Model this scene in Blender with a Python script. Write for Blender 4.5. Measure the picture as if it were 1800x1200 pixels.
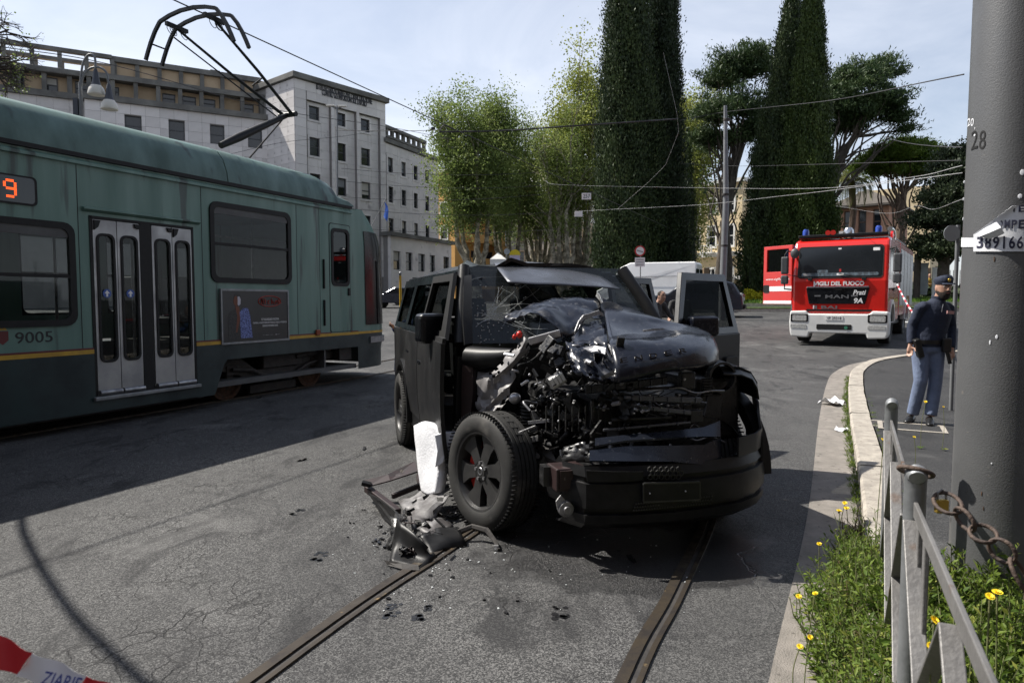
import bpy, math, random
import numpy as np
from mathutils import Vector, Matrix, noise
random.seed(7); RNG = np.random.default_rng(11)
for o in list(bpy.data.objects): bpy.data.objects.remove(o)
SC = bpy.context.scene
COL = SC.collection
# ------------------------------------------------------------------ camera, sky, sun, exposure
F_PX, CAM_H = 1200.0, 1.58
PITCH = math.atan(73/1200)
cam = bpy.data.cameras.new('camera'); camo = bpy.data.objects.new('camera', cam); COL.objects.link(camo)
camo.location = (0, 0, CAM_H); camo.rotation_euler = (math.pi/2-PITCH, 0, 0)
cam.sensor_width = 36; cam.lens = 24; cam.clip_start = .05; cam.clip_end = 2000
cam.dof.use_dof = True; cam.dof.focus_distance = 6.0; cam.dof.aperture_fstop = 7.1
SC.camera = camo
EL = math.radians(51); SUN_H = Vector((-.92, .39, 0)).normalized()
SUN = Vector((SUN_H.x*math.cos(EL), SUN_H.y*math.cos(EL), math.sin(EL)))
sl = bpy.data.lights.new('sun', 'SUN'); sl.energy = 4.8; sl.angle = math.radians(.5); sl.color = (1, .95, .87)
so = bpy.data.objects.new('sun', sl); COL.objects.link(so); so.rotation_euler = (-SUN).to_track_quat('-Z', 'Y').to_euler()
so.location = (-30, 20, 40)
W = bpy.data.worlds.new('World'); SC.world = W; W.use_nodes = True
nt = W.node_tree; nt.nodes.clear()
def wn(t, **k):
    n = nt.nodes.new(t)
    for a, b in k.items(): setattr(n, a, b)
    return n
wout = wn('ShaderNodeOutputWorld'); wbg = wn('ShaderNodeBackground'); wbg.inputs['Strength'].default_value = .078
sky = wn('ShaderNodeTexSky', sky_type='NISHITA', sun_disc=False, sun_elevation=EL, sun_rotation=math.atan2(SUN.x, SUN.y), air_density=1.0, dust_density=1.2, ozone_density=1.5)
wtc = wn('ShaderNodeTexCoord'); wmap = wn('ShaderNodeMapping'); wmap.inputs['Scale'].default_value = (1.2, 1.2, 3.4); wmap.inputs['Location'].default_value = (.35, .1, .2)
wnz = wn('ShaderNodeTexNoise'); wnz.inputs['Scale'].default_value = 1.7; wnz.inputs['Detail'].default_value = 9; wnz.inputs['Roughness'].default_value = .58; wnz.inputs['Distortion'].default_value = .5
wrp = wn('ShaderNodeValToRGB'); wrp.color_ramp.elements[0].position = .30; wrp.color_ramp.elements[0].color = (.30, .30, .30, 1); wrp.color_ramp.elements[1].position = .72; wrp.color_ramp.elements[1].color = (.93, .93, .93, 1)
wmx = wn('ShaderNodeMix', data_type='RGBA'); wmx.inputs['B'].default_value = (8.6, 8.95, 9.8, 1)
nt.links.new(wtc.outputs['Generated'], wmap.inputs[0]); nt.links.new(wmap.outputs[0], wnz.inputs['Vector']); nt.links.new(wnz.outputs['Fac'], wrp.inputs[0])
# the thin cloud veil is seen through more air near the horizon than overhead
wsx = wn('ShaderNodeSeparateXYZ'); wel = wn('ShaderNodeMapRange'); wel.inputs[1].default_value = .18; wel.inputs[2].default_value = .75; wel.inputs[3].default_value = 1; wel.inputs[4].default_value = .34; wmu = wn('ShaderNodeMath', operation='MULTIPLY')
nt.links.new(wtc.outputs['Generated'], wsx.inputs[0]); nt.links.new(wsx.outputs[2], wel.inputs[0]); nt.links.new(wel.outputs[0], wmu.inputs[0]); nt.links.new(wrp.outputs[0], wmu.inputs[1]); nt.links.new(wmu.outputs[0], wmx.inputs['Factor']); nt.links.new(sky.outputs[0], wmx.inputs['A']); nt.links.new(wmx.outputs['Result'], wbg.inputs[0]); nt.links.new(wbg.outputs[0], wout.inputs[0])
SC.view_settings.view_transform = 'Standard'; SC.view_settings.look = 'None'; SC.view_settings.gamma = 1; SC.view_settings.exposure = .74; SC.view_settings.use_curve_mapping = False
SC.render.engine = 'CYCLES'
# ------------------------------------------------------------------ measuring helpers (photo pixel -> place)
_c, _s = math.cos(PITCH), math.sin(PITCH)
def ray(px, py):
    u = (px-900)/F_PX; v = (600-py)/F_PX
    return (u, _c+v*_s, -_s+v*_c)
def at(px, py, Y):
    r = ray(px, py); t = Y/r[1]; return Vector((r[0]*t, Y, CAM_H+r[2]*t))
def gr(px, py, z=0):
    r = ray(px, py); t = (z-CAM_H)/r[2]; return Vector((r[0]*t, r[1]*t, z))
def smax(a):  # soft max(0, a)
    return .5*(a+math.sqrt(a*a+4.0))-.0
def gz(x, y):  # the road climbs gently away to the back right
    d = min(.5*x+.866*y, 46.0)-12.5
    return .038*max(0.0, smax(d)-smax(-12.5))
class Pl:
    "upright frame: x forward, y left, z up"
    def __init__(s, ox, oy, fx, fy, oz=0.0):
        n = math.hypot(fx, fy); s.o = Vector((ox, oy, oz)); s.f = (fx/n, fy/n); s.l = (-fy/n, fx/n); s.ang = math.atan2(fy, fx)
    def hit(s, px, py, y=None, x=None):
        r = ray(px, py); ax = s.l if y is not None else s.f; k = y if y is not None else x
        t = (k+s.o.x*ax[0]+s.o.y*ax[1])/(r[0]*ax[0]+r[1]*ax[1])
        dx, dy = r[0]*t-s.o.x, r[1]*t-s.o.y
        return Vector((dx*s.f[0]+dy*s.f[1], dx*s.l[0]+dy*s.l[1], CAM_H+r[2]*t-s.o.z))
    def w(s, x, y, z):
        return Vector((s.o.x+x*s.f[0]+y*s.l[0], s.o.y+x*s.f[1]+y*s.l[1], s.o.z+z))
# ------------------------------------------------------------------ object helpers
def tag(o, label=None, cat=None, group=None, kind=None):
    if label: o['label'] = label
    if cat: o['category'] = cat
    if group: o['group'] = group
    if kind: o['kind'] = kind
    return o
def thing(name, label, cat, loc=(0, 0, 0), rz=0.0, group=None):
    o = bpy.data.objects.new(name, None); COL.objects.link(o); o.empty_display_size = .2
    o.location = loc; o.rotation_euler = (0, 0, rz)
    return tag(o, label, cat, group)
def frame_thing(name, label, cat, P, group=None):
    return thing(name, label, cat, P.o, P.ang, group)
def link(name, me, parent=None):
    o = bpy.data.objects.new(name, me); COL.objects.link(o)
    if parent is not None: o.parent = parent
    return o
def inst(name, me, parent, M):
    o = link(name, me, parent); o.matrix_local = M; return o
def copy_tree(o, parent=None):
    c = o.copy(); COL.objects.link(c); c.parent = parent
    for ch in o.children: copy_tree(ch, c)
    return c
def T(x, y, z): return Matrix.Translation((x, y, z))
def RX(a): return Matrix.Rotation(a, 4, 'X')
def RY(a): return Matrix.Rotation(a, 4, 'Y')
def RZ(a): return Matrix.Rotation(a, 4, 'Z')
def S3(x, y, z): return Matrix.Diagonal((x, y, z, 1))
def rr(x0, z0, x1, z1, r, n=4):
    P = []
    for cx, cz, a0 in ((x1-r, z1-r, 0), (x0+r, z1-r, 90), (x0+r, z0+r, 180), (x1-r, z0+r, 270)):
        for i in range(n+1):
            a = math.radians(a0+90*i/n); P.append((cx+r*math.cos(a), cz+r*math.sin(a)))
    return P
BOXF = [(0, 3, 2, 1), (4, 5, 6, 7), (0, 1, 5, 4), (1, 2, 6, 5), (2, 3, 7, 6), (3, 0, 4, 7)]
class MB:
    def __init__(s): s.v = []; s.f = []; s.m = []; s.cur = 0
    def add(s, V, Fc, M=None):
        b = len(s.v)
        s.v += [tuple(M @ Vector(p)) for p in V] if M is not None else [tuple(p) for p in V]
        for f in Fc: s.f.append(tuple(i+b for i in f)); s.m.append(s.cur)
        return s
    def box(s, a, b, M=None):
        x0, y0, z0 = a; x1, y1, z1 = b
        return s.add([(x0, y0, z0), (x1, y0, z0), (x1, y1, z0), (x0, y1, z0), (x0, y0, z1), (x1, y0, z1), (x1, y1, z1), (x0, y1, z1)], BOXF, M)
    def cbox(s, c, d, M=None):
        return s.box((c[0]-d[0]/2, c[1]-d[1]/2, c[2]-d[2]/2), (c[0]+d[0]/2, c[1]+d[1]/2, c[2]+d[2]/2), M)
    def bar(s, p, q, w, h, up=(0, 0, 1)):
        p, q = Vector(p), Vector(q); d = q-p; L = d.length
        if L < 1e-6: return s
        d /= L; u = Vector(up)
        if abs(d.dot(u)) > .98: u = Vector((1, 0, 0)) if abs(d.x) < .9 else Vector((0, 1, 0))
        r = d.cross(u).normalized(); u = r.cross(d)
        V = []
        for e in (p, q):
            for a, b in ((-1, -1), (1, -1), (1, 1), (-1, 1)): V.append(e+r*(a*w/2)+u*(b*h/2))
        return s.add(V, BOXF)
    def tube(s, P, r, n=8, cap=True, closed=False):
        P = [Vector(p) for p in P]; N = len(P); R = r if isinstance(r, (list, tuple)) else [r]*N
        V = []; up = None
        for i, p in enumerate(P):
            if closed: d = P[(i+1) % N]-P[i-1]
            else: d = P[min(i+1, N-1)]-P[max(i-1, 0)]
            d = d.normalized() if d.length > 1e-9 else Vector((0, 0, 1))
            if up is None: up = Vector((0, 0, 1)) if abs(d.z) < .9 else Vector((1, 0, 0))
            a = d.cross(up); a = a.normalized() if a.length > 1e-6 else d.orthogonal().normalized()
            b = a.cross(d); up = b
            # b is perpendicular to d; carry it on
            for k in range(n):
                t = 2*math.pi*k/n; V.append(p+a*(R[i]*math.cos(t))+b*(R[i]*math.sin(t)))
        Fc = []
        for i in range(N if closed else N-1):
            j = (i+1) % N
            for k in range(n): Fc.append((i*n+k, i*n+(k+1) % n, j*n+(k+1) % n, j*n+k))
        if cap and not closed:
            Fc.append(tuple(reversed(range(n)))); Fc.append(tuple((N-1)*n+k for k in range(n)))
        return s.add(V, Fc)
    def lathe(s, prof, n=24, M=None, closed=False, a0=0.0, a1=2*math.pi):
        full = abs(a1-a0-2*math.pi) < 1e-6; m = n if full else n+1
        V = []; L = len(prof)
        for k in range(m):
            t = a0+(a1-a0)*k/n
            for r, z in prof: V.append((r*math.cos(t), r*math.sin(t), z))
        Fc = []
        for k in range(n):
            k2 = (k+1) % m
            for i in range(L if closed else L-1):
                j = (i+1) % L; Fc.append((k*L+i, k2*L+i, k2*L+j, k*L+j))
        return s.add(V, Fc, M)
    def sphere(s, c, r, n=12, m=8, M=None):
        rx, ry, rz = r if isinstance(r, (tuple, list)) else (r, r, r)
        V = [(c[0], c[1], c[2]-rz)]
        for i in range(1, m):
            a = -math.pi/2+math.pi*i/m
            for k in range(n):
                t = 2*math.pi*k/n; V.append((c[0]+rx*math.cos(a)*math.cos(t), c[1]+ry*math.cos(a)*math.sin(t), c[2]+rz*math.sin(a)))
        V.append((c[0], c[1], c[2]+rz)); Fc = []
        for k in range(n): Fc.append((0, 1+(k+1) % n, 1+k))
        for i in range(m-2):
            for k in range(n): Fc.append((1+i*n+k, 1+i*n+(k+1) % n, 1+(i+1)*n+(k+1) % n, 1+(i+1)*n+k))
        for k in range(n): Fc.append((1+(m-2)*n+k, 1+(m-2)*n+(k+1) % n, len(V)-1))
        return s.add(V, Fc, M)
    def prism(s, poly, fn, d0, d1, M=None):
        n = len(poly)
        V = [fn(a, b, d0) for a, b in poly]+[fn(a, b, d1) for a, b in poly]
        Fc = [tuple(reversed(range(n))), tuple(range(n, 2*n))]+[(i, (i+1) % n, n+(i+1) % n, n+i) for i in range(n)]
        return s.add(V, Fc, M)
    def ring(s, A, B, fn, d0, d1, M=None):
        n = len(A)
        V = [fn(a, b, d) for d in (d0, d1) for Q in (A, B) for a, b in Q]; Fc = []
        for i in range(n):
            j = (i+1) % n
            Fc += [(i, n+i, n+j, j), (2*n+i, 2*n+j, 3*n+j, 3*n+i), (i, j, 2*n+j, 2*n+i), (n+i, 3*n+i, 3*n+j, n+j)]
        return s.add(V, Fc, M)
    def holed(s, x0, x1, z0, z1, holes, fn, d0, d1, M=None):
        xs = sorted({x0, x1} | {h[0] for h in holes} | {h[2] for h in holes}); zs = sorted({z0, z1} | {h[1] for h in holes} | {h[3] for h in holes})
        xs = [x for x in xs if x0-1e-9 <= x <= x1+1e-9]; zs = [z for z in zs if z0-1e-9 <= z <= z1+1e-9]
        solid = lambda i, j: 0 <= i < len(xs)-1 and 0 <= j < len(zs)-1 and not any(h[0]-1e-6 <= xs[i] and xs[i+1] <= h[2]+1e-6 and h[1]-1e-6 <= zs[j] and zs[j+1] <= h[3]+1e-6 for h in holes)
        for i in range(len(xs)-1):
            for j in range(len(zs)-1):
                if not solid(i, j): continue
                a, b, c, d = (xs[i], zs[j]), (xs[i+1], zs[j]), (xs[i+1], zs[j+1]), (xs[i], zs[j+1])
                V = [fn(*q, d0) for q in (a, b, c, d)]+[fn(*q, d1) for q in (a, b, c, d)]
                Fc = [(3, 2, 1, 0), (4, 5, 6, 7)]
                if not solid(i, j-1): Fc.append((0, 1, 5, 4))
                if not solid(i+1, j): Fc.append((1, 2, 6, 5))
                if not solid(i, j+1): Fc.append((2, 3, 7, 6))
                if not solid(i-1, j): Fc.append((3, 0, 4, 7))
                s.add(V, Fc, M)
        return s
    def sheet(s, G, th=0.0, M=None):
        "grid of points (rows of equal length); th gives thickness along the normals"
        R, C = len(G), len(G[0]); P = [[Vector(p) for p in row] for row in G]
        V = [p for row in P for p in row]
        Fc = [(i*C+j, i*C+j+1, (i+1)*C+j+1, (i+1)*C+j) for i in range(R-1) for j in range(C-1)]
        if th:
            b = R*C
            for i in range(R):
                for j in range(C):
                    du = P[min(i+1, R-1)][j]-P[max(i-1, 0)][j]; dv = P[i][min(j+1, C-1)]-P[i][max(j-1, 0)]
                    n = dv.cross(du); n = n.normalized() if n.length > 1e-9 else Vector((0, 0, 1)); V.append(P[i][j]-n*th)
            Fc += [tuple(b+k for k in reversed(f)) for f in Fc[:]]
            edge = [(0, j) for j in range(C)]+[(i, C-1) for i in range(1, R)]+[(R-1, j) for j in range(C-2, -1, -1)]+[(i, 0) for i in range(R-2, 0, -1)]
            idx = [i*C+j for i, j in edge]
            for k in range(len(idx)):
                a, c = idx[k], idx[(k+1) % len(idx)]; Fc.append((c, a, b+a, b+c))
        return s.add(V, Fc, M)
    def mesh(s, name, mats, smooth=None):
        me = bpy.data.meshes.new(name); me.from_pydata(s.v, [], s.f)
        mats = mats if isinstance(mats, (list, tuple)) else [mats]
        for m in mats: me.materials.append(M_[m] if isinstance(m, str) else m)
        if len(mats) > 1: me.polygons.foreach_set('material_index', s.m)
        if smooth is not None:
            me.polygons.foreach_set('use_smooth', [True]*len(s.f)); me.set_sharp_from_angle(angle=math.radians(smooth))
        me.update(); return me
    def build(s, name, mats, parent=None, smooth=None, bevel=0, seg=2, sub=0):
        o = link(name, s.mesh(name, mats, smooth), parent)
        if sub:
            m = o.modifiers.new('s', 'SUBSURF'); m.levels = m.render_levels = sub
        if bevel:
            m = o.modifiers.new('b', 'BEVEL'); m.width = bevel; m.segments = seg; m.limit_method = 'ANGLE'; m.angle_limit = math.radians(35); m.harden_normals = False
        return o
def fxz(d_sign=1):  # side plane: (a,b,d) -> x=a, y=d, z=b
    return lambda a, b, d: (a, d, b)
def fyz(a, b, d): return (d, a, b)
FX = fxz()
def FZ(a, b, d): return (a, b, d)
TEXTS = []
def text(string, w, h, mat, parent, M, ext=.002, name='lettering', shear=0, bold=0.0, keep=False, label=None):
    "lettering fitted to a w x h box centred on M's origin, lying in M's XY plane"
    cu = bpy.data.curves.new(name, 'FONT'); cu.body = string; cu.extrude = .02; cu.shear = shear; cu.offset = bold; cu.resolution_u = 3
    o = link(name, cu); TEXTS.append((o, w, h, mat, parent, M, ext, name, keep, label))
def flush_texts():
    bpy.context.view_layer.update(); dg = bpy.context.evaluated_depsgraph_get()
    for o, w, h, mat, parent, M, ext, name, keep, label in TEXTS:
        me = bpy.data.meshes.new_from_object(o.evaluated_get(dg))
        n = len(me.vertices); co = np.empty(n*3); me.vertices.foreach_get('co', co); co = co.reshape(-1, 3)
        lo, hi = co.min(0), co.max(0); sp = np.maximum(hi-lo, 1e-6)
        co -= (lo+hi)/2; k = np.array([w/sp[0], h/sp[1], ext/sp[2]])
        if keep: k[0] = k[1]
        me.vertices.foreach_set('co', (co*k).ravel())
        me.materials.clear(); me.materials.append(M_[mat] if isinstance(mat, str) else mat); me.update()
        bpy.data.objects.remove(o)
        t = link(name, me, parent); t.matrix_local = M
        if label: t['label'] = label
# ------------------------------------------------------------------ materials
M_ = {}
def nodes(m):
    m.use_nodes = True; t = m.node_tree; return t, t.nodes['Principled BSDF'], t.nodes['Material Output']
def rgb(c): return (c[0], c[1], c[2], 1)
def pbr(name, c, c2=None, rough=.6, metal=0.0, scale=6.0, bump=0.0, bscale=40.0, spec=.5, detail=6, lo=.35, hi=.65, rvar=0.0, coat=0.0, stretch=None, trans=0.0, spot=None):
    m = bpy.data.materials.new(name); t, b, out = nodes(m); M_[name] = m; L = t.links.new
    b.inputs['Roughness'].default_value = rough; b.inputs['Metallic'].default_value = metal; b.inputs['Specular IOR Level'].default_value = spec
    b.inputs['Base Color'].default_value = rgb(c); b.inputs['Coat Weight'].default_value = coat; b.inputs['Coat Roughness'].default_value = .05
    if trans: b.inputs['Transmission Weight'].default_value = trans
    vec = None
    if c2 or bump or rvar:
        tc = t.nodes.new('ShaderNodeTexCoord'); vec = tc.outputs['Object']
        if stretch:
            mp = t.nodes.new('ShaderNodeMapping'); mp.inputs['Scale'].default_value = stretch; L(vec, mp.inputs[0]); vec = mp.outputs[0]
    if c2 or rvar:
        n = t.nodes.new('ShaderNodeTexNoise'); n.inputs['Scale'].default_value = scale; n.inputs['Detail'].default_value = detail; n.inputs['Roughness'].default_value = .6; L(vec, n.inputs['Vector'])
        r = t.nodes.new('ShaderNodeMapRange'); r.inputs[1].default_value = lo; r.inputs[2].default_value = hi; L(n.outputs['Fac'], r.inputs[0])
        if c2:
            x = t.nodes.new('ShaderNodeMix'); x.data_type = 'RGBA'; x.inputs['A'].default_value = rgb(c); x.inputs['B'].default_value = rgb(c2); L(r.outputs[0], x.inputs['Factor'])
            col = x.outputs['Result']
            if spot:
                v = t.nodes.new('ShaderNodeTexNoise'); v.inputs['Scale'].default_value = spot[1]; v.inputs['Detail'].default_value = 3; L(vec, v.inputs['Vector'])
                q = t.nodes.new('ShaderNodeMapRange'); q.inputs[1].default_value = spot[2]; q.inputs[2].default_value = spot[2]+.08; L(v.outputs['Fac'], q.inputs[0])
                y = t.nodes.new('ShaderNodeMix'); y.data_type = 'RGBA'; y.inputs['B'].default_value = rgb(spot[0]); L(col, y.inputs['A']); L(q.outputs[0], y.inputs['Factor']); col = y.outputs['Result']
            L(col, b.inputs['Base Color'])
        if rvar:
            q = t.nodes.new('ShaderNodeMapRange'); q.inputs[3].default_value = max(0.02, rough-rvar); q.inputs[4].default_value = min(1, rough+rvar); L(r.outputs[0], q.inputs[0]); L(q.outputs[0], b.inputs['Roughness'])
    if bump:
        n = t.nodes.new('ShaderNodeTexNoise'); n.inputs['Scale'].default_value = bscale; n.inputs['Detail'].default_value = 4; L(vec, n.inputs['Vector'])
        bp = t.nodes.new('ShaderNodeBump'); bp.inputs['Strength'].default_value = min(1, bump); bp.inputs['Distance'].default_value = .02; L(n.outputs['Fac'], bp.inputs['Height']); L(bp.outputs[0], b.inputs['Normal'])
    return m
def glass(name, tint=(.05, .06, .065), alpha=.35, rough=.02, df=.10, ior=1.45):
    "thin sheet of tinted glass: mirror-like reflection over a see-through body"
    m = bpy.data.materials.new(name); m.use_nodes = True; t = m.node_tree; t.nodes.clear(); L = t.links.new; M_[name] = m
    out = t.nodes.new('ShaderNodeOutputMaterial'); tr = t.nodes.new('ShaderNodeBsdfTransparent'); tr.inputs[0].default_value = rgb([alpha]*3)
    tr.inputs[0].default_value = (alpha*.95, alpha, alpha*.98, 1)
    gl = t.nodes.new('ShaderNodeBsdfGlossy'); gl.inputs['Roughness'].default_value = rough; gl.inputs[0].default_value = (.9, .93, .95, 1)
    di = t.nodes.new('ShaderNodeBsdfDiffuse'); di.inputs[0].default_value = rgb(tint)
    m1 = t.nodes.new('ShaderNodeMixShader'); m1.inputs[0].default_value = df; L(tr.outputs[0], m1.inputs[1]); L(di.outputs[0], m1.inputs[2])
    fr = t.nodes.new('ShaderNodeFresnel'); fr.inputs[0].default_value = ior
    m2 = t.nodes.new('ShaderNodeMixShader'); L(fr.outputs[0], m2.inputs[0]); L(m1.outputs[0], m2.inputs[1]); L(gl.outputs[0], m2.inputs[2])
    ge = t.nodes.new('ShaderNodeNewGeometry'); cl = t.nodes.new('ShaderNodeBsdfTransparent'); m3 = t.nodes.new('ShaderNodeMixShader'); L(ge.outputs['Backfacing'], m3.inputs[0]); L(m2.outputs[0], m3.inputs[1]); L(cl.outputs[0], m3.inputs[2]); L(m3.outputs[0], out.inputs[0])
    return m
def emis(name, c, s=1.0):
    m = bpy.data.materials.new(name); t, b, out = nodes(m); M_[name] = m
    b.inputs['Base Color'].default_value = rgb([q*.3 for q in c]); b.inputs['Emission Color'].default_value = rgb(c); b.inputs['Emission Strength'].default_value = s
def leafmat(name, c1, c2, c3=None, tr=.35, rough=.55):
    m = bpy.data.materials.new(name); m.use_nodes = True; t = m.node_tree; t.nodes.clear(); L = t.links.new; M_[name] = m
    out = t.nodes.new('ShaderNodeOutputMaterial'); at_ = t.nodes.new('ShaderNodeAttribute'); at_.attribute_name = 'rnd'
    rp = t.nodes.new('ShaderNodeValToRGB'); e = rp.color_ramp.elements; e[0].color = rgb(c1); e[1].color = rgb(c2)
    if c3: k = rp.color_ramp.elements.new(.9); k.color = rgb(c2); e[-1].color = rgb(c3)
    L(at_.outputs['Fac'], rp.inputs[0])
    b = t.nodes.new('ShaderNodeBsdfPrincipled'); b.inputs['Roughness'].default_value = rough; b.inputs['Specular IOR Level'].default_value = .25; L(rp.outputs[0], b.inputs['Base Color'])
    tl = t.nodes.new('ShaderNodeBsdfTranslucent'); L(rp.outputs[0], tl.inputs[0])
    mx = t.nodes.new('ShaderNodeMixShader'); mx.inputs[0].default_value = tr; L(b.outputs[0], mx.inputs[1]); L(tl.outputs[0], mx.inputs[2]); L(mx.outputs[0], out.inputs[0])
# plain materials -------------------------------------------------------------------------
pbr('teal', (.140, .250, .212), (.105, .196, .165), rough=.42, scale=2.2, bump=.03, bscale=3, rvar=.1, spot=((.055, .082, .074), 3.2, .60), stretch=(1.6, 1, .16))
pbr('teal_roof', (.105, .185, .165), (.06, .11, .097), rough=.55, scale=2.6, rvar=.12, spot=((.03, .045, .045), 3.0, .62), stretch=(1, 1, .35))
pbr('dark_green', (.016, .036, .038), (.009, .019, .021), rough=.5, scale=2.0, rvar=.12)
pbr('yellow_stripe', (.55, .33, .03), (.42, .25, .03), rough=.5, scale=9)
pbr('maroon', (.12, .02, .02), rough=.5)
pbr('rubber', (.007, .007, .0075), (.012, .012, .012), rough=.6, scale=20, spec=.35)
pbr('black_plastic', (.007, .007, .0075), (.014, .014, .0145), rough=.42, scale=14, bump=.05, bscale=200, spec=.22, spot=((.022, .021, .020), 11, .68))
pbr('alu', (.38, .38, .38), (.29, .29, .295), rough=.42, metal=.55, scale=3, rvar=.1)
pbr('steel', (.33, .33, .34), (.2, .2, .21), rough=.42, metal=.8, scale=12, rvar=.12)
pbr('galv', (.30, .31, .32), (.20, .21, .215), rough=.5, metal=.55, scale=9, bump=.06, bscale=60, spot=((.17, .10, .06), 7.0, .68))
pbr('rust', (.11, .055, .03), (.05, .03, .02), rough=.85, scale=15, bump=.3)
pbr('dirty_iron', (.045, .04, .036), (.022, .02, .019), rough=.75, scale=8, bump=.2, bscale=30)
pbr('white_paint', (.78, .78, .76), (.7, .7, .68), rough=.35, scale=4)
pbr('white_print', (.8, .8, .8), rough=.5)
pbr('black_print', (.015, .015, .018), rough=.5)
pbr('red_print', (.5, .03, .02), rough=.5)
pbr('dark_interior', (.03, .032, .034), (.05, .05, .05), rough=.7, scale=4)
pbr('grey_interior', (.10, .105, .105), (.07, .07, .07), rough=.6, scale=4)
pbr('orange_seat', (.5, .09, .03), rough=.6)
emis('led', (1.0, .10, .015), 1.3)
glass('tram_glass', (.02, .022, .022), .66, df=.03, ior=1.36)
glass('dark_glass', (.012, .014, .016), .16)
glass('clear_glass', (.1, .11, .11), .72)
pbr('window_dark', (.010, .013, .016), (.02, .024, .028), rough=.08, scale=.6, spec=.55)
def asphalt(name, base, light, near=True):
    m = bpy.data.materials.new(name); t, b, out = nodes(m); M_[name] = m; L = t.links.new; N = t.nodes.new
    tc = N('ShaderNodeTexCoord'); V = tc.outputs['Object']
    def noise_(sc, det=4, rough=.6, vec=V, dist=0):
        n = N('ShaderNodeTexNoise'); n.inputs['Scale'].default_value = sc; n.inputs['Detail'].default_value = det; n.inputs['Roughness'].default_value = rough; n.inputs['Distortion'].default_value = dist; L(vec, n.inputs['Vector']); return n.outputs['Fac']
    def rng(v, a, b_, c=0.0, d=1.0):
        r = N('ShaderNodeMapRange'); r.inputs[1].default_value = a; r.inputs[2].default_value = b_; r.inputs[3].default_value = c; r.inputs[4].default_value = d; L(v, r.inputs[0]); return r.outputs[0]
    def math_(op, a, c):
        k = N('ShaderNodeMath'); k.operation = op
        for i, q in enumerate((a, c)):
            if isinstance(q, (int, float)): k.inputs[i].default_value = q
            else: L(q, k.inputs[i])
        return k.outputs[0]
    def mix(a, c, f):
        x = N('ShaderNodeMix'); x.data_type = 'RGBA'
        for s_, q in (('A', a), ('B', c)):
            if isinstance(q, tuple): x.inputs[s_].default_value = rgb(q)
            else: L(q, x.inputs[s_])
        if isinstance(f, (int, float)): x.inputs['Factor'].default_value = f
        else: L(f, x.inputs['Factor'])
        return x.outputs['Result']
    vo = N('ShaderNodeTexVoronoi'); vo.inputs['Scale'].default_value = 165; L(V, vo.inputs['Vector'])
    sep = N('ShaderNodeSeparateColor'); L(vo.outputs['Color'], sep.inputs[0])
    grit = rng(sep.outputs[0], .25, .95); fine = rng(noise_(260, 2), .38, .66)
    agg = math_('MULTIPLY', math_('ADD', math_('MULTIPLY', grit, .62), math_('MULTIPLY', fine, .5)), 1.0)
    col = mix(tuple(q*.38 for q in base), light, rng(agg, .28, 1.02))
    big = rng(noise_(.55, 5, .62), .36, .66); col = mix(col, mix(col, (.022, .022, .023), .62), rng(big, .0, 1, .95, 0))
    mpv = N('ShaderNodeMapping'); mpv.inputs['Rotation'].default_value = (0, 0, -.4); mpv.inputs['Scale'].default_value = (1.5, .7, 1); L(V, mpv.inputs[0])
    blot = rng(noise_(1.5, 5, .68, vec=mpv.outputs[0], dist=.8), .52, .64); col = mix(col, mix(col, (.011, .011, .012), .68), blot)
    pale = rng(noise_(.75, 4, .6, dist=.4), .58, .72); col = mix(col, mix(col, (.30, .295, .285), .22), pale)
    h = grit
    if near:
        # old road: crazed cracks, strongest to the left of the track
        wv = N('ShaderNodeTexNoise'); wv.inputs['Scale'].default_value = 2.2; wv.inputs['Detail'].default_value = 5; L(V, wv.inputs['Vector'])
        ad = N('ShaderNodeVectorMath'); ad.operation = 'ADD'; sc = N('ShaderNodeVectorMath'); sc.operation = 'SCALE'; sc.inputs['Scale'].default_value = .55; L(wv.outputs['Color'], sc.inputs[0]); L(V, ad.inputs[0]); L(sc.outputs[0], ad.inputs[1])
        cr = []
        for scl, wd in ((1.15, .010), (5.2, .04)):
            ve = N('ShaderNodeTexVoronoi'); ve.feature = 'DISTANCE_TO_EDGE'; ve.inputs['Scale'].default_value = scl; L(ad.outputs[0], ve.inputs['Vector']); cr.append(rng(ve.outputs['Distance'], 0, wd, 1, 0))
        sx = N('ShaderNodeSeparateXYZ'); L(V, sx.inputs[0])
        reg = rng(math_('ADD', math_('MULTIPLY', sx.outputs[0], 1.0), math_('MULTIPLY', sx.outputs[1], -.42)), -1.9, -3.0)
        reg = math_('MULTIPLY', reg, rng(noise_(.8, 3), .40, .52)); cm = math_('MAXIMUM', math_('MULTIPLY', cr[0], .75), math_('MULTIPLY', cr[1], reg))
        cm = math_('MULTIPLY', cm, rng(noise_(1.1, 4), .46, .58))
        col = mix(col, (.012, .012, .012), math_('MULTIPLY', cm, .92)); h = math_('SUBTRACT', grit, math_('MULTIPLY', cm, 2.5))
        # newer, darker, finer surface between the track and the kerb
        off = math_('SUBTRACT', math_('MULTIPLY', sx.outputs[0], .9), math_('ADD', math_('MULTIPLY', sx.outputs[1], .40), -.62))
        nw = math_('MULTIPLY', rng(math_('ADD', off, math_('MULTIPLY', noise_(2, 3), .5)), .22, .34), rng(sx.outputs[1], 13, 9))
        nw = math_('MULTIPLY', nw, .62); col = mix(col, mix(tuple(q*.30 for q in base), tuple(q*.5 for q in light), agg), nw)
        # fluids leaked from the wreck
        dx = math_('DIVIDE', math_('SUBTRACT', sx.outputs[0], .75), 1.0); dy = math_('DIVIDE', math_('SUBTRACT', sx.outputs[1], 4.15), .62)
        dd = math_('SQRT', math_('ADD', math_('MULTIPLY', dx, dx), math_('MULTIPLY', dy, dy)), 0)
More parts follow.
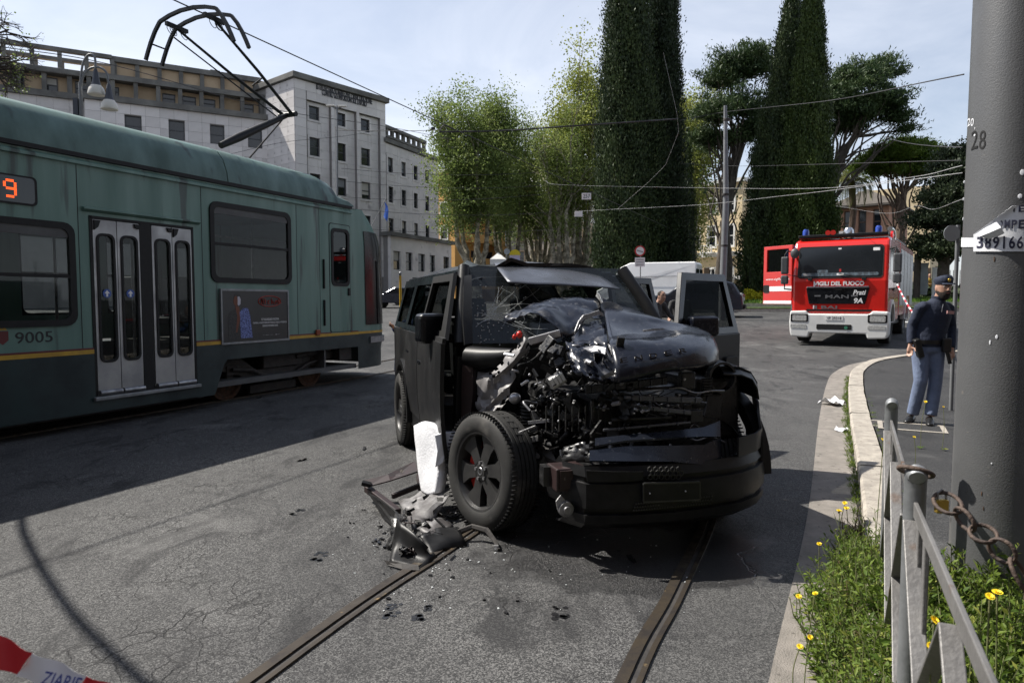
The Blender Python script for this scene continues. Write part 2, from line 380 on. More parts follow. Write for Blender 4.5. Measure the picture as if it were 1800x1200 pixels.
        wet = rng(math_('ADD', dd, math_('MULTIPLY', noise_(2.6, 5, .65), 1.5)), 1.75, 1.55)
        sm = rng(noise_(1.6, 3, .6, dist=.8), .68, .73)
        wet = math_('MAXIMUM', wet, math_('MULTIPLY', sm, .55)); col = mix(col, (.013, .013, .014), math_('MULTIPLY', wet, .72))
        ro = rng(wet, 0, 1, .78, .34); L(ro, b.inputs['Roughness'])
    else: b.inputs['Roughness'].default_value = .8
    L(col, b.inputs['Base Color']); b.inputs['Specular IOR Level'].default_value = .35
    bp = N('ShaderNodeBump'); bp.inputs['Strength'].default_value = .55; bp.inputs['Distance'].default_value = .006; L(h, bp.inputs['Height']); L(bp.outputs[0], b.inputs['Normal'])
asphalt('asphalt', (.044, .044, .045), (.24, .237, .23))
asphalt('asphalt_path', (.036, .036, .037), (.11, .11, .108), near=False)
pbr('concrete', (.25, .225, .20), (.15, .137, .12), rough=.9, scale=5, bump=.5, bscale=120, lo=.3, hi=.7, spot=((.09, .08, .07), 16, .62))
pbr('travertine', (.40, .365, .31), (.25, .225, .195), rough=.85, scale=7, bump=.45, bscale=70, spot=((.14, .12, .10), 22, .63))
pbr('rail_steel', (.105, .085, .062), (.04, .034, .03), rough=.45, metal=.6, scale=10, rvar=.12, spot=((.34, .24, .12), 11, .68))
pbr('lawn', (.05, .10, .02), (.085, .14, .03), rough=.9, scale=3)
# ground ------------------------------------------------------------------------------------
def axis(*seg):
    out = []
    for a, b, st in seg: out += list(np.arange(a, b, st))
    return out+[seg[-1][1]]
gx = axis((-900, -200, 100), (-200, -40, 20), (-40, -12, 4), (-12, 20, 1), (20, 60, 4), (60, 200, 20), (200, 900, 100))
gy = axis((-60, -8, 8), (-8, 32, 1), (32, 80, 4), (80, 200, 20), (200, 1000, 100))
tag(MB().sheet([[(x, y, gz(x, y)) for x in gx] for y in gy]).build('road', 'asphalt', smooth=60), kind='structure')
bpy.data.objects['road'].data.flip_normals()
def smooth_line(P, n):
    "Catmull-Rom through P, n points per span"
    P = [Vector(p) for p in P]; Q = []
    E_ = [P[0]*2-P[1]]+P+[P[-1]*2-P[-2]]
    for i in range(1, len(E_)-2):
        a, b, c, d = E_[i-1:i+3]
        for k in range(n):
            t = k/n; Q.append(.5*((2*b)+(c-a)*t+(2*a-5*b+4*c-d)*t*t+(3*b-a-3*c+d)*t**3))
    return Q+[P[-1]]
def offset_line(P, o):
    R = []
    for i, p in enumerate(P):
        d = P[min(i+1, len(P)-1)]-P[max(i-1, 0)]; d = Vector((d.x, d.y, 0)).normalized(); R.append(p+Vector((d.y, -d.x, 0))*o)
    return R
def lane(name, A, B, z, mat, kind='structure', parent=None):
    G = [[(p.x, p.y, gz(p.x, p.y)+z) for p in (a, a.lerp(b, .33), a.lerp(b, .67), b)] for a, b in zip(A, B)]
    o = MB().sheet(G).build(name, mat, parent, smooth=40); o.data.flip_normals()
    if o.data.polygons[0].normal.z < 0: o.data.flip_normals()
    if kind and parent is None: o['kind'] = kind
    return o
# tram rails in the road ---------------------------------------------------------------------
def rail(line, parent):
    "grooved street rail: running head, groove, keeper lip"
    m = MB()
    for a, b, h0, h1 in ((-.048, .004, .0, .014), (.004, .034, .0, .003), (.034, .058, .0, .012)):
        A, B = offset_line(line, a), offset_line(line, b); R, n = [], len(line)
        V = []
        for p, q in zip(A, B):
            z = gz(p.x, p.y); V += [(p.x, p.y, z+h1), (q.x, q.y, z+h1), (p.x, p.y, z-.02), (q.x, q.y, z-.02)]
        Fc = []
        for i in range(n-1):
            k = i*4; Fc += [(k, k+1, k+5, k+4), (k+2, k, k+4, k+6), (k+1, k+3, k+7, k+5)]
        m.cur = 1 if h1 < .005 else 0; m.add(V, Fc)
    o = m.build('rail', ['rail_steel', 'dirty_iron'], parent, smooth=30); return o
pbr('track_joint', (.045, .044, .043), (.07, .068, .065), rough=.9, scale=30, bump=.4, bscale=90)
trk = smooth_line([(-1.6, 0-.8, 0), (-.30, 2.73, 0), (.22, 3.9, 0), (.78, 5.2, 0), (1.22, 6.6, 0), (1.45, 8.2, 0), (1.5, 10.5, 0), (1.4, 16, 0), (1.0, 30, 0)], 8)
tt = thing('tram_track', 'rusty grooved tram rails in the asphalt running under the wrecked car', 'tram track', group='tram tracks')
for s_ in (-1, 1): rail(offset_line(trk, s_*.7225), tt)
TR = Pl(-4.11, 10.54, .416, .909)
tt = thing('tram_track', 'grooved tram rails in the shadow under the green tram', 'tram track', group='tram tracks')
for y in (.43, 1.875): rail([TR.w(u, y, 0) for u in np.linspace(-11, 9, 30)], tt)
# kerb, gutter, pavement ------------------------------------------------------------------
gut = smooth_line([(-1.9, -3.2, 0), (-.28, 0, 0), (1.06, 2.73, 0), (2.21, 5.01, 0), (4.01, 8.84, 0), (5.55, 12.0, 0), (6.55, 13.8, 0), (7.75, 15.2, 0), (9.6, 16.2, 0), (12.5, 16.9, 0), (17, 17.5, 0), (26, 18, 0)], 10)
lane('gutter', gut, offset_line(gut, .33), .006, 'concrete')
ko = offset_line(gut, .36); ki = offset_line(gut, .58)
lane('kerb_bedding', offset_line(gut, .30), offset_line(gut, .62), .003, 'dirty_iron')
far_edge = [Vector((p.x+9+.02*i, p.y-4.6, 0)) for i, p in enumerate(gut)]
lane('pavement', offset_line(gut, .60), far_edge, .112, 'asphalt_path')
# each kerb stone is its own piece
kb = thing('kerb', 'worn travertine kerb edging the pavement on the right', 'kerb')
def arc_pts(line, step):
    L_ = [0.0]
    for a, b in zip(line, line[1:]): L_.append(L_[-1]+(b-a).length)
    out = []; d = 0; rnd = random.Random(3)
    while d < L_[-1]:
        i = max(k for k in range(len(L_)) if L_[k] <= d); i = min(i, len(line)-2); t = (d-L_[i])/max(1e-6, L_[i+1]-L_[i]); out.append((i, t)); d += step*rnd.uniform(.8, 1.25)
    return out
ks = arc_pts(ko, .95)
for (i, t), (j, u) in zip(ks, ks[1:]):
    pts = []
    for q in range(4):
        f = q/3; a = (i+t)*(1-f)+(j+u)*f; n = min(int(a), len(ko)-2); w_ = a-n
        pts.append((ko[n].lerp(ko[n+1], w_), ki[n].lerp(ki[n+1], w_)))
    d = (pts[-1][0]-pts[0][0]).normalized()*.006; pts[0] = (pts[0][0]+d, pts[0][1]+d); pts[-1] = (pts[-1][0]-d, pts[-1][1]-d)
    hz = .13+random.uniform(-.006, .006); m = MB()
    G = []
    for a, b in pts:
        z = gz(a.x, a.y); G.append([Vector((a.x, a.y, z-.03)), Vector((a.x, a.y, z+hz-.018)), a.lerp(b, .09)+Vector((0, 0, z+hz)), b+Vector((0, 0, z+hz)), Vector((b.x, b.y, z-.03))])
    for row in G:
        for p in row: p += Vector((random.uniform(-1, 1), random.uniform(-1, 1), random.uniform(-1, 1)))*.004
    m.sheet(G); R_, C_ = 4, 5; m.f += [tuple(range(C_)), tuple(reversed([3*C_+k for k in range(C_)]))]; m.m += [0, 0]
    me = m.mesh('kerb_stone', 'travertine', 30); link('kerb_stone', me, kb)
# ================================================================== the green tram
tram = frame_thing('tram', 'old two tone green tram with raised pantograph standing in shade on the left', 'tram', TR)
H_ = lambda px, py, y=0.0: TR.hit(px, py, y=y)
W2 = 2.3; U0, U1 = -11.5, 2.78
wins = [(-4.28, 1.32, -2.66, 2.44), (-.6, 1.88, .96, 2.97), (-6.6, 1.32, -4.9, 2.44), (-11.0, 1.88, -9.4, 2.97)]
door = (-2.43, .40, -.93, 2.60); door2 = (-8.9, .40, -7.4, 2.60); cabw = (2.04, 1.85, 2.52, 2.86)
farw = [(-10.9+1.28*k, 1.36, -10.9+1.28*k+.86, 2.62) for k in range(10)]
# upper body side, both flanks
for y0, y1, nm in ((0, .05, 'side_panel'), (W2-.05, W2, 'side_panel')):
    m = MB(); hs = wins+[door, door2, cabw] if y0 == 0 else farw+[cabw]
    m.holed(U0, U1, .97, 3.27, hs, FX, y0, y1); m.build(nm, 'teal', tram)
m = MB(); m.holed(U0, U1, 2.72, 3.27, [], FX, W2/2-.02, W2/2) if False else None
# skirt below the stripe, cut away over the bogie
m = MB()
for a, b, z0 in ((U0, -8.9, .2), (-7.4, -2.43, .2), (-.93, -.63, .19)): m.box((a, -.012, z0), (b, .04, .93))
m.prism([(-.63, .19), (-.63, .93), (U1, .93), (U1, .69), (-.38, .69), (-.45, .62)], FX, -.012, .04)
m.box((door[0], -.012, .2), (door[2], .04, .37)); m.box((door2[0], -.012, .2), (door2[2], .04, .37)); m.build('skirt', 'dark_green', tram)
m = MB(); m.box((U0, W2-.04, .05), (U1, W2+.012, .93)); m.build('skirt', 'dark_green', tram)  # far skirt set lower than the near one to darken beneath the tram
for a, b in ((U0, -8.9), (-7.4, -2.43), (-.93, 1.99), (2.57, U1)):
    MB().box((a, -.016, .925), (b, .02, .975)).build('yellow_stripe', 'yellow_stripe', tram)
    MB().box((a, -.014, .977), (b, .02, .997)).build('maroon_stripe', 'maroon', tram)
MB().box((1.99, -.016, .925), (2.57, .02, .975)).build('yellow_stripe', 'yellow_stripe', tram)
pbr('cab_black', (.008, .009, .010), (.016, .018, .019), rough=.2, scale=1.2, spec=.25)
# floor, ceiling, inner furniture seen through the panes
m = MB(); m.box((U0, .05, .28), (U1, W2-.05, .36)); m.box((U0, .05, 2.98), (U1, W2-.05, 3.2)); m.box((U0, .05, .36), (U0+.05, W2-.05, 3.0)); m.box((1.86, .05, .36), (1.9, W2-.05, 3.0)); m.build('interior_shell', 'grey_interior', tram)
m = MB()
for u in (-6.2, -5.4, -4.0, -3.2, -.3, .5):
    m.cbox((u, 1.8, .95 if u < -1 else 1.25), (.42, .85, .1)); m.cbox((u-.2, 1.8, 1.25 if u < -1 else 1.6), (.06, .85, .7)); m.cbox((u, 1.8, .6), (.3, .7, .6))
m.build('seat_row', 'dark_interior', tram, bevel=.02)
for u in (-4.6, -2.2, -1.1, .2, 1.2): MB().tube([(u, 1.05, .36), (u, 1.05, 2.98)], .018, 8).build('grab_pole', 'steel', tram, smooth=40)
MB().tube([(U0+.3, .75, 2.6), (1.8, .75, 2.6)], .018, 8).build('grab_pole', 'steel', tram, smooth=40)
# windows: rubber frame, panes, opening vent bar
def tram_window(h, y=0.0, out=-1, sash=.48):
    x0, z0, x1, z1 = h; m = MB(); d0, d1 = y+out*.022, y-out*.03
    m.ring(rr(x0-.045, z0-.045, x1+.045, z1+.045, .13), rr(x0+.03, z0+.03, x1-.03, z1-.03, .09), FX, d0, d1)
    fr = m.build('window', 'rubber', tram, smooth=30)
    zs = z0+(z1-z0)*sash
    if sash: MB().box((x0+.02, y+out*.018, zs-.02), (x1-.02, y-out*.02, zs+.02)).build('vent_bar', 'rubber', fr)
    MB().box((x0+.03, y+out*.010, z1-.13), (x1-.03, y-out*.01, z1-.02)).build('top_strip', 'grey_interior', fr)
    MB().box((x0+.02, y-out*.001, z0+.02), (x1-.02, y-out*.006, z1-.12)).build('pane', 'tram_glass', fr)
    return fr
for h in wins: tram_window(h)
for h in farw: tram_window(h, W2, 1)
# doors: four narrow leaves
def tram_door(d):
    x0, z0, x1, z1 = d
    m = MB(); m.box((x0, -.01, z0), (x0+.03, .06, z1)); m.box((x1-.03, -.01, z0), (x1, .06, z1)); m.box((x0, -.01, z1-.03), (x1, .06, z1)); m.box((x0+.67, -.006, z0), (x0+.83, .05, z1-.03)); m.build('door_frame', 'rubber', tram)
    m = MB(); m.box((x0-.03, -.06, z0-.06), (x1+.03, .02, z0-.01)); m.build('door_step', 'galv', tram, bevel=.01)
    for i, a in enumerate((x0+.04, x0+.355, x0+.84, x0+1.155)):
        b = a+.305; rd = .07; hx = (a+.055, z0+.42, b-.045, z1-.22)
        m = MB(); A = rr(a, z0+.06, b, z1-.04, .012, 4); B = rr(*hx, rd, 4); m.ring(A, B, FX, -.008, .03)
        lf = m.build('door_leaf', 'alu', tram, smooth=30)
        m = MB(); m.ring(rr(hx[0]-.018, hx[1]-.018, hx[2]+.018, hx[3]+.018, rd+.01), rr(hx[0]+.012, hx[1]+.012, hx[2]-.012, hx[3]-.012, rd-.015), FX, -.02, .02); m.build('seal', 'rubber', lf, smooth=30)
        MB().box((hx[0], .006, hx[1]), (hx[2], .011, hx[3])).build('pane', 'tram_glass', lf)
        MB().tube([(a+.01, -.02, z0+.03), (b-.005, -.02, z0+.03)], .035, 10).build('kick_roll', 'steel', lf, smooth=40)
        MB().prism([(a+.01, z1-.05), (a+.01, z1-.17), (a+.06, z1-.13), (a+.09, z1-.05)] if i % 3 == 0 else [(b-.01, z1-.05), (b-.08, z1-.05), (b-.06, z1-.10), (b-.01, z1-.11)], FX, -.03, -.009).build('hinge_cover', 'rubber', lf)
        if i < 2 and d is door:
            m = MB(); cx, cz = (hx[0]+hx[2])/2, 1.66
            m.lathe([(0, 0), (.055, 0), (.055, .003), (0, .003)], 20, T(cx, -.003, cz) @ RX(math.pi/2)); st = m.build('arrow_sticker', pbr('sticker_blue', (.03, .09, .35), rough=.4) if 'sticker_blue' not in M_ else 'sticker_blue', lf)
            MB().prism([(cx-.035, cz), (cx, cz+.04), (cx+.035, cz), (cx+.012, cz), (cx+.012, cz-.04), (cx-.012, cz-.04), (cx-.012, cz)], FX, -.0085, -.0065).build('arrow', 'white_print', lf)
for d in (door, door2): tram_door(d)
MB().prism([(0, 0), (-.05, -.012), (-.05, -.03), (0, -.06)], lambda a, b, u: (u, a-.001, 2.70+b), door[0]-.08, door[2]+.1).build('rain_gutter', 'teal', tram)
# long drain channel under the roof fairing, the fairing itself in two pieces
MB().box((U0, -.03, 3.275), (2.62, .10, 3.325)).build('gutter', 'rubber', tram)
MB().prism([(0, 0), (-.035, .0), (-.035, .035), (0, .06)], lambda a, b, u: (u, a, 3.19+b), U0, 2.62).build('drip_rail', 'teal', tram)
prof = [(.0, 3.33), (.02, 3.47), (.09, 3.66), (.20, 3.79), (.36, 3.86), (W2-.36, 3.86), (W2-.20, 3.79), (W2-.09, 3.66), (W2-.02, 3.47), (W2, 3.33)]
MB().prism(prof, lambda a, b, u: (u, a, b), U0, -.29).build('roof_fairing', 'teal_roof', tram, smooth=35)
m = MB(); sec = []
for u, k, dz in ((-.27, 1, 0), (1.9, 1, -.03), (2.25, .97, -.10), (2.48, .88, -.22), (2.62, .6, -.42)):
    sec.append([(u+(.10 if z < 3.5 and u > 2.3 else 0), W2/2+(y-W2/2)*(1 if z < 3.5 else k), max(3.33, z+dz*(z-3.33)/.5)) for y, z in prof])
m.sheet(sec); n_ = len(prof); m.f += [tuple(range(n_)), tuple(reversed([4*n_+i for i in range(n_)]))]; m.m += [0, 0]
m.build('roof_fairing', 'teal_roof', tram, smooth=40)
# cab door
m = MB(); m.ring(rr(1.99, 1.0, 2.565, 2.95, .05), rr(cabw[0]+.0, cabw[1]-.0, cabw[2], cabw[3], .08), FX, -.008, .0)
cd = m.build('cab_door', 'teal', tram, smooth=30)
MB().ring(rr(1.975, .99, 2.58, 2.965, .05), rr(1.99, 1.005, 2.565, 2.95, .045), FX, -.003, -.0005).build('door_gap', 'rubber', cd)
m = MB(); m.ring(rr(cabw[0]-.02, cabw[1]-.02, cabw[2]+.02, cabw[3]+.02, .10), rr(cabw[0]+.04, cabw[1]+.04, cabw[2]-.04, cabw[3]-.04, .07), FX, -.02, .02); m.build('window_seal', 'rubber', cd, smooth=30)
MB().box((cabw[0]+.02, .002, cabw[1]+.02), (cabw[2]-.02, .008, cabw[3]-.02)).build('pane', 'dark_glass', cd)
MB().box((2.48, -.03, 1.66), (2.54, -.007, 1.80)).build('handle', 'rubber', cd, bevel=.008)
for z0, z1 in ((1.78, 2.3), (1.12, 1.58)): MB().box((1.80, -.03, z0), (1.83, -.0, z1)).build('grab_rail', 'rubber', tram, bevel=.006)
MB().box((1.56, -.05, .96), (1.66, -.012, 1.06)).build('side_lamp', pbr('amber', (.25, .05, .015), rough=.3), tram, bevel=.012)
# nose: lofted plan sections, raked glass
def nose_plan(z):
    uf = 4.08-.06*max(0, z-.95)-(.06 if z < .7 else 0)
    if z > 2.5: uf -= .75*((z-2.5)/.8)**2.2
    P = []
    for k in range(33):
        a = (k/32)**1.0*math.pi/2; P.append((U1+(uf-U1)*math.sin(a)**.56, (1-max(0, math.cos(a))**.56)*.50*W2))
    return P+[(u, W2-y) for u, y in reversed(P)]
NZ = [.975, 1.10, 1.35, 1.6, 1.85, 2.1, 2.35, 2.6, 2.75, 2.9, 3.0, 3.1, 3.2, 3.3]
def nose_rows(zs, grow=0.0):
    return [[(u+grow*max(0, min(1, (u-U1)*2)), y-grow*(1 if y < W2/2 else -1), z) for u, y in nose_plan(z)] for z in zs]
MB().sheet(nose_rows((.26, .4, .6, .8, .93))).build('nose_skirt', 'dark_green', tram, smooth=50)
MB().sheet(nose_rows((.93, .975), .004)).build('nose_stripe', 'yellow_stripe', tram, smooth=50)
MB().sheet(nose_rows(NZ)).build('nose_shell', 'teal', tram, smooth=50)
R = nose_rows(NZ[1:10], .014); c0 = 1
MB().sheet([r[c0:-c0] for r in R], .006).build('cab_glass', 'cab_black', tram, smooth=60)
for k in (c0+5, ): MB().tube([r[k] for r in nose_rows(NZ[1:7], .02)], .012, 6).build('window_bar', 'rubber', tram)
R = nose_rows((.74, .80, .86), .03); MB().sheet([r[2:-2] for r in R], .03).build('bumper_strip', 'galv', tram, smooth=60)
R = nose_rows((3.31, 3.34), -.05); MB().prism([(p[0], p[1]) for p in R[0]], FZ, 3.24, 3.30).build('nose_roof', 'teal_roof', tram)
# panel joints and rivet rows on the flank
for u in (-2.56, -.78, 1.15, 1.72):
    MB().box((u-.004, -.0025, 1.0), (u+.004, .001, 3.18)).build('panel_joint', 'rubber', tram)
m = MB()
for u in np.arange(-4.6, 2.7, .12): m.lathe([(0, .003), (.006, .002), (.007, 0)], 6, T(u, 0, 3.14) @ RX(math.pi/2))
tag(m.build('rivet_row', 'teal', tram), kind='stuff')
# crest, number, route display, advertisement
text('9005', .40, .125, 'black_print', tram, T(-3.11, -.003, 1.16) @ RX(math.pi/2), .003, 'fleet_number')
m = MB(); m.prism([(-3.50, 1.24), (-3.50, 1.14), (-3.44, 1.09), (-3.38, 1.14), (-3.38, 1.24)], FX, -.003, 0); m.build('crest', 'maroon', tram)
MB().prism([(-3.49, 1.25), (-3.46, 1.29), (-3.44, 1.26), (-3.42, 1.29), (-3.39, 1.25)], FX, -.003, 0).build('crown', 'yellow_stripe', tram)
ds = MB().prism(rr(-4.3, 2.63, -3.02, 2.95, .05), FX, -.014, .0).build('route_display', 'rubber', tram, smooth=30)
MB().prism(rr(-4.27, 2.65, -3.05, 2.93, .04), FX, -.017, -.0145).build('display_glass', 'window_dark', ds)
LED = {'1': ['00100', '01100', '00100', '00100', '00100', '00100', '01110'], '9': ['01110', '10001', '10001', '01111', '00001', '00001', '01110']}
m = MB()
for ch, x0 in (('1', -3.57), ('9', -3.368)):
    for r_, row in enumerate(LED[ch]):
        for c_, b in enumerate(row):
            if b == '1':
                for q in range(2):
                    for q2 in range(2): m.cbox((x0+c_*.027+q*.0135, -.0185, 2.885-r_*.0285-q2*.014), (.0115, .002, .0105))
m.build('route_number', 'led', tram)
pbr('poster_black', (.012, .012, .014), (.02, .02, .022), rough=.35, scale=3)
ad = MB().box((-.49, -.028, .93), (.89, -.004, 1.73)).build('advert_panel', 'poster_black', tram)
m = MB()
for a, b in (((-.50, -.038, .915), (.90, -.004, .945)), ((-.50, -.038, 1.715), (.90, -.004, 1.745)), ((-.50, -.038, .945), (-.475, -.004, 1.715)), ((.875, -.038, .945), (.90, -.004, 1.715))): m.box(a, b)
m.build('advert_frame', 'galv', ad)
AX = lambda q: -.49+1.38*q
AZ = lambda q: 1.73-.80*q
fA = lambda a, b, d: (AX(a), d, AZ(b))
def adpoly(pts, mat, nm, d=-.030): MB().prism(list(pts), fA, d, -.0285).build(nm, mat, ad)
pbr('ad_skin', (.17, .055, .028), rough=.6); pbr('ad_white', (.55, .53, .58), rough=.6); pbr('ad_blue', (.22, .28, .6), (.04, .05, .16), rough=.6, scale=60, lo=.45, hi=.55); pbr('ad_grey', (.06, .058, .055), (.02, .02, .02), rough=.6, scale=40); pbr('ad_red', (.33, .035, .02), rough=.6)
adpoly([(.09, .92), (.085, .55), (.11, .42), (.20, .36), (.25, .40), (.25, .92)], 'ad_grey', 'printed_jacket')
adpoly([(.26, .92), (.25, .42), (.30, .34), (.37, .35), (.40, .5), (.43, .92)], 'ad_blue', 'printed_jacket')
adpoly([(.19, .32), (.21, .30), (.245, .32), (.255, .55), (.21, .80), (.19, .8), (.215, .5)], 'ad_skin', 'printed_neck', -.0305)
adpoly([(.165, .20), (.18, .13), (.21, .11), (.225, .20), (.22, .30), (.19, .30), (.17, .26)], 'ad_skin', 'printed_face', -.031)
adpoly([(.225, .13), (.25, .12), (.268, .18), (.262, .27), (.235, .30), (.222, .27)], 'ad_white', 'printed_face', -.031)
adpoly([(.17, .13), (.20, .07), (.25, .07), (.28, .13), (.25, .115), (.21, .105)], 'ad_grey', 'printed_hair', -.0315)
m = MB(); m.tube([(AX(.70+.175*math.cos(a)), -.031, AZ(.215+.105*math.sin(a))) for a in np.linspace(0, 2*math.pi, 30, endpoint=False)], .008, 5, closed=True)
for pts in (((.57, .27), (.57, .16), (.60, .27), (.60, .16)), ((.63, .27), (.63, .17)), ((.66, .22), (.69, .19), (.67, .27), (.70, .26)), ((.73, .16), (.73, .27), (.75, .21), (.77, .27)), ((.79, .22), (.79, .27)), ((.79, .22), (.81, .20), (.82, .26)), ((.84, .23), (.87, .21), (.86, .17), (.83, .20), (.85, .26), (.88, .25))): m.tube([(AX(a), -.031, AZ(b)) for a, b in pts], .009, 5)
m.build('handwritten_title', 'ad_red', ad, smooth=40)
def adtext(s, cx, cz, w, h, bold=0.0): text(s, 1.38*w, .80*h, 'white_print', ad, T(AX(cx), -.0295, AZ(cz)) @ RX(math.pi/2), .002, bold=bold)
adtext('17 LUGLIO', .655, .572, .17, .045, .02); adtext('ROMA', .80, .572, .09, .045)
adtext('CAVEA, AUDITORIUM PARCO DELLA MUSICA', .705, .64, .53, .04); adtext('ENNIO MORRICONE', .705, .70, .24, .038); adtext('- --- -- . o -', .72, .885, .25, .014)
# bogie under the cut-away
bg = MB()
bg.prism([(-.6, .52), (-.55, .68), (.1, .68), (.45, .45), (1.35, .45), (1.6, .62), (2.35, .62), (2.35, .5), (1.8, .42), (1.5, .30), (.3, .30), (-.1, .46)], FX, .26, .36)
bogie = bg.build('bogie', 'dirty_iron', tram, bevel=.01)
MB().box((.55, .2, .46), (1.45, .3, .70)).build('equipment_box', 'dirty_iron', bogie, bevel=.015)
MB().tube([(1.3, .22, .6), (2.2, .22, .68)], .05, 10).build('damper', 'dirty_iron', bogie, smooth=40)
MB().tube([(-.1, .2, .50), (.3, .2, .46), (.6, .2, .32), (1.25, .2, .32), (1.6, .2, .45), (2.0, .2, .52)], .028, 8).build('brake_rod', 'dirty_iron', bogie, smooth=40)
MB().box((.35, .30, .06), (1.4, .38, .2)).build('track_brake', 'dirty_iron', bogie, bevel=.01)
for u in (-.05, 1.85):
    m = MB(); m.lathe([(.0, -.02), (.09, -.02), (.10, .03), (.24, .02), (.27, -.01), (.33, -.01), (.335, .06), (.35, .07), (.35, .10), (0, .10)], 40, T(u, .40, .335) @ RX(-math.pi/2)); w_ = m.build('wheel', 'rust', bogie, smooth=35)
    MB().lathe([(0, 0), (.075, 0), (.09, .02), (.09, .12), (0, .12)], 20, T(u, .30, .335) @ RX(-math.pi/2)).build('axle_box', 'dirty_iron', bogie, smooth=35)
    MB().box((u-.12, .24, .40), (u+.12, .40, .56)).build('spring_box', 'dirty_iron', bogie, bevel=.02)
MB().box((2.35, .1, .45), (2.7, W2-.1, .9)).build('underframe', 'dirty_iron', tram); MB().box((U0, .15, .15), (-.7, W2-.15, .3)).build('underframe', 'dirty_iron', tram)
MB().box((-.63, .9, .4), (2.4, W2-.2, .9)).build('underframe', 'dirty_iron', tram)
MB().box((-.63, .05, .90), (U1, W2-.05, .97)).build('underframe', 'dirty_iron', tram)
# pantograph
YC = W2/2; e0 = H_(388, 256, YC); e1 = H_(506, 202, YC); hd = H_(343, 32, YC)
pg = MB().tube([e0, e0.lerp(e1, .25), e1], [.055, .075, .045], 12).build('pantograph', 'black_plastic', tram, smooth=40)
MB().tube([e0+Vector((.75, .12, -.05)), e1+Vector((-.05, .1, -.1))], .016, 8).build('link_rod', 'black_plastic', pg, smooth=40)
MB().tube([e1+Vector((0, -.2, 0)), e1+Vector((0, .2, 0))], .05, 12).build('knee_joint', 'black_plastic', pg, smooth=40)
MB().box((e0.x-.35, YC-.45, 3.862), (e0.x+.6, YC+.45, 3.90)).build('base_frame', 'dirty_iron', pg)
for s_ in (-1, 1):
    top = Vector((hd.x, YC+s_*.42, hd.z-.10))
    MB().tube([e1+Vector((0, s_*.10, 0)), e1.lerp(top, .5)+Vector((0, s_*.08, 0)), top], [.032, .026, .02], 8).build('upper_arm', 'black_plastic', pg, smooth=40)
    MB().bar(top+Vector((-.2, 0, .02)), top+Vector((.2, 0, .02)), .06, .06).build('head_bracket', 'black_plastic', pg)
    for q in range(3):
        a = top+Vector((random.uniform(-.15, .15), 0, 0)); MB().tube([a+Vector((.05*math.sin(t), .05*math.cos(t)*s_, -.06-.06*math.sin(t))) for t in np.linspace(-1.2, 4.2, 9)], .006, 5).build('shunt_cable', 'rubber', pg, smooth=40)
    m = MB()
    P = [(hd.x+s_*.15, YC+y, hd.z+.09-.10*(abs(y)/.62)**2-(0 if abs(y) < .62 else .55*(abs(y)-.62)+1.6*(abs(y)-.62)**2)) for y in (-.98, -.92, -.84, -.74, -.62, -.4, -.15, .15, .4, .62, .74, .84, .92, .98)]
    for a, b in zip(P, P[1:]): m.bar(a, b, .045, .05)
    m.build('contact_strip', ['black_plastic'], pg)
MB().tube([e1+Vector((0, .25, -.02)), Vector((hd.x, YC+.5, hd.z-.22))], .012, 6).build('guide_rod', 'black_plastic', pg, smooth=40)
t1 = e1.lerp(Vector((hd.x, YC-.42, hd.z)), .40); t2 = e1.lerp(Vector((hd.x, YC+.42, hd.z)), .35)
MB().tube([t1, t2], .014, 6).build('cross_tie', 'black_plastic', pg, smooth=40)
MB().bar((hd.x-.15, YC+.9, hd.z-.30), (hd.x+.15, YC+.9, hd.z-.30), .02, .02).build('horn_tie', 'black_plastic', pg)
# ================================================================== buildings
def stone(name, c, c2, **k): return pbr(name, c, c2, rough=.85, scale=.6, bump=.15, bscale=8, **k)
stone('slab_stone', (.68, .645, .62), (.57, .54, .52), spot=((.40, .375, .36), .9, .63))
t_, b_, o_ = nodes(M_['slab_stone']); oi = t_.nodes.new('ShaderNodeObjectInfo'); mr = t_.nodes.new('ShaderNodeMapRange'); mr.inputs[3].default_value = .86; mr.inputs[4].default_value = 1.08
hv = t_.nodes.new('ShaderNodeHueSaturation'); t_.links.new(oi.outputs['Random'], mr.inputs[0]); t_.links.new(mr.outputs[0], hv.inputs['Value']); t_.links.new(b_.inputs['Base Color'].links[0].from_socket, hv.inputs['Color']); t_.links.new(hv.outputs[0], b_.inputs['Base Color'])
stone('joint_stone', (.23, .215, .205), (.19, .18, .17)); stone('grey_conc', (.17, .165, .15), (.09, .087, .08)); stone('ochre', (.62, .34, .10), (.52, .28, .085)); stone('beige_wall', (.50, .38, .25), (.42, .31, .20))
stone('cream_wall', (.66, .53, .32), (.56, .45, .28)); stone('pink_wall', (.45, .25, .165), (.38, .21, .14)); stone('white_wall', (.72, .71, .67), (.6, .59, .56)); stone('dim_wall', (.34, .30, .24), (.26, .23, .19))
stone('roof_tile', (.11, .095, .08), (.07, .06, .05)); pbr('win_frame', (.05, .052, .056), rough=.5); pbr('win_white', (.6, .6, .58), rough=.6); pbr('shutter', (.13, .075, .05), (.10, .06, .04), rough=.7, scale=4)
pbr('brown_wall', (.25, .17, .10), (.17, .12, .075), rough=.85, scale=.8)
BR = random.Random(19); pbr('blind_pale', (.42, .40, .36), rough=.8); pbr('blind_grey', (.20, .21, .22), rough=.7)
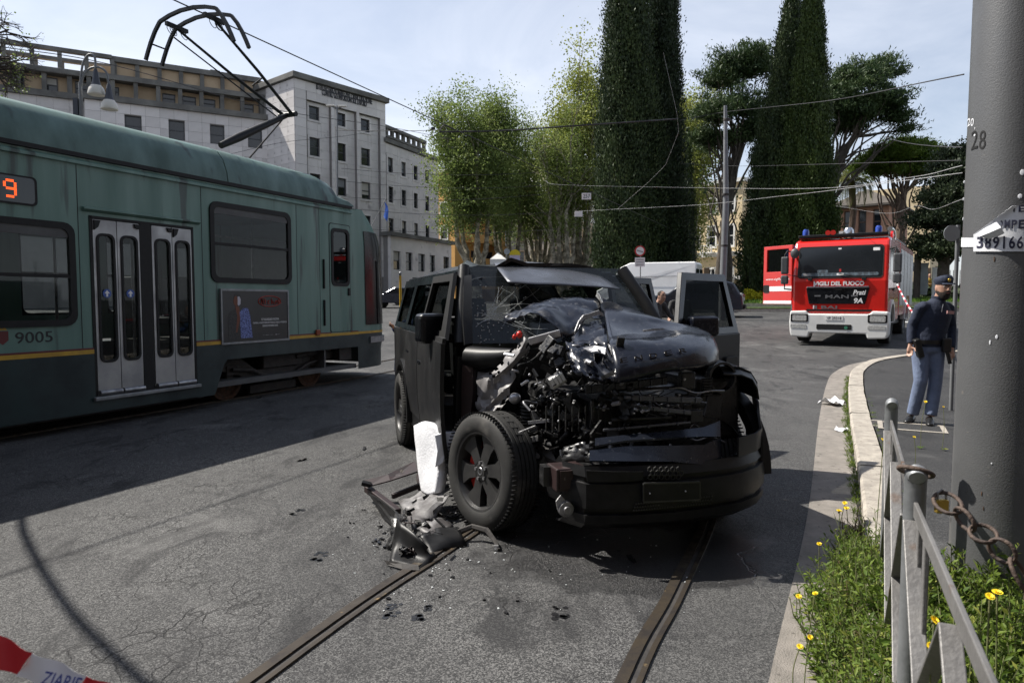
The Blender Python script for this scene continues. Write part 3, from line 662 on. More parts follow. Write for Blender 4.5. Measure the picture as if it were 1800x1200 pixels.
def window(parent, P4, fn, d=0.0, frame='win_frame', pane='window_dark', sill=None, cross=True, fw=.09, deep=.22):
    "P4 = opening (a0,z0,a1,z1); d = wall face; inward is +d"
    a0, z0, a1, z1 = P4; m = MB()
    m.ring([(a0, z0), (a1, z0), (a1, z1), (a0, z1)], [(a0+fw, z0+fw), (a1-fw, z0+fw), (a1-fw, z1-fw), (a0+fw, z1-fw)], fn, d+deep-.08, d+deep)
    if cross: zm = z0+(z1-z0)*.5; m.prism([(a0+fw, zm-.05), (a1-fw, zm-.05), (a1-fw, zm+.05), (a0+fw, zm+.05)], fn, d+deep-.07, d+deep-.02)
    w_ = m.build('window', frame, parent)
    m = MB(); m.prism([(a0, z0), (a1, z0), (a1, z1), (a0, z1)], fn, d+deep-.015, d+deep+.03); m.build('pane', pane, w_)
    if BR.random() < .42:
        zb_ = z1-fw-(z1-z0-2*fw)*BR.choice((.2, .35, .5, .5, .75)); MB().prism([(a0+fw, zb_), (a1-fw, zb_), (a1-fw, z1-fw), (a0+fw, z1-fw)], fn, d+deep-.03, d+deep-.018).build('blind', BR.choice(('blind_pale', 'blind_grey')), w_)
    if sill: m = MB(); m.ring([(a0-.22, z0-.22), (a1+.22, z0-.22), (a1+.22, z1+.22), (a0-.22, z1+.22)], [(a0, z0), (a1, z0), (a1, z1), (a0, z1)], fn, d-.1, d+deep-.09); m.build('surround', sill, w_)
    return w_
UNIT = MB().box((0, 0, 0), (1, 1, 1)).mesh('slab', 'slab_stone')
def clad(parent, fnM, x0, x1, z0, z1, holes, sw, sh, budget, order=None, th=.06):
    "stone slabs with open joints on a facade; fnM(x,z,w,h) gives the slab's matrix"
    cells = []; nz = int(round((z1-z0)/sh)); nx = max(1, int(round((x1-x0)/sw))); sw = (x1-x0)/nx; sh = (z1-z0)/nz
    for j in range(nz):
        for i in range(nx):
            R = [(x0+i*sw, z0+j*sh, x0+(i+1)*sw, z0+(j+1)*sh)]
            for h in holes:
                Q = []
                for r in R:
                    if r[2] <= h[0] or r[0] >= h[2] or r[3] <= h[1] or r[1] >= h[3]: Q.append(r); continue
                    if r[0] < h[0]: Q.append((r[0], r[1], h[0], r[3]))
                    if r[2] > h[2]: Q.append((h[2], r[1], r[2], r[3]))
                    a, b = max(r[0], h[0]), min(r[2], h[2])
                    if r[1] < h[1]: Q.append((a, r[1], b, h[1]))
                    if r[3] > h[3]: Q.append((a, h[3], b, r[3]))
                R = Q
            cells += [r for r in R if r[2]-r[0] > .12 and r[3]-r[1] > .12]
    if order: cells.sort(key=order)
    g = .009
    for r in cells[:budget]: inst('slab', UNIT, parent, fnM(r[0]+g, r[1]+g, r[2]-r[0]-2*g, r[3]-r[1]-2*g, th))
    if cells[budget:]:
        m = MB()
        for r in cells[budget:]: m.box((0, 0, 0), (1, 1, 1), fnM(r[0]+g, r[1]+g, r[2]-r[0]-2*g, r[3]-r[1]-2*g, th))
        tag(m.build('slab_field', 'slab_stone', parent), kind='stuff')
onB = lambda x, z, w, h, th: T(x, -th, z) @ S3(w, th, h)         # slabs on the y=0 face
onA = lambda y, z, w, h, th: T(-th, y, z) @ S3(th, w, h)         # slabs on the x=0 face
FB = lambda a, b, d: (a, d, b); FA = lambda a, b, d: (d, a, b)
def shell(b, LA, LB, z0, z1, hA, hB, mat, th=.3, wins=True, frame='win_frame', pane='window_dark', sill=None, cross=True, roof=True):
    m = MB(); m.holed(0, LB, z0, z1, hB, FB, 0, th); w1 = m.build('wall', mat, b)
    m = MB(); m.holed(th, LA, z0, z1, hA, FA, 0, th); m.build('wall', mat, b)
    m = MB(); m.box((LB-th, th, z0), (LB, LA-th, z1)); m.build('wall', mat, b); MB().box((th, LA-th, z0), (LB, LA, z1)).build('wall', mat, b)
    MB().box((th, th, z1-.4), (LB-th, LA-th, z1-.1)).build('roof', 'grey_conc', b)
    if wins:
        for h in hB: window(b, h, FB, 0, frame, pane, sill, cross)
        for h in hA: window(b, h, FA, 0, frame, pane, sill, cross)
# ---- institute: tower block
PT = Pl(-21.875, 70, .64, .768)
hx = lambda px, py, y=0.0: PT.hit(px, py, y=y)
inst_b = frame_thing('institute_building', 'tall pale stone office tower with dark wall lettering behind the tram', 'building', PT)
LBt = hx(678, 300).x; ztop = hx(525, 131).z; LAt = 5.2
cols = [(hx(546, 200).x, hx(564, 200).x), (hx(594, 215).x, hx(610, 215).x), (hx(637, 220).x, hx(652.5, 220).x)]
rows = [(hx(546, 208).z, hx(546, 184).z), (hx(546, 272).z, hx(546, 239.5).z)]
dzr = rows[0][0]-rows[1][0]; rows = [rows[0]]+[(rows[1][0]-dzr*k, rows[1][1]-dzr*k) for k in range(0, 4)]
holes = []; bays = []
for i, (a, b) in enumerate(cols):
    ba = (a-.45, .0, b+1.25, hx(546, 168).z-.5); bays.append(ba)
    for r in rows: holes.append((a, r[0], b, r[1]))
m = MB(); m.holed(0, LBt, 0, ztop, bays, FB, -.0, .35); m.build('wall', 'joint_stone', inst_b)
m = MB(); m.holed(0, LBt, 0, ztop, holes, FB, .36, .6); m.build('wall', 'joint_stone', inst_b)
MB().box((0, .62, 0), (LBt, LAt+8, ztop-.05)).build('core', 'joint_stone', inst_b)
for h in holes: window(inst_b, h, FB, .36, sill='slab_stone', deep=.2)
for ba in bays:
    hh = [h for h in holes if ba[0] < h[0] < ba[2]]
    clad(inst_b, lambda x, z, w, h, th: T(x, .36-th*.5, z) @ S3(w, th*.5, h), ba[0]+.02, ba[2]-.02, 4.2, ba[3]-.05, [(q[0]-.23, q[1]-.23, q[2]+.23, q[3]+.23) for q in hh], 1.25, .95, 0)
clad(inst_b, onB, 0, LBt, 4.2, ztop-.5, bays, 1.25, .95, 170, order=lambda r: -r[1])
clad(inst_b, onA, 0, LAt, 10, ztop-.5, [], 1.25, .95, 60, order=lambda r: -r[1])
MB().box((-.35, -.4, ztop-.45), (LBt+.35, LAt+8.3, ztop+.12)).build('cornice', 'grey_conc', inst_b, bevel=.05)
pbr('sign_dark', (.05, .05, .055), rough=.6)
for s_, c0, c1, yy in (('ISTITUTO NAZIONALE PER L\'ASSICURAZIONE', (555, 153), (653, 178), 0), ('CONTRO GLI INFORTUNI SUL LAVORO', (565, 164), (643.5, 182), 0)):
    a, b = hx(*c0), hx(*c1); text(s_, b.x-a.x, .62, 'sign_dark', inst_b, T((a.x+b.x)/2, -.10, (a.z+b.z)/2) @ RX(math.pi/2), .08, 'wall_lettering', bold=.012)
# ---- wing to the right
e = PT.w(LBt, 0, 0); PW = Pl(e.x, e.y, .404, .915); hw = lambda px, py, y=0.0: PW.hit(px, py, y=y)
wing = frame_thing('institute_wing', 'lower grey stone office wing with rooftop frame right of the tower', 'building', PW)
LW = hw(770, 300).x; zr = hw(690, 253).z
hB = []
cpx = [(681, 690), (704.5, 712.5), (726, 733), (746, 753)]
for a, b in cpx:
    xa, xb = hw(a, 300).x, hw(b, 300).x
    for y1, y0 in ((276, 302), (327, 355), (383, 411)): hB.append((xa, hw(681, y0).z, xb, hw(681, y1).z))
zc = hw(690, 417).z
shell(wing, 12, LW, zc, zr, [], hB, 'joint_stone', sill='slab_stone')
clad(wing, onB, 0, LW, zc+.1, zr-.2, [(h[0]-.23, h[1]-.23, h[2]+.23, h[3]+.23) for h in hB], 2.2, 1.05, 0)
hG = []
for a, b in ((680, 693), (702, 714), (724, 736), (744.5, 754), (769, 779)): hG.append((hw(a, 450).x+.0, hw(681, 474).z, hw(b, 450).x, hw(681, 441).z))
LG = hw(783, 450).x
m = MB(); m.holed(-.5, LG, 0, zc, hG, FB, -.9, -.5); m.build('plinth', 'slab_stone', wing); MB().box((-.5, -.48, 0), (LG, 11, zc)).build('plinth_core', 'joint_stone', wing)
for h in hG: window(wing, h, FB, -.9, deep=.3)
MB().box((-.9, -1.3, zc), (LG+.4, .3, zc+.45)).build('string_course', 'grey_conc', wing)
MB().box((-.3, -.3, zr-.1), (LW+.3, .6, zr+.35)).build('cornice', 'grey_conc', wing)
za, zb = zr+.35, hw(690, 226).z
MB().box((0, 4, zr), (LW-2, 11, zr+2.2)).build('penthouse', 'beige_wall', wing)
for k in range(9):
    x = LW*.8*k/8; MB().box((x-.18, .5, za), (x+.18, .86, zb)).build('frame_post', 'grey_conc', wing)
MB().box((-.2, .4, zb), (LW*.82, 1.0, zb+.35)).build('frame_beam', 'grey_conc', wing); MB().box((-.2, .4, (za+zb)/2-.3), (LW*.82, .9, (za+zb)/2-.05)).build('frame_beam', 'grey_conc', wing)
# ---- long left block
e = PT.w(0, LAt, 0); PLB = Pl(e.x, e.y, .877, .48); hl = lambda px, py, y=0.0: PLB.hit(px, py, y=y)
left = frame_thing('terraced_building', 'long pale stone block with beige attic terraces behind the tram roof', 'building', PLB)
xl = hl(148, 170).x; zk = hl(300, 182).z; zk0 = zk-.55
hB = []
for a, b in ((220, 249), (297, 324.5), (369.5, 394), (436, 460)): hB.append((hl(a, 230).x, hl(369, 252).z, hl(b, 230).x, hl(369, 219).z))
hB += [(h[0], h[1]-3.9, h[2], h[3]-3.9) for h in hB]
m = MB(); m.holed(xl, .0, 0, zk0, hB, FB, 0, .4); m.build('wall', 'joint_stone', left); MB().box((xl, .42, 0), (0, 14, zk0)).build('core', 'joint_stone', left)
for h in hB: window(left, h, FB, 0, deep=.25, sill=None)
clad(left, onB, xl, 0, 9.5, zk0, [(h[0]-.02, h[1]-.02, h[2]+.02, h[3]+.02) for h in hB], 1.25, 1.0, 70, order=lambda r: -r[1])
MB().box((xl-.3, -.35, zk0), (.0, 1.6, zk)).build('cornice', 'grey_conc', left)
# attic storeys: beige back wall, grey pillars, beams
def attic(z0, z1, x0, x1, yf, yb, pitch, wins_, beam=.5):
    hs = [(a, z0+.35, b, z1-beam-.35) for a, b in wins_]
    m = MB(); m.holed(x0, x1, z0, z1-.05, hs, FB, yb, yb+.3); m.build('attic_wall', 'beige_wall', left)
    for h in hs: window(left, h, FB, yb, deep=.15)
    n = int((x1-x0)/pitch)
    for k in range(n+1):
        x = x0+k*pitch; MB().box((x, yf, z0), (x+.38, yb+.02 if k % 3 == 0 else yf+.55, z1-beam)).build('pillar', 'grey_conc', left)
    MB().box((x0-.2, yf-.15, z1-beam), (x1+.3, yb+.6, z1)).build('attic_beam', 'grey_conc', left)
zA = hl(300, 143).z; zB = hl(300, 106).z
ww = [(hl(a, 170).x*1.02, hl(b, 170).x*1.02) for a, b in ((290, 313), (325, 349), (358, 383), (428, 450), (205, 215))]
attic(zk, zA, xl+.2, -.1, .4, 1.5, 1.95, [w_ for w_ in ww if w_[1] < -.4])
xr2 = hl(196, 100).x
attic(zA, zB, xr2, -.6, 1.5, 2.5, 1.95, [(hl(212, 130).x, hl(224, 130).x)])
MB().box((xr2, 2.5, zB-.2), (-.4, 13, zB+.05)).build('roof', 'grey_conc', left); MB().box((hl(380, 110).x, 6, zB), (hl(398, 110).x, 7.4, zB+1.5)).build('roof_hut', 'grey_conc', left)
MB().box((xr2, 1.8, zk), (0, 13, zB-.2)).build('core', 'beige_wall', left)
# far left end: set back, rounded corner, open frame on the roof
xe = hl(-60, 170).x; ys = 1.0
MB().box((xe, ys, 0), (xl, 14, zk0)).build('core', 'joint_stone', left)
clad(left, lambda x, z, w, h, th: T(x, ys-th, z) @ S3(w, th, h), xe, xl-.02, 11.5, zk0, [], 1.25, 1.0, 0)
MB().box((xe, ys-.35, zk0), (xl-.31, ys+1.2, zk)).build('cornice', 'grey_conc', left)
m = MB(); G = []
for a in np.linspace(0, math.pi/2, 9): G.append([(xl+1.0+1.6*math.sin(a)-.5, ys+2.2-1.7*math.cos(a)+.2, z) for z in (zk, zA-.6)])
MB().box((xe, ys+1.0, zk), (xl+1.2, 13, zA-.4)).build('attic_wall', 'beige_wall', left)
for k in range(5): window(left, (xl-.8-k*2.6, zk+.1, xl+.4-k*2.6, zk+1.5), FB, ys+.75, frame='win_frame', deep=.2)
for k in range(9): MB().box((xl+.6-k*2.0, ys+.1, zk), (xl+1.0-k*2.0, ys+.5, zA-.5)).build('pillar', 'grey_conc', left)
MB().box((xe, ys-.25, zA-.5), (xl+1.4, ys+1.6, zA+.05)).build('terrace_slab', 'grey_conc', left, bevel=.1)
for k in range(9): MB().box((xl+2.2-k*2.15, ys+.2, zA+.05), (xl+2.55-k*2.15, ys+.55, zB-.35)).build('frame_post', 'grey_conc', left)
for k in range(9): MB().box((xl+2.2-k*2.15, ys+3.4, zA+.05), (xl+2.5-k*2.15, ys+3.7, zB-.35)).build('frame_post', 'grey_conc', left)
MB().box((xe, ys+.1, zB-.35), (xr2, ys+.65, zB)).build('frame_beam', 'grey_conc', left); MB().box((xe, ys+3.3, zB-.35), (xr2, ys+3.8, zB)).build('frame_beam', 'grey_conc', left)
MB().box((xl+.2, ys+2.5, zA), (xr2, 13, zA+1.6)).build('roof_room', 'beige_wall', left)
# ---- further blocks
def corner_block(name, label, px, D, LA, LB, ztop_px, mat, hA, hB, **k):
    p = at(px, ztop_px, D); P = Pl(p.x, D, .64, .768); b = frame_thing(name, label, 'building', P)
    shell(b, LA, LB, 0, p.z, hA, hB, mat, **k); return b, P, p.z
def grid_holes(a0, step, n, w, z0, dz, rows_, h): return [(a0+i*step, z0+j*dz, a0+i*step+w, z0+j*dz+h) for i in range(n) for j in range(rows_)]
oc, Po, zo = corner_block('ochre_building', 'ochre apartment block with dark balconies beside the institute wing', 799, 105, 6.5, 24, 300, 'ochre', grid_holes(1.6, 3.0, 2, 1.4, 3.8, 3.6, 4, 1.9), grid_holes(12, 4.5, 3, 1.4, 3.5, 3.6, 4, 2.0), frame='shutter', sill='white_wall')
MB().box((-.4, -.4, zo), (24.4, 6.9, zo+.4)).build('cornice', 'white_wall', oc)
for k in range(4):
    z = 3.4+3.6*k; MB().box((2, -1.6, z-.2), (10, 0, z)).build('balcony', 'ochre', oc); MB().box((2, -1.6, z), (10, -1.5, z+1.05)).build('parapet', 'ochre', oc); window(oc, (3.5, z, 5.2, z+2.3), FB, -.02, 'shutter', deep=.03); window(oc, (7, z, 8.6, z+2.3), FB, -.02, 'shutter', deep=.03)
wb, Pw_, zw = corner_block('white_building', 'white apartment block glimpsed behind the plane tree trunks', 962, 118, 11, 20, 285, 'white_wall', grid_holes(1.5, 3.2, 3, 1.3, 3.5, 3.5, 6, 1.8), grid_holes(2, 3.5, 5, 1.4, 3.5, 3.5, 6, 1.9), sill='white_wall')
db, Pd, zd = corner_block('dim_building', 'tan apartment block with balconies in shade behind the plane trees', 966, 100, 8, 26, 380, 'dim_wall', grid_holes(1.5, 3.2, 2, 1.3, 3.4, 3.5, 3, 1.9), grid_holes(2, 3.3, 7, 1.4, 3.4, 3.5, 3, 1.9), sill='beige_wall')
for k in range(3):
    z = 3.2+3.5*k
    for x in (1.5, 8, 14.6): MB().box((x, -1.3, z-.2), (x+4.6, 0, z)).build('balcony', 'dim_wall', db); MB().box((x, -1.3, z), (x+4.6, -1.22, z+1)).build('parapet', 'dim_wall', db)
# cream palazzo: lit face to the left
pc = at(1228, 318, 96); PPz = Pl(pc.x, 96, .64, .768); pal = thing('cream_palazzo', 'cream corner palazzo with white balconies behind the light pole', 'building', (pc.x+5.4, 96-2.2, 0), math.atan2(.768, .64)+math.radians(-8))
zp = pc.z; hA = []
for y in (1.2, 4.0, 6.6):
    for z0, z1 in ((zp-4.2, zp-2.3), (zp-9.0, zp-6.2), (zp-15, zp-12.1), (zp-20.5, zp-17.6)): hA.append((y, max(.6, z0), y+1.15, max(1.6, z1)))
shell(pal, 9, 16, 0, zp, [h for h in hA if h[1] > .7], grid_holes(2, 3.6, 4, 1.2, 4.5, 4.6, 3, 2.6), 'cream_wall', sill='white_wall', frame='win_white')
for z in (zp-.2, zp-10.2, 4.6): MB().box((-.6, -.5, z-.25), (16.4, 9.5, z+.25)).build('cornice', 'white_wall', pal)
for z in (zp-10, 4.8):
    for y in (.8, 3.6, 6.2):
        m = MB(); m.box((-1.5, y, z), (0, y+2, z+.2)); m.box((-1.5, y, z+1), (-1.3, y+2, z+1.15)); bl = m.build('balcony', 'white_wall', pal)
        for q in range(6): MB().lathe([(.06, 0), (.1, .3), (.05, .8), (.06, 1)], 8, T(-1.4, y+.15+q*.34, z)).build('baluster', 'white_wall', bl, smooth=50)
MB().box((-.15, 0, 0), (-.02, 9, 3.9)).build('rusticated_base', 'brown_wall', pal)
# pink villa with hipped roof
pv = at(1563, 352, 68); PV = Pl(pv.x, 68, .64, .768); vil = frame_thing('terracotta_villa', 'terracotta villa with dark hipped roof behind the umbrella pine', 'building', PV)
zv = pv.z; LAv, LBv = 4.9, 9.5
hA = [(a, zv-3.2, a+.75, zv-.75) for a in (.65, 2.0, 3.35)]+[(2.0, zv-7.6, 2.95, zv-5.2)]
shell(vil, LAv, LBv, 0, zv-.4, hA, [(3, zv-6, 4.2, zv-4.2), (6, zv-6, 7.2, zv-4.2)], 'pink_wall', frame='shutter')
ov = .9; zt = zv+1.6; MB().add([(-ov, -ov, zv-.3), (LBv+ov, -ov, zv-.3), (LBv+ov, LAv+ov, zv-.3), (-ov, LAv+ov, zv-.3), (2.2, LAv/2, zt), (LBv-2.2, LAv/2, zt), (-ov, -ov, zv-.5), (LBv+ov, -ov, zv-.5), (LBv+ov, LAv+ov, zv-.5), (-ov, LAv+ov, zv-.5)],
    [(0, 1, 5, 4), (1, 2, 5), (2, 3, 4, 5), (3, 0, 4), (6, 7, 1, 0), (7, 8, 2, 1), (8, 9, 3, 2), (9, 6, 0, 3), (9, 8, 7, 6)]).build('roof', 'roof_tile', vil)
pbr('flower_red', (.4, .06, .05), (.1, .15, .03), rough=.8, scale=12)
for a in (.65, 2.0, 3.35): MB().box((-.35, a-.1, zv-3.35), (-.02, a+.85, zv-3.05)).build('flower_box', 'flower_red', vil, bevel=.06)
MB().box((-.12, -.06, zv-4.1), (-.0, LAv, zv-3.9)).build('string_course', 'brown_wall', vil)
# low buildings that close the view down the side streets
for nm, lb, px, D, LA, LB, yp, mt in (('low_house', 'grey low house roof left of the palm trunk', 1460, 80, 8, 9, 428, 'white_wall'), ('yellow_house', 'small yellow house top right of the villa roof', 1640, 120, 12, 10, 325, 'cream_wall')):
    corner_block(nm, lb, px, D, LA, LB, yp, mt, grid_holes(1.5, 3, 2, 1.1, 3.2, 3.4, 2, 1.6), [])
bw = thing('garden_wall', 'brown garden wall with railings behind the cypress trunks', 'wall', at(1275, 520, 62))
bw.location.z = gz(bw.location.x, bw.location.y)
m = MB(); m.box((-14, 0, -.5), (34, .4, 1.5)); m.build('wall_base', 'brown_wall', bw)
for k in range(12): MB().box((-14+k*4, -.1, 1.5), (-13.5+k*4, .5, 3.2)).build('pier', 'brown_wall', bw)
m = MB()
for k in range(160): m.box((-13.8+k*.3, .18, 1.5), (-13.76+k*.3, .22, 3.0))
tag(m.build('railing', 'dirty_iron', bw), kind='stuff')
pbr('added_block_dark', (.075, .055, .045), (.055, .04, .034), rough=.9, scale=1.5)  # dark colour chosen so the added blocks send back little light
# ---- unseen dark blocks added behind and right of the viewpoint to dim reflections
P_ = Pl(34, -17, -1, .05); fb_ = frame_thing('added_rear_block', 'unseen dark apartment block added behind the viewpoint to dim reflections', 'building', P_)
shell(fb_, 12, 74, 0, 21, [], grid_holes(2, 4.4, 16, 1.5, 4.5, 3.7, 4, 2.0), 'added_block_dark', sill='brown_wall'); bpy.data.objects[fb_.name].rotation_euler = (0, 0, P_.ang)
P_ = Pl(19, 9, -.30, -.95); sb_ = frame_thing('added_side_block', 'unseen dark block added right of the pavement to dim reflections and fill light', 'building', P_)
shell(sb_, 10, 24, 0, 17, [], grid_holes(2, 4.2, 5, 1.5, 4.5, 3.7, 3, 2.0), 'added_block_dark', sill='brown_wall')
# ================================================================== trees and planting
leafmat('plane_leaf', (.11, .155, .04), (.20, .255, .075), (.28, .325, .11), tr=.5)
leafmat('plane_leaf_pale', (.15, .18, .035), (.27, .30, .075), (.36, .37, .12), tr=.5)
leafmat('cypress_leaf', (.018, .032, .012), (.05, .075, .024), (.075, .095, .03), tr=.12)
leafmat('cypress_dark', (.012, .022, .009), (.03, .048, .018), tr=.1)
leafmat('cypress_green', (.022, .042, .008), (.062, .092, .02), (.09, .12, .03), tr=.15)
leafmat('pine_leaf', (.03, .055, .022), (.068, .105, .036), (.11, .14, .055), tr=.2)
leafmat('umbrella_leaf', (.045, .085, .012), (.12, .18, .022), (.2, .25, .04), tr=.3)
leafmat('holm_leaf', (.02, .032, .016), (.055, .075, .035), (.09, .11, .06), tr=.15)
leafmat('bush_leaf', (.06, .11, .02), (.13, .2, .03), tr=.3); leafmat('bush_yellow', (.35, .34, .02), (.6, .55, .03), tr=.3)
leafmat('grass_leaf', (.05, .11, .015), (.12, .2, .03), (.2, .24, .06), tr=.35)
leafmat('palm_leaf', (.09, .12, .03), (.22, .22, .07), (.42, .36, .14), tr=.3)
pbr('plane_bark', (.42, .38, .29), (.16, .14, .10), rough=.9, scale=2.2, bump=.3, bscale=9, lo=.42, hi=.56)
pbr('dark_bark', (.05, .04, .032), (.09, .075, .06), rough=.95, scale=4, bump=.6, bscale=12); pbr('pine_bark', (.16, .11, .08), (.085, .06, .045), rough=.95, scale=5, bump=.7, bscale=10)
def cards(name, C, size, mat, parent, normal=None, aspect=1.0, up_bias=None, jitter=1.0, rnd=None, fold=True):
    "many small leaf faces: C = centres (n,3); size scalar or array; up_bias = long axis direction"
    n = len(C); C = np.asarray(C, float)
    a = RNG.normal(size=(n, 3))
    if up_bias is not None: a = a*jitter*.5+np.asarray(up_bias)
    a /= np.linalg.norm(a, axis=1)[:, None]
    nn = RNG.normal(size=(n, 3))
    if normal is not None: nn = nn*.55+normal
    b = np.cross(nn, a); b /= np.maximum(1e-6, np.linalg.norm(b, axis=1))[:, None]
    s = (np.full(n, size) if np.isscalar(size) else size)*RNG.uniform(.65, 1.35, n)
    A = a*s[:, None]*.5*aspect; B = b*s[:, None]*.5
    V = np.stack([C-A, C+B*.9, C+A, C-B*.9], 1).reshape(-1, 3)
    me = bpy.data.meshes.new(name); me.vertices.add(4*n); me.vertices.foreach_set('co', V.ravel()); me.loops.add(4*n); me.loops.foreach_set('vertex_index', np.arange(4*n, dtype=np.int32)); me.polygons.add(n); me.polygons.foreach_set('loop_start', np.arange(0, 4*n, 4, dtype=np.int32)); me.polygons.foreach_set('loop_total', np.full(n, 4, dtype=np.int32))
    me.materials.append(M_[mat]); r = RNG.random(n) if rnd is None else np.clip(rnd+RNG.normal(size=n)*.16, 0, 1)
    at_ = me.attributes.new('rnd', 'FLOAT', 'FACE'); at_.data.foreach_set('value', r.astype(np.float32)); me.update(); me.validate()
    return link(name, me, parent)
def limb(m, p, q, r0, r1, wob=.08, n=5, k=7):
    p, q = Vector(p), Vector(q); L = (q-p).length; P = []
    for i in range(n+1):
        t = i/n; w_ = wob*L*math.sin(math.pi*t); P.append(p.lerp(q, t)+Vector((random.uniform(-1, 1), random.uniform(-1, 1), random.uniform(-.5, .5)))*w_*.6)
    m.tube(P, [r0+(r1-r0)*i/n for i in range(n+1)], k); return P
def plane_tree(label, x, y, h, w, mat, seed, nl=15000, fork=.12, cz=.36):
    random.seed(seed); z = gz(x, y); t = thing('plane_tree', label, 'tree', (x, y, z), 0, 'plane trees across the square')
    m = MB(); fz = h*fork; limb(m, (0, 0, -.3), (random.uniform(-.3, .3), 0, fz), .62, .52, .05, 5, 10); tips = []
    nb = random.randint(5, 6)
    for i in range(nb):
        az = 2*math.pi*i/nb+random.uniform(-.4, .4); rd = w*.5*random.uniform(.35, .95)
        a = Vector((.1*math.cos(az), .1*math.sin(az), fz-.2)); b = Vector((rd*.55*math.cos(az), rd*.55*math.sin(az), fz+h*.16)); c = Vector((rd*.9*math.cos(az), rd*.9*math.sin(az), h*random.uniform(.68, .9)))
        limb(m, a, b, .34, .26, .1, 5, 8); P = limb(m, b, c, .25, .06, .05, 8, 6)
        for k in range(9):
            s_ = P[random.randint(1, 8)]; v = Vector((random.gauss(0, .7), random.gauss(0, .7), random.uniform(.8, 1.6))).normalized()*random.uniform(1.6, 3.6)*h/18
            Q = limb(m, s_, s_+v, .075, .025, .08, 4, 5); tips += Q[1:]
            for r_ in range(3):
                v2 = Vector((random.gauss(0, 1), random.gauss(0, 1), random.uniform(.2, 1.2))).normalized()*random.uniform(.8, 1.9); Q2 = limb(m, Q[random.randint(1, 4)], Q[-1]+v2, .028, .012, .08, 3, 4); tips += Q2[1:]
        tips += P[4:]
    m.build('trunk', 'plane_bark', t, smooth=50)
    tips = np.array([list(p) for p in tips if p.z > h*cz*.8]); 
    # an outer hull with uneven lobes keeps the crown airy but with a leafy outline
    nl = int(nl*2.3); N1 = int(nl*.62); C1 = tips[RNG.integers(0, len(tips), N1)]+RNG.normal(size=(N1, 3))*np.array([.5, .5, .45])*h/18
    N2 = nl-N1; nc = 110; th = RNG.uniform(0, 2*math.pi, nc); ct = RNG.uniform(-.75, 1, nc); st = np.sqrt(1-ct**2); rad = RNG.uniform(.55, 1.0, nc)
    cl = np.stack([np.cos(th)*st*rad*w*.5, np.sin(th)*st*rad*w*.5, h*(cz+1)/2+ct*rad*h*(1-cz)/2*.98], 1)
    C2 = cl[RNG.integers(0, nc, N2)]+RNG.normal(size=(N2, 3))*np.array([.62, .62, .55])*h/18
    C = np.concatenate([C1, C2]); cards('crown', C, .135*h/18, mat, t, aspect=1.3, rnd=.5+.35*np.sin(C[:, 0]*1.7+C[:, 2]*.9+seed)); return t
def dep(px, D): return (px-900)/F_PX*D*1.0
def hpx(py, D, z=0): return CAM_H+(600-py)/F_PX*D*1.0-D*_s/_c if False else at(900, py, D).z
plane_tree('broad plane tree beside the ochre building, leftmost of the plane trees', dep(838, 66), 66, at(838, 150, 66).z-1.3, 9.0, 'plane_leaf', 3, 26000, cz=.20)
plane_tree('plane tree with the tall rounded crown left of the tall cypresses', dep(1022, 72), 72, at(1020, 112, 72).z-1.3, 7.0, 'plane_leaf_pale', 5, 17000, cz=.26)
plane_tree('smaller plane tree between the two tall plane crowns', dep(945, 78), 78, at(950, 232, 78).z-1.3, 6.5, 'plane_leaf', 8, 12000, cz=.22)
plane_tree('plane tree right behind the dark tall cypress', dep(1206, 74), 74, at(1195, 150, 74).z-1.3, 5.6, 'plane_leaf_pale', 9, 12000, cz=.10)
plane_tree('slender plane tree in front of the tan apartment block', dep(990, 68), 68, at(990, 215, 68).z-1.3, 4.6, 'plane_leaf', 13, 9000, cz=.28)
plane_tree('plane tree inside the crown gap right of the ochre building', dep(890, 74), 74, at(890, 185, 74).z-1.3, 6.0, 'plane_leaf', 17, 11000, cz=.24)
def cypress(label, x, y, h, w, mat, seed, n=46000, lean=0.0, tops=1):
    random.seed(seed); z = gz(x, y); t = thing('cypress_tree', label, 'tree', (x, y, z), 0, 'tall cypress trees')
    m = MB(); limb(m, (0, 0, -.3), (lean*.82, 0, h*.82), .34, .05, .004, 6, 9); m.build('trunk', 'dark_bark', t, smooth=50)
    def R(u, az): return w*.5*np.clip(np.minimum(1.0, (u+.02)/.10)**.6*np.where(u < .15, 1, 1-.90*((np.maximum(u, .15)-.15)/.87)**1.12), .03, 1)*np.where(u > .86, np.sqrt(np.maximum(0, 1-((u-.86)/.15)**2)), 1)*(1+.10*np.sin(az*3+seed+u*5)+.08*np.sin(az*7+u*31)+.07*np.sin(u*55+az*2))
    nc = n//110; u = RNG.uniform(.03, .99, nc)**.95; az = RNG.uniform(0, 2*math.pi, nc); r = R(u, az)*RNG.uniform(.70, 1.10, nc)
    c = np.stack([np.cos(az)*r+lean*u, np.sin(az)*r, u*h], 1); nrm = np.stack([np.cos(az), np.sin(az), .35*np.ones(nc)], 1)
    k = RNG.integers(0, nc, n); off = RNG.normal(size=(n, 3))*np.array([.17, .17, .46])*(h/22)
    cr = cards('crown', c[k]+off, .088*min(h, 22)/20, mat, t, normal=nrm[k]*1.1, aspect=1.9, up_bias=np.stack([np.cos(az[k])*.35, np.sin(az[k])*.35, np.ones(n)], 1), jitter=.55, rnd=(.42+.3*np.sin(az*5+u*40))[k])
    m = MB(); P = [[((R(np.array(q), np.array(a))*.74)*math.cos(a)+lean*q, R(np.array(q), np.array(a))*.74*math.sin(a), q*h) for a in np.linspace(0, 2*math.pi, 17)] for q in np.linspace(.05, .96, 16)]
    m.sheet([[tuple(float(v) for v in p) for p in row] for row in P]).build('inner_foliage', 'cypress_core', t, smooth=60); return t
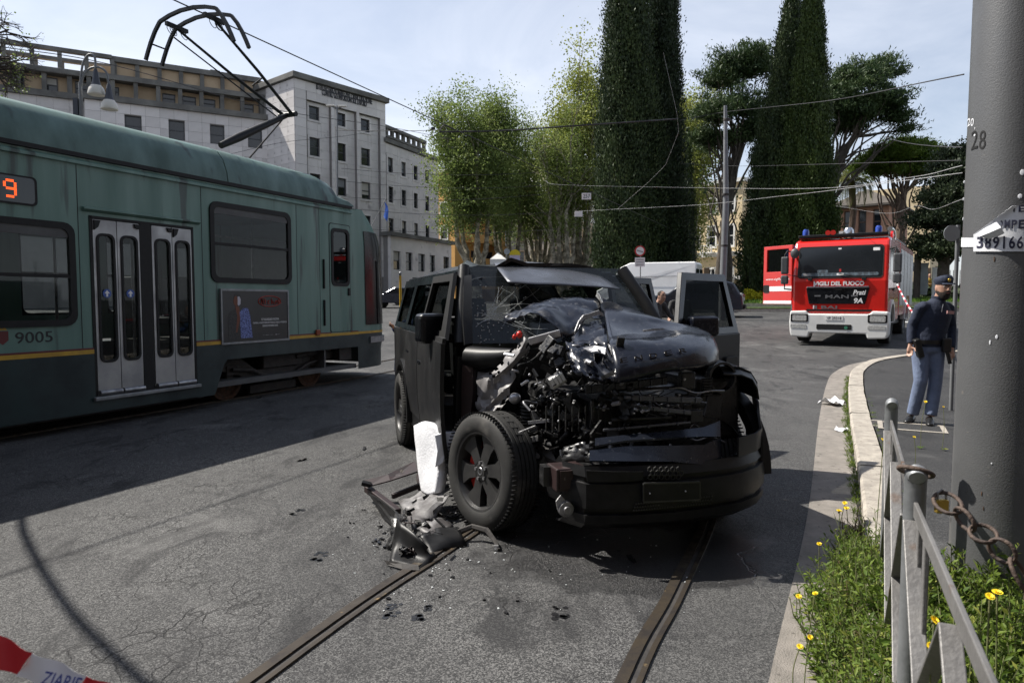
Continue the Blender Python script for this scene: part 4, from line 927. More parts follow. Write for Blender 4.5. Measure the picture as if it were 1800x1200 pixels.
pbr('cypress_core', (.014, .022, .010), (.024, .034, .014), rough=.95, scale=2)
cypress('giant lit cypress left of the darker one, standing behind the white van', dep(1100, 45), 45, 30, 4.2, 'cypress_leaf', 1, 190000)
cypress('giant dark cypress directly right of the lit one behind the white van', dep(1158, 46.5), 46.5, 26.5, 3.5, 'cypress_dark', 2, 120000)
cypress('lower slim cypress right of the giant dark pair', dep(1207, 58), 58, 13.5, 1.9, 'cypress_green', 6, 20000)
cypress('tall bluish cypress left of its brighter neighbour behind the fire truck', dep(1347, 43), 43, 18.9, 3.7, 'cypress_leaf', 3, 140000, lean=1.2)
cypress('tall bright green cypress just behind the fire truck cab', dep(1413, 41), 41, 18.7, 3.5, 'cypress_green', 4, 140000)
def tuft_tree(name, label, x, y, trunk, crowns, mat, bark, seed, n, size, aspect=1.4, branches=None, spread=.5, group=None, core=.7, lump=150):
    random.seed(seed); z = gz(x, y); t = thing(name, label, 'tree', (x, y, z), 0, group)
    m = MB(); top = Vector(trunk[-1][:3])
    m.tube([p[:3] for p in trunk], [p[3] for p in trunk], 10)
    vol = np.array([c[3]*c[4]*c[5] for c in crowns])**.75; tot = vol.sum(); Cs, Ns = [], []
    for c, v in zip(crowns, vol):
        cc = Vector(c[:3])
        for k in range(4): 
            e_ = cc+Vector((random.uniform(-.6, .6)*c[3], random.uniform(-.6, .6)*c[4], random.uniform(-.3, .5)*c[5])); s_ = Vector(trunk[random.randint(max(1, len(trunk)-3), len(trunk)-1)][:3]); limb(m, s_, e_, .10, .03, .07, 6, 6)
        q = int(n*v/tot); ncl = max(14, q//lump); d = RNG.normal(size=(ncl, 3)); d /= np.linalg.norm(d, axis=1)[:, None]; d[:, 2] = np.where(d[:, 2] < -.3, -d[:, 2]*.4, d[:, 2]); rad = RNG.uniform(core, 1.18, ncl)
        cl = np.array(c[:3])+d*rad[:, None]*np.array(c[3:6]); k = RNG.integers(0, ncl, q)
        sz = RNG.uniform(.6, 1.35, ncl)[k][:, None]; Cs.append(cl[k]+RNG.normal(size=(q, 3))*spread*sz*np.array([1, 1, .55])); Ns.append(d[k])
    m.build('trunk', bark, t, smooth=50); C = np.concatenate(Cs); Nn = np.concatenate(Ns)
    cards('crown', C, size, mat, t, normal=Nn*.8, aspect=aspect, up_bias=Nn*.6+np.array([0, 0, .5]), jitter=1.2, rnd=.45+.3*np.sin(C[:, 0]*2.1+C[:, 1]*1.3+C[:, 2]*1.7)); return t
def loc(px, py, D, x0, y0): p = at(px, py, D); return (p.x-x0, p.y-y0, p.z-gz(x0, y0))
def pine_crowns(L, D, x0, y0): return [loc(px, py, D+dd, x0, y0)+(rx, ry, rz) for px, py, dd, rx, ry, rz in L]
x0, y0 = dep(1275, 52), 52
tuft_tree('stone_pine', 'dark stone pine rising left of the cypress pair behind the light pole', x0, y0, [(0, 0, -.3, .42), (.1, 0, 3, .36), (-.2, 0, 6, .3), (.3, 0, 9, .24), (.9, 0, 12, .16)], pine_crowns([(1300, 110, 0, 2.0, 2, 1.3), (1262, 145, 1, 1.5, 1.8, 1.2), (1330, 130, 0, 1.8, 2, 1.8), (1252, 200, -1, 1.5, 2, 1.3), (1300, 195, 0, 1.9, 2, 1.6), (1240, 245, 0, 1.2, 1.5, 1.1), (1280, 250, 1, 1.6, 2, 1.2), (1330, 230, 0, 1.5, 2, 1.6)], 52, x0, y0), 'pine_leaf', 'dark_bark', 21, 48000, .085, 3.2, spread=.36, group='stone pines behind the cypresses', core=.35)
x0, y0 = dep(1440, 50), 50
tuft_tree('stone_pine', 'dark spreading stone pine leaning right behind the cypress pair', x0, y0, [(0, 0, -.3, .42), (.1, 0, 3, .36), (.2, 0, 7, .3), (.9, 0, 10, .24), (2.2, 0, 12, .16)], pine_crowns([(1500, 150, 0, 2.1, 2, 1.6), (1535, 135, 1, 1.8, 1.8, 1.2), (1480, 190, 0, 1.8, 2, 1.6), (1552, 180, -1, 1.7, 2, 1.2), (1520, 205, 0, 1.9, 2, 1.3), (1578, 208, 0, 1.0, 1.3, .5), (1488, 225, 1, 1.3, 1.6, .8), (1590, 228, 0, .7, 1, .3)], 50, x0, y0), 'pine_leaf', 'dark_bark', 22, 48000, .085, 3.2, spread=.36, group='stone pines behind the cypresses', core=.35)
x0, y0 = dep(1578, 52), 52; hh_ = at(1578, 360, 52).z-gz(x0, y0)
tuft_tree('umbrella_pine', 'bright flat topped umbrella pine in front of the terracotta villa', x0, y0, [(0, 0, -.3, .42), (0, 0, 3, .38), (-.1, 0, hh_-.6, .34), (.1, 0, hh_+.8, .24)], pine_crowns([(1530, 290, 0, 1.2, 1.4, .8), (1555, 275, 0, 1.5, 1.5, .9), (1600, 268, 0, 1.7, 1.6, .9), (1635, 280, 0, 1.3, 1.5, .8), (1575, 300, .5, 1.8, 2, .8), (1618, 302, 0, 1.5, 1.6, .8), (1585, 270, -1.0, 1.6, 1.5, .9)], 52, x0, y0), 'umbrella_leaf', 'pine_bark', 23, 50000, .075, 3.4, spread=.30, core=.5)
x0, y0 = dep(1655, 38), 38
tuft_tree('holm_oak', 'dark rounded evergreen oak right of the umbrella pine, behind the officer', x0, y0, [(0, 0, -.3, .35), (0, 0, 2, .3), (.1, 0, 4, .2)], pine_crowns([(1675, 300, 0, .8, 1.2, 1.1), (1668, 345, 0, 1.1, 1.4, 1.2), (1650, 390, 0, 1.1, 1.4, 1.1), (1690, 380, 0, 1.4, 1.6, 1.4), (1648, 435, 0, 1.1, 1.5, .9), (1685, 440, 0, 1.6, 1.8, 1.2), (1720, 350, 1, 1.6, 1.8, 2.0), (1700, 290, .6, 1.2, 1.4, 1.2)], 38, x0, y0), 'holm_leaf', 'dark_bark', 24, 75000, .10, 1.6, spread=.30, core=.55)
x0, y0 = dep(1262, 56), 56
tuft_tree('leafless_tree', 'bare forked tree behind the light pole in front of the cream palazzo', x0, y0, [(0, 0, -.3, .45), (.1, 0, 2.6, .38), (.2, 0, 4.6, .3), (.5, 0, 8, .18), (.4, 0, 11, .08)], pine_crowns([(1240, 330, 0, 1.2, 1.2, 1.6), (1255, 380, 0, 1.4, 1.2, 1.5), (1290, 350, 0, 1.2, 1.2, 1.8), (1290, 470, 0, 1.2, 1, .4)], 56, x0, y0), 'pine_leaf', 'dark_bark', 25, 160, .2, spread=.4, core=.3)
# palm
random.seed(31); x0, y0 = dep(1487, 56), 56; pal_h = at(1487, 318, 56).z-gz(x0, y0)
palm = thing('palm_tree', 'tall palm with drooping dry fronds above the fire truck', 'tree', (x0, y0, gz(x0, y0)))
MB().tube([(0, 0, -.3), (.1, 0, pal_h*.4), (.35, 0, pal_h*.75), (.1, 0, pal_h)], [.3, .26, .24, .28], 10).build('trunk', 'pine_bark', palm, smooth=50)
m = MB(); Pm = []
for i in range(10):
    t0, t1 = i/9, (i+1)/9; z0 = .9*math.sin(t0*2.2)-t0*t0*1.3; Pm.append((t0*2.0, z0*.9))
fm = MB()
for (a, za), (b, zb_) in zip(Pm, Pm[1:]): fm.bar((a, 0, za), (b, 0, zb_), .05, .03)
for i in range(34):
    t0 = .15+.85*i/33; j = min(8, int(t0*9)); f = t0*9-j; a, za = Pm[j][0]+(Pm[min(9, j+1)][0]-Pm[j][0])*f, Pm[j][1]+(Pm[min(9, j+1)][1]-Pm[j][1])*f
    for s_ in (-1, 1):
        l_ = .55*math.sin(math.pi*min(1, .2+t0*.75)); fm.add([(a, 0, za), (a+.03, 0, za), (a+.22, s_*l_, za-.22), (a+.2, s_*l_, za-.23)], [(0, 1, 2, 3)])
fme = fm.mesh('frond', 'palm_leaf'); at2 = fme.attributes.new('rnd', 'FLOAT', 'FACE'); at2.data.foreach_set('value', np.full(len(fme.polygons), .55, dtype=np.float32))
for i in range(34): inst('frond', fme, palm, T(.1, 0, pal_h+random.uniform(-.2, .1)) @ RZ(i*2.4+random.uniform(-.2, .2)) @ RY(random.choice((-.5, -.1, .3, .8, 1.2))+random.uniform(-.15, .15)) @ S3(*(3*[random.uniform(.8, 1.15)])))
# bare twigs of a tree that leans in at the top left corner
random.seed(41); bx, by = dep(-38, 22), 22; br = thing('leafless_tree', 'bare branching tree at the top left corner behind the tram', 'tree', (bx, by, 0))
m = MB(); tip = []
def twig(p, d, L_, r, k):
    q = p+d*L_; limb(m, p, q, r, r*.6, .06, 4, 6)
    if k == 0: tip.append(q); return
    for i in range(3 if k < 4 else 4):
        d2 = (d+Vector((random.gauss(0, .55), random.gauss(0, .45), random.gauss(-.12, .45)))).normalized(); twig(p.lerp(q, random.uniform(.5, 1)), d2, L_*random.uniform(.55, .8), r*.58, k-1)
m.tube([(0, 0, -.3), (.05, 0, 4), (.1, 0, 9.0)], [.22, .19, .14], 9)
for a, dz, L0 in ((0.15, .95, 2.2), (.85, .55, 1.7), (1.0, .15, 1.3), (-.6, .8, 2), (.9, -.1, 1.2)): twig(Vector((.1, 0, 8.9)), Vector((a, .2, dz)).normalized(), L0*.62, .075, 4)
m.build('trunk', 'dark_bark', br, smooth=50)
tp = np.array([list(p) for p in tip]); kk = RNG.integers(0, len(tp), 420); cards('crown', tp[kk]+RNG.normal(size=(420, 3))*.06, .07, 'plane_leaf', br)
# planted island across the road
isl = smooth_line([(8.2, 38.6, 0), (12, 36.2, 0), (20, 33.6, 0), (30, 31.0, 0), (46, 28.5, 0)], 6)
lane('lawn', offset_line(isl, -.3), offset_line(isl, -16), .20, 'lawn')
ik = thing('island_kerb', 'pale stone kerb around the planted island beyond the parked cars', 'kerb')
for dz, o0, o1, h0 in ((0, 0, -.32, .14), (0, -.9, -1.2, .42)):
    A, B = offset_line(isl, o0), offset_line(isl, o1)
    for i in range(0, len(A)-2, 2):
        G = []
        for q in (i, i+1, i+2):
            f = .997 if q == i+2 else 1; a, b = A[q].lerp(A[i], 1-f), B[q].lerp(B[i], 1-f); z = gz(a.x, a.y)
            G.append([(a.x, a.y, z-.05), (a.x, a.y, z+h0), (b.x, b.y, z+h0), (b.x, b.y, z-.05)])
        mm = MB().sheet(G); mm.f += [(0, 1, 2, 3), (11, 10, 9, 8)]; mm.m += [0, 0]; mm.build('kerb_stone', 'travertine', ik)
def bush(name, label, px, py, D, rx, rz, mat, n, size, group='shrubs on the planted island'):
    x, y = dep(px, D), D; z = gz(x, y)+.2; t = thing(name, label, 'shrub', (x, y, z), 0, group)
    d = RNG.normal(size=(n, 3)); d /= np.linalg.norm(d, axis=1)[:, None]; d[:, 2] = np.abs(d[:, 2]); r = RNG.uniform(.6, 1.0, n)*(1+.18*np.sin(d[:, 0]*6+d[:, 2]*5))
    m = MB()
    for k in range(7): limb(m, (random.uniform(-.1, .1), 0, 0), (random.uniform(-.7, .7)*rx, random.uniform(-.7, .7)*rx, rz*.8), .03, .01)
    m.build('stem', 'dark_bark', t); cards('foliage', d*r[:, None]*np.array([rx, rx, rz]), size, mat, t, normal=d); return t
bush('yellow_shrub', 'bright yellow shrub on the island beside the dark parked car', 1326, 500, 42, .95, .85, 'bush_yellow', 3500, .12)
bush('green_shrub', 'spiky green shrub right of the yellow shrub on the island', 1350, 500, 43.5, .9, 1.0, 'bush_leaf', 2500, .2)
n = 26000; gxy = np.stack([RNG.uniform(dep(1290, 42), 34, n), RNG.uniform(31, 48, n)], 1); 
keep = []
for x, y in gxy:
    j = min(range(0, len(isl), 3), key=lambda i: abs(isl[i].x-x)); 
    if y > isl[j].y+1.6: keep.append((x, y, gz(x, y)+.30))
tag(cards('island_grass', np.array(keep), .22, 'grass_leaf', None, aspect=1.7, up_bias=np.tile([0, 0, 1.0], (len(keep), 1)), jitter=.9), 'tall fresh grass covering the planted island', 'grass', kind='stuff')
# clipped hedges and low trees that close the far side of the square
for i, (px, D, rx, rz, mt, lb) in enumerate(((1060, 60, 3.2, 2.6, 'holm_leaf', 'dark hedge mass below the giant lit cypress'), (1140, 62, 3.5, 2.4, 'cypress_green', 'green hedge mass below the giant dark cypress'), (1215, 64, 2.4, 2.2, 'bush_leaf', 'light green hedge left of the cream palazzo'), (1335, 50, 1.8, 1.6, 'holm_leaf', 'dark shrub below the bluish cypress'), (1650, 46, 4.5, 1.1, 'holm_leaf', 'low dark hedge behind the police officer'))):
    bush('hedge', lb, px, 520, D, rx, rz, mt, 6000, .28, 'hedges across the square')
# ================================================================== the wrecked four-wheel-drive
SV = Pl(-.243, 7.69, .2857, -.958)
car = frame_thing('crashed_car', 'wrecked black off road car with crushed front and open left doors', 'car', SV)
pbr('satin_black', (.012, .0122, .013), (.020, .020, .0205), rough=.42, scale=2.2, bump=.04, bscale=120, rvar=.08, spec=.26, spot=((.05, .048, .045), 5, .69))
def gloss(name, c, dust, amt):
    m = pbr(name, c, tuple(q*1.6 for q in c), rough=.28, scale=3, spec=.3, coat=.28, rvar=.06); t, b, o = nodes(m); L = t.links.new
    n = t.nodes.new('ShaderNodeTexNoise'); n.inputs['Scale'].default_value = 38; n.inputs['Detail'].default_value = 6; tc = t.nodes.new('ShaderNodeTexCoord'); L(tc.outputs['Object'], n.inputs['Vector'])
    n2 = t.nodes.new('ShaderNodeTexNoise'); n2.inputs['Scale'].default_value = 4; n2.inputs['Detail'].default_value = 4; L(tc.outputs['Object'], n2.inputs['Vector'])
    r = t.nodes.new('ShaderNodeMapRange'); r.inputs[1].default_value = .55; r.inputs[2].default_value = .75; L(n.outputs['Fac'], r.inputs[0]); r2 = t.nodes.new('ShaderNodeMapRange'); r2.inputs[1].default_value = .4; r2.inputs[2].default_value = .62; L(n2.outputs['Fac'], r2.inputs[0])
    k = t.nodes.new('ShaderNodeMath'); k.operation = 'MULTIPLY'; L(r.outputs[0], k.inputs[0]); L(r2.outputs[0], k.inputs[1]); k2 = t.nodes.new('ShaderNodeMath'); k2.operation = 'MULTIPLY'; k2.inputs[1].default_value = amt; L(k.outputs[0], k2.inputs[0])
    x = t.nodes.new('ShaderNodeMix'); x.data_type = 'RGBA'; x.inputs['B'].default_value = rgb(dust); L(b.inputs['Base Color'].links[0].from_socket, x.inputs['A']); L(k2.outputs[0], x.inputs['Factor']); L(x.outputs['Result'], b.inputs['Base Color'])
    return m
gloss('gloss_navy', (.0035, .0045, .009), (.16, .16, .165), .38)
gloss('gloss_black', (.004, .0045, .006), (.14, .14, .14), .3)
pbr('bare_alu', (.55, .55, .56), (.42, .42, .43), rough=.38, metal=.75, scale=9, rvar=.15, bump=.06, bscale=20)
pbr('torn_alu', (.42, .42, .42), (.2, .2, .205), rough=.45, metal=.6, scale=25, bump=.5, bscale=90)
pbr('grey_primer', (.27, .26, .26), (.15, .145, .145), rough=.5, scale=7, spot=((.07, .03, .028), 5, .66))
pbr('red_primer', (.024, .010, .010), (.013, .007, .007), rough=.5, scale=9, spot=((.25, .22, .2), 14, .7))
pbr('dark_primer', (.20, .195, .195), (.06, .055, .055), rough=.5, scale=6, lo=.42, hi=.58)
pbr('engine_black', (.006, .006, .0065), (.013, .013, .0135), rough=.42, scale=25, rvar=.2, bump=.15, bscale=60, spec=.6)
pbr('tyre', (.011, .011, .011), (.022, .0215, .020), rough=.75, scale=9, bump=.1, bscale=120, spot=((.07, .066, .06), 3.2, .64))
pbr('rim_dark', (.032, .032, .033), (.05, .049, .048), rough=.42, metal=.4, scale=12)
pbr('caliper_red', (.5, .02, .012), rough=.35)
pbr('foam_white', (.78, .79, .82), (.68, .69, .72), rough=.8, scale=9, bump=.25, bscale=50)
glass('car_glass', (.02, .022, .022), .13, df=.03, ior=1.32)
pbr('satin_metal', (.11, .115, .13), (.08, .083, .095), rough=.30, metal=.55, scale=5, rvar=.08, spec=.6)
pbr('satin_metal_dark', (.022, .026, .038), (.014, .017, .026), rough=.26, metal=.5, scale=6, rvar=.08, spec=.6, spot=((.10, .10, .105), 30, .66))
gloss('gloss_scuffed', (.006, .0075, .013), (.20, .20, .21), .8)
glass('screen_glass', (.16, .19, .21), .34, df=.13, ior=1.4)
pbr('crack_white', (.65, .68, .68), rough=.3, spec=.8)
def C_(px, py, x): return SV.hit(px, py, x=x)
def Cy(px, py, y): return SV.hit(px, py, y=y)
BELT = 1.27
def crumpled(grid, name, mat, parent, amp=.01, sc=5.0, th=.006, ragged=0.0, seed=0, up=4, smooth=28):
    "sheet metal: the control grid is refined, then folded along sharp creases; ragged tears its rim"
    rows = [smooth_line(r, up) for r in grid]; cols = [smooth_line([r[j] for r in rows], up) for j in range(len(rows[0]))]; G = [[cols[j][i] for j in range(len(cols))] for i in range(len(cols[0]))]
    Rn, Cn = len(G), len(G[0]); rg = random.Random(seed); V = []; sd = Vector((seed*3.7, seed*1.3, seed*.7))
    for i in range(Rn):
        for j in range(Cn):
            du = G[min(i+1, Rn-1)][j]-G[max(i-1, 0)][j]; dv = G[i][min(j+1, Cn-1)]-G[i][max(j-1, 0)]; n = dv.cross(du); n = n.normalized() if n.length > 1e-9 else Vector((1, 0, 0)); p = G[i][j]
            f = amp*(1-3.2*abs(noise.noise(p*sc+sd)))+amp*.35*(1-3*abs(noise.noise(p*sc*2.9+sd))); V.append(p+n*f)
    Fc = []
    for i in range(Rn-1):
        for j in range(Cn-1):
            e_ = min(i, j, Rn-2-i, Cn-2-j)
            if ragged and ((e_ == 0 and rg.random() < ragged) or (e_ == 1 and rg.random() < ragged*.35)): continue
            Fc.append((i*Cn+j, i*Cn+j+1, (i+1)*Cn+j+1, (i+1)*Cn+j))
    m = MB().add(V, Fc); o = m.build(name, mat, parent, smooth=smooth); k = o.modifiers.new('t', 'SOLIDIFY'); k.thickness = th; k.offset = 1; return o
def sideY(z, sgn=-1):
    "body half width at height z"
    return sgn*(.985-.03*((z-.85)/.4)**2*(1 if z < .85 else .35)) if z < BELT else sgn*(.974-.27*(z-BELT))
def fR(a, b, d): return (a, sideY(b)+d, b)
def fL(a, b, d): return (a, -sideY(b)-d-(.34*(b-BELT) if b > BELT else 0), b)  # the roof has been pushed over on this side
def panel(fn, x0, x1, z0, z1, nx=5, nz=6, bow=0.0, skew=0.0):
    return [[fn(x0+(x1-x0)*i/nx+skew*j/nz, z0+(z1-z0)*j/nz, bow*i/nx) for i in range(nx+1)] for j in range(nz+1)]
def arch(cx, cz, r, a0, a1, n=9): return [(cx+r*math.cos(math.radians(a0+(a1-a0)*i/n)), cz+r*math.sin(math.radians(a0+(a1-a0)*i/n))) for i in range(n+1)]
for fn, nm in ((fR, 'R'), (fL, 'L')):
    # rear quarter with wheel arch
    q = [(-.88, .52), (-.88, BELT-.01), (.34, BELT-.01), (.34, .62)]+arch(0, .41, .49, 26, 155)+[(-.55, .45)]
    qp = MB().prism(q, lambda a, b, d: (a, fn(a, min(b, 1.26), 0)[1]+(d if fn is fR else -d), b), 0, .03).build('quarter_panel', 'satin_black', car, bevel=.006)
    MB().ring(arch(0, .41, .535, -8, 188, 16), arch(0, .41, .47, -8, 188, 16), lambda a, b, d: (a, (-1 if fn is fR else 1)*(.985+d), b), -.02, .035).build('arch_flare', 'black_plastic', qp, smooth=40)
    MB().box((-.45, -.90 if fn is fR else .66, .42), (.45, -.66 if fn is fR else .90, .92)).build('wheel_well', 'black_plastic', qp)
    # upper side frame with window openings
    m = MB(); m.holed(-.80, 2.06, BELT, 1.80, [(-.66, BELT+.06, .02, 1.72), (.20, BELT+.05, 1.06, 1.73), (1.28, BELT+.04, 2.06, 1.73)], fn, 0, .035); uf = m.build('window_frame', 'gloss_black', car)
    for a, b in ((-.66, .02), (.20, 1.06), (1.28, 2.06)):
        if nm == 'L' and a > 0: continue
        MB().prism([(a, BELT+.05), (b+(.22 if a > 1 else 0), BELT+.05), (b-(.04 if a > 1 else 0), 1.735), (a, 1.735)], fn, .008, .014).build('side_window', 'car_glass', uf)
# right doors (the side facing the tram)
dr = MB().sheet(panel(fR, .37, 1.16, .46, BELT-.005), -.03).build('rear_door', 'satin_black', car, smooth=40)
df = MB().sheet(panel(fR, 1.185, 2.60, .40, BELT-.005, bow=-.05), -.03).build('front_door', 'satin_black', car, smooth=40)
def handle(x, z, par, bow=0):
    MB().prism(rr(x-.11, z-.035, x+.11, z+.035, .03), fR, -.004+bow, .0+bow).build('handle_recess', 'rubber', par)
    MB().prism(rr(x-.09, z-.013, x+.10, z+.018, .012), fR, -.03+bow, -.004+bow).build('handle', 'gloss_black', par, bevel=.004)
handle(.52, 1.06, dr); handle(1.34, 1.02, df, -.012)
MB().box((1.165, -.975, .46), (1.18, -.94, BELT)).build('door_gap', 'rubber', car)
MB().prism([(.36, .30), (2.45, .30), (2.45, .46), (.36, .46)], lambda a, b, d: (a, -.95+d, b), -.02, .1).build('sill', 'black_plastic', car, bevel=.015)
MB().prism([(.36, .30), (2.45, .30), (2.45, .46), (.36, .46)], lambda a, b, d: (a, .95-d, b), -.02, .1).build('sill', 'black_plastic', car, bevel=.015)
MB().prism([(1.2, BELT-.02), (2.56, BELT-.02), (2.56, BELT+.03), (1.2, BELT+.03)], lambda a, b, d: (a, fR(a, b, 0)[1]-.012-.05*(a-1.2)/1.2+d, b), 0, .03).build('belt_trim', 'rubber', df)
m = MB(); m.ring([(1.24, BELT+.01), (2.46, BELT+.01), (2.14, 1.79), (1.24, 1.79)], [(1.30, BELT+.07), (2.24, BELT+.07), (2.07, 1.73), (1.30, 1.73)], fR, -.03, .0); m.build('window_surround', 'rubber', df)
# floor, firewall, rear, cabin
m = MB(); m.box((-.86, -.86, .32), (2.45, .86, .46)); m.build('floor_pan', 'black_plastic', car)
MB().box((-.90, -.93, .5), (-.84, .93, 1.24)).build('tailgate', 'satin_black', car); MB().holed(-.75, .75, 1.24, 1.85, [(-.6, 1.32, .6, 1.75)], lambda a, b, d: (-.86+d, a, b), 0, .04).build('tailgate_frame', 'gloss_black', car)
MB().box((2.32, -.85, .46), (2.42, .85, 1.2)).build('firewall', 'engine_black', car)
MB().prism([(2.38, 1.2), (1.95, 1.22), (1.85, 1.12), (1.9, .8), (2.38, .8)], lambda a, b, d: (a, d, b), -.82, .82).build('dashboard', 'black_plastic', car, bevel=.03)
def seat(x, y):
    s_ = MB().box((x-.25, y-.25, .62), (x+.27, y+.25, .82)).build('seat', 'dark_interior', car, bevel=.05)
    MB().box((-.07, -.25, 0), (.07, .25, .62), T(x-.25, y, .78) @ RY(-.25)).build('backrest', 'dark_interior', s_, bevel=.06); MB().box((-.05, -.14, .64), (.05, .14, .84), T(x-.25, y, .78) @ RY(-.25)).build('headrest', 'dark_interior', s_, bevel=.04)
for x in (1.25, .35):
    for y in (-.4, .4): seat(x, y)
MB().lathe([(.18+.016*math.cos(a), .016*math.sin(a)) for a in np.linspace(0, 2*math.pi, 9)], 24, T(1.78, .42, 1.15) @ RY(-1.1)).build('steering_wheel', 'rubber', car, smooth=60)
# roof, its crumpled corner, and the flap torn up at the front
G = []
for i in range(9):
    x = -.84+2.84*i/8; row = []
    for j in range(11):
        y = -.77+1.40*j/10; z = 1.855+.03*math.cos(y*1.6)-.10*max(0, -y-.62)/.18-.12*max(0, y-.30)/.33-.03*((x-.6)/1.5)**2
        if i >= 7 and j <= 3: z += .045*math.sin(j*2.3+i*1.7); x2 = x-.03*math.sin(j*2)
        else: x2 = x
        row.append((x2, y, z))
    G.append(row)
MB().sheet(G, .03).build('roof', 'gloss_black', car, smooth=70)
m = MB(); m.box((-.8, -.80, 1.77), (2.0, -.72, 1.83)); m.box((-.8, .55, 1.73), (2.0, .63, 1.79)); m.box((-.8, -.7, 1.78), (-.7, .56, 1.83)); m.box((1.9, -.72, 1.77), (2.02, .56, 1.82)); m.build('roof_rail', 'gloss_black', car, bevel=.02)
cr0 = [[C_(775, 483, 1.1), C_(795, 476, 1.2), C_(812, 471, 1.4), C_(830, 473, 1.5)], [C_(779, 489, 1.3), C_(800, 481, 1.5), C_(815, 481, 1.7), C_(836, 474, 1.8)], [C_(787, 492, 1.5), C_(803, 490, 1.7), C_(818, 487, 1.9), C_(842, 480, 2.0)], [C_(792, 495, 1.7), C_(807, 493, 1.9), C_(822, 492, 2.05), C_(848, 488, 2.1)]]
crumpled(cr0, 'crumpled_roof_corner', 'satin_metal', car, .018, 7, .004, seed=4)
fl = [[C_(868, 461, 1.85), C_(915, 459.5, 1.80), C_(966, 462, 1.78), C_(1010, 466, 1.80), C_(1048, 476, 1.85)], [C_(876, 473, 2.1), C_(920, 472, 2.1), C_(972, 474, 2.08), C_(1020, 479, 2.08), C_(1062, 487, 2.1)], [C_(884, 484, 2.28), C_(926, 485, 2.30), C_(978, 487, 2.30), C_(1030, 491, 2.30), C_(1076, 498, 2.28)], [C_(893, 495, 2.42), C_(935, 498, 2.46), C_(985, 500, 2.48), C_(1040, 503, 2.46), C_(1091, 507, 2.40)]]
crumpled(fl, 'torn_roof_flap', 'satin_metal', car, .003, 3, .006, seed=2, smooth=50)
# pillars
def pillar(y0, y1, s_):
    m = MB(); m.tube([(2.40, y0, BELT-.03), (2.24, y0+(y1-y0)*.45, 1.55), (2.05, y1, 1.84)], [.055, .05, .05], 10); m.build('windscreen_pillar', 'satin_black', car, smooth=50)
pillar(-.87, -.76, -1); pillar(.87, .63, 1)
MB().sheet([[C_(817, 605, 2.50), C_(831, 603, 2.50)], [C_(814, 560, 2.42), C_(830, 558, 2.42)], [C_(815, 500, 2.25), C_(829, 500, 2.25)], [C_(816, 484, 2.15), C_(829, 483, 2.15)]], .05).build('pillar_cover', 'satin_black', car, smooth=60)
# windscreen and its cracks
ws = [[(2.43-.40*j/6+.03*math.cos(y*1.7)-.02, y*(1-(.10 if y < 0 else .24)*j/6), BELT-.02+.60*j/6) for y in np.linspace(-.82, .82, 13)] for j in range(7)]
wsc = MB().sheet(ws, .006).build('windscreen', 'screen_glass', car, smooth=70)
random.seed(5)
def wpt(px, py):
    b = None
    for x in np.linspace(1.95, 2.5, 40):
        p = C_(px, py, x); e = abs(p.x-(2.43-.40*(p.z-BELT+.02)/.60+.03*math.cos(p.y*1.7)-.02))
        if b is None or e < b[0]: b = (e, p)
    return b[1]+Vector((.006, 0, .003))
cent = (862, 555)
for k in range(15):
    ang = -1.15+.16*k+random.uniform(-.1, .1); L0 = random.uniform(60, 150); P = []; px, py = cent[0]+random.uniform(-6, 6), cent[1]+random.uniform(-10, 10); d = ang
    if k > 11: ang = d = random.uniform(2.2, 4.2); L0 = 40
    for i in range(8):
        if 834 < px < 1010 and 494 < py < 598: P.append(wpt(px, py))
        d += random.gauss(-.06, .10); px += L0/7*math.cos(d); py += L0/7*math.sin(d)
    if len(P) > 1: MB().tube(P, random.choice((.0008, .0011, .0016)), 4).build('crack', 'crack_white', wsc)
for rad in (26, 48, 74):
    P = []
    for a_ in np.linspace(-1.3, .9, 12):
        px, py = cent[0]+rad*math.cos(a_)*1.2+random.uniform(-3, 3), cent[1]+rad*math.sin(a_)+random.uniform(-3, 3)
        if 834 < px < 1010 and 494 < py < 598: P.append(wpt(px, py))
    if len(P) > 3: MB().tube(P, .0008, 4).build('crack', 'crack_white', wsc)
m = MB()
for k in range(90):
    p = wpt(random.gauss(850, 14), random.gauss(560, 26)) if k < 60 else wpt(random.uniform(838, 960), random.uniform(498, 590)); m.cbox(p, (.003, random.uniform(.004, .012), random.uniform(.004, .01)))
tag(m.build('glass_crumbs', 'crack_white', wsc), kind='stuff')
# bonnet: folded tent on the crushed side
def px_grid(rows): return [[C_(*p) for p in r] for r in rows]
tent = px_grid([[(884, 557, 2.68), (902, 546, 2.70), (922, 538, 2.70), (948, 531, 2.68), (976, 523, 2.64), (1010, 520, 2.60), (1048, 521, 2.55)],
    [(886, 562, 2.76), (908, 549, 2.82), (930, 541, 2.82), (958, 537, 2.82), (986, 533, 2.76), (1016, 531, 2.72), (1052, 531, 2.66)],
    [(890, 565, 2.80), (914, 553, 2.88), (936, 545, 2.90), (966, 548, 2.96), (992, 549, 2.86), (1022, 544, 2.84), (1055, 541, 2.76)],
    [(896, 566, 2.82), (919, 555, 2.92), (942, 549, 2.95), (976, 563, 3.04), (1000, 568, 2.98), (1026, 556, 2.90), (1057, 549, 2.84)],
    [(902, 564, 2.82), (922, 555, 2.93), (948, 552, 2.98), (985, 581, 3.08), (1006, 590, 3.06), (1029, 562, 2.96), (1060, 555, 2.90)]])
crumpled(tent, 'folded_bonnet', 'gloss_scuffed', car, .016, 5.5, .005, ragged=.10, seed=3)
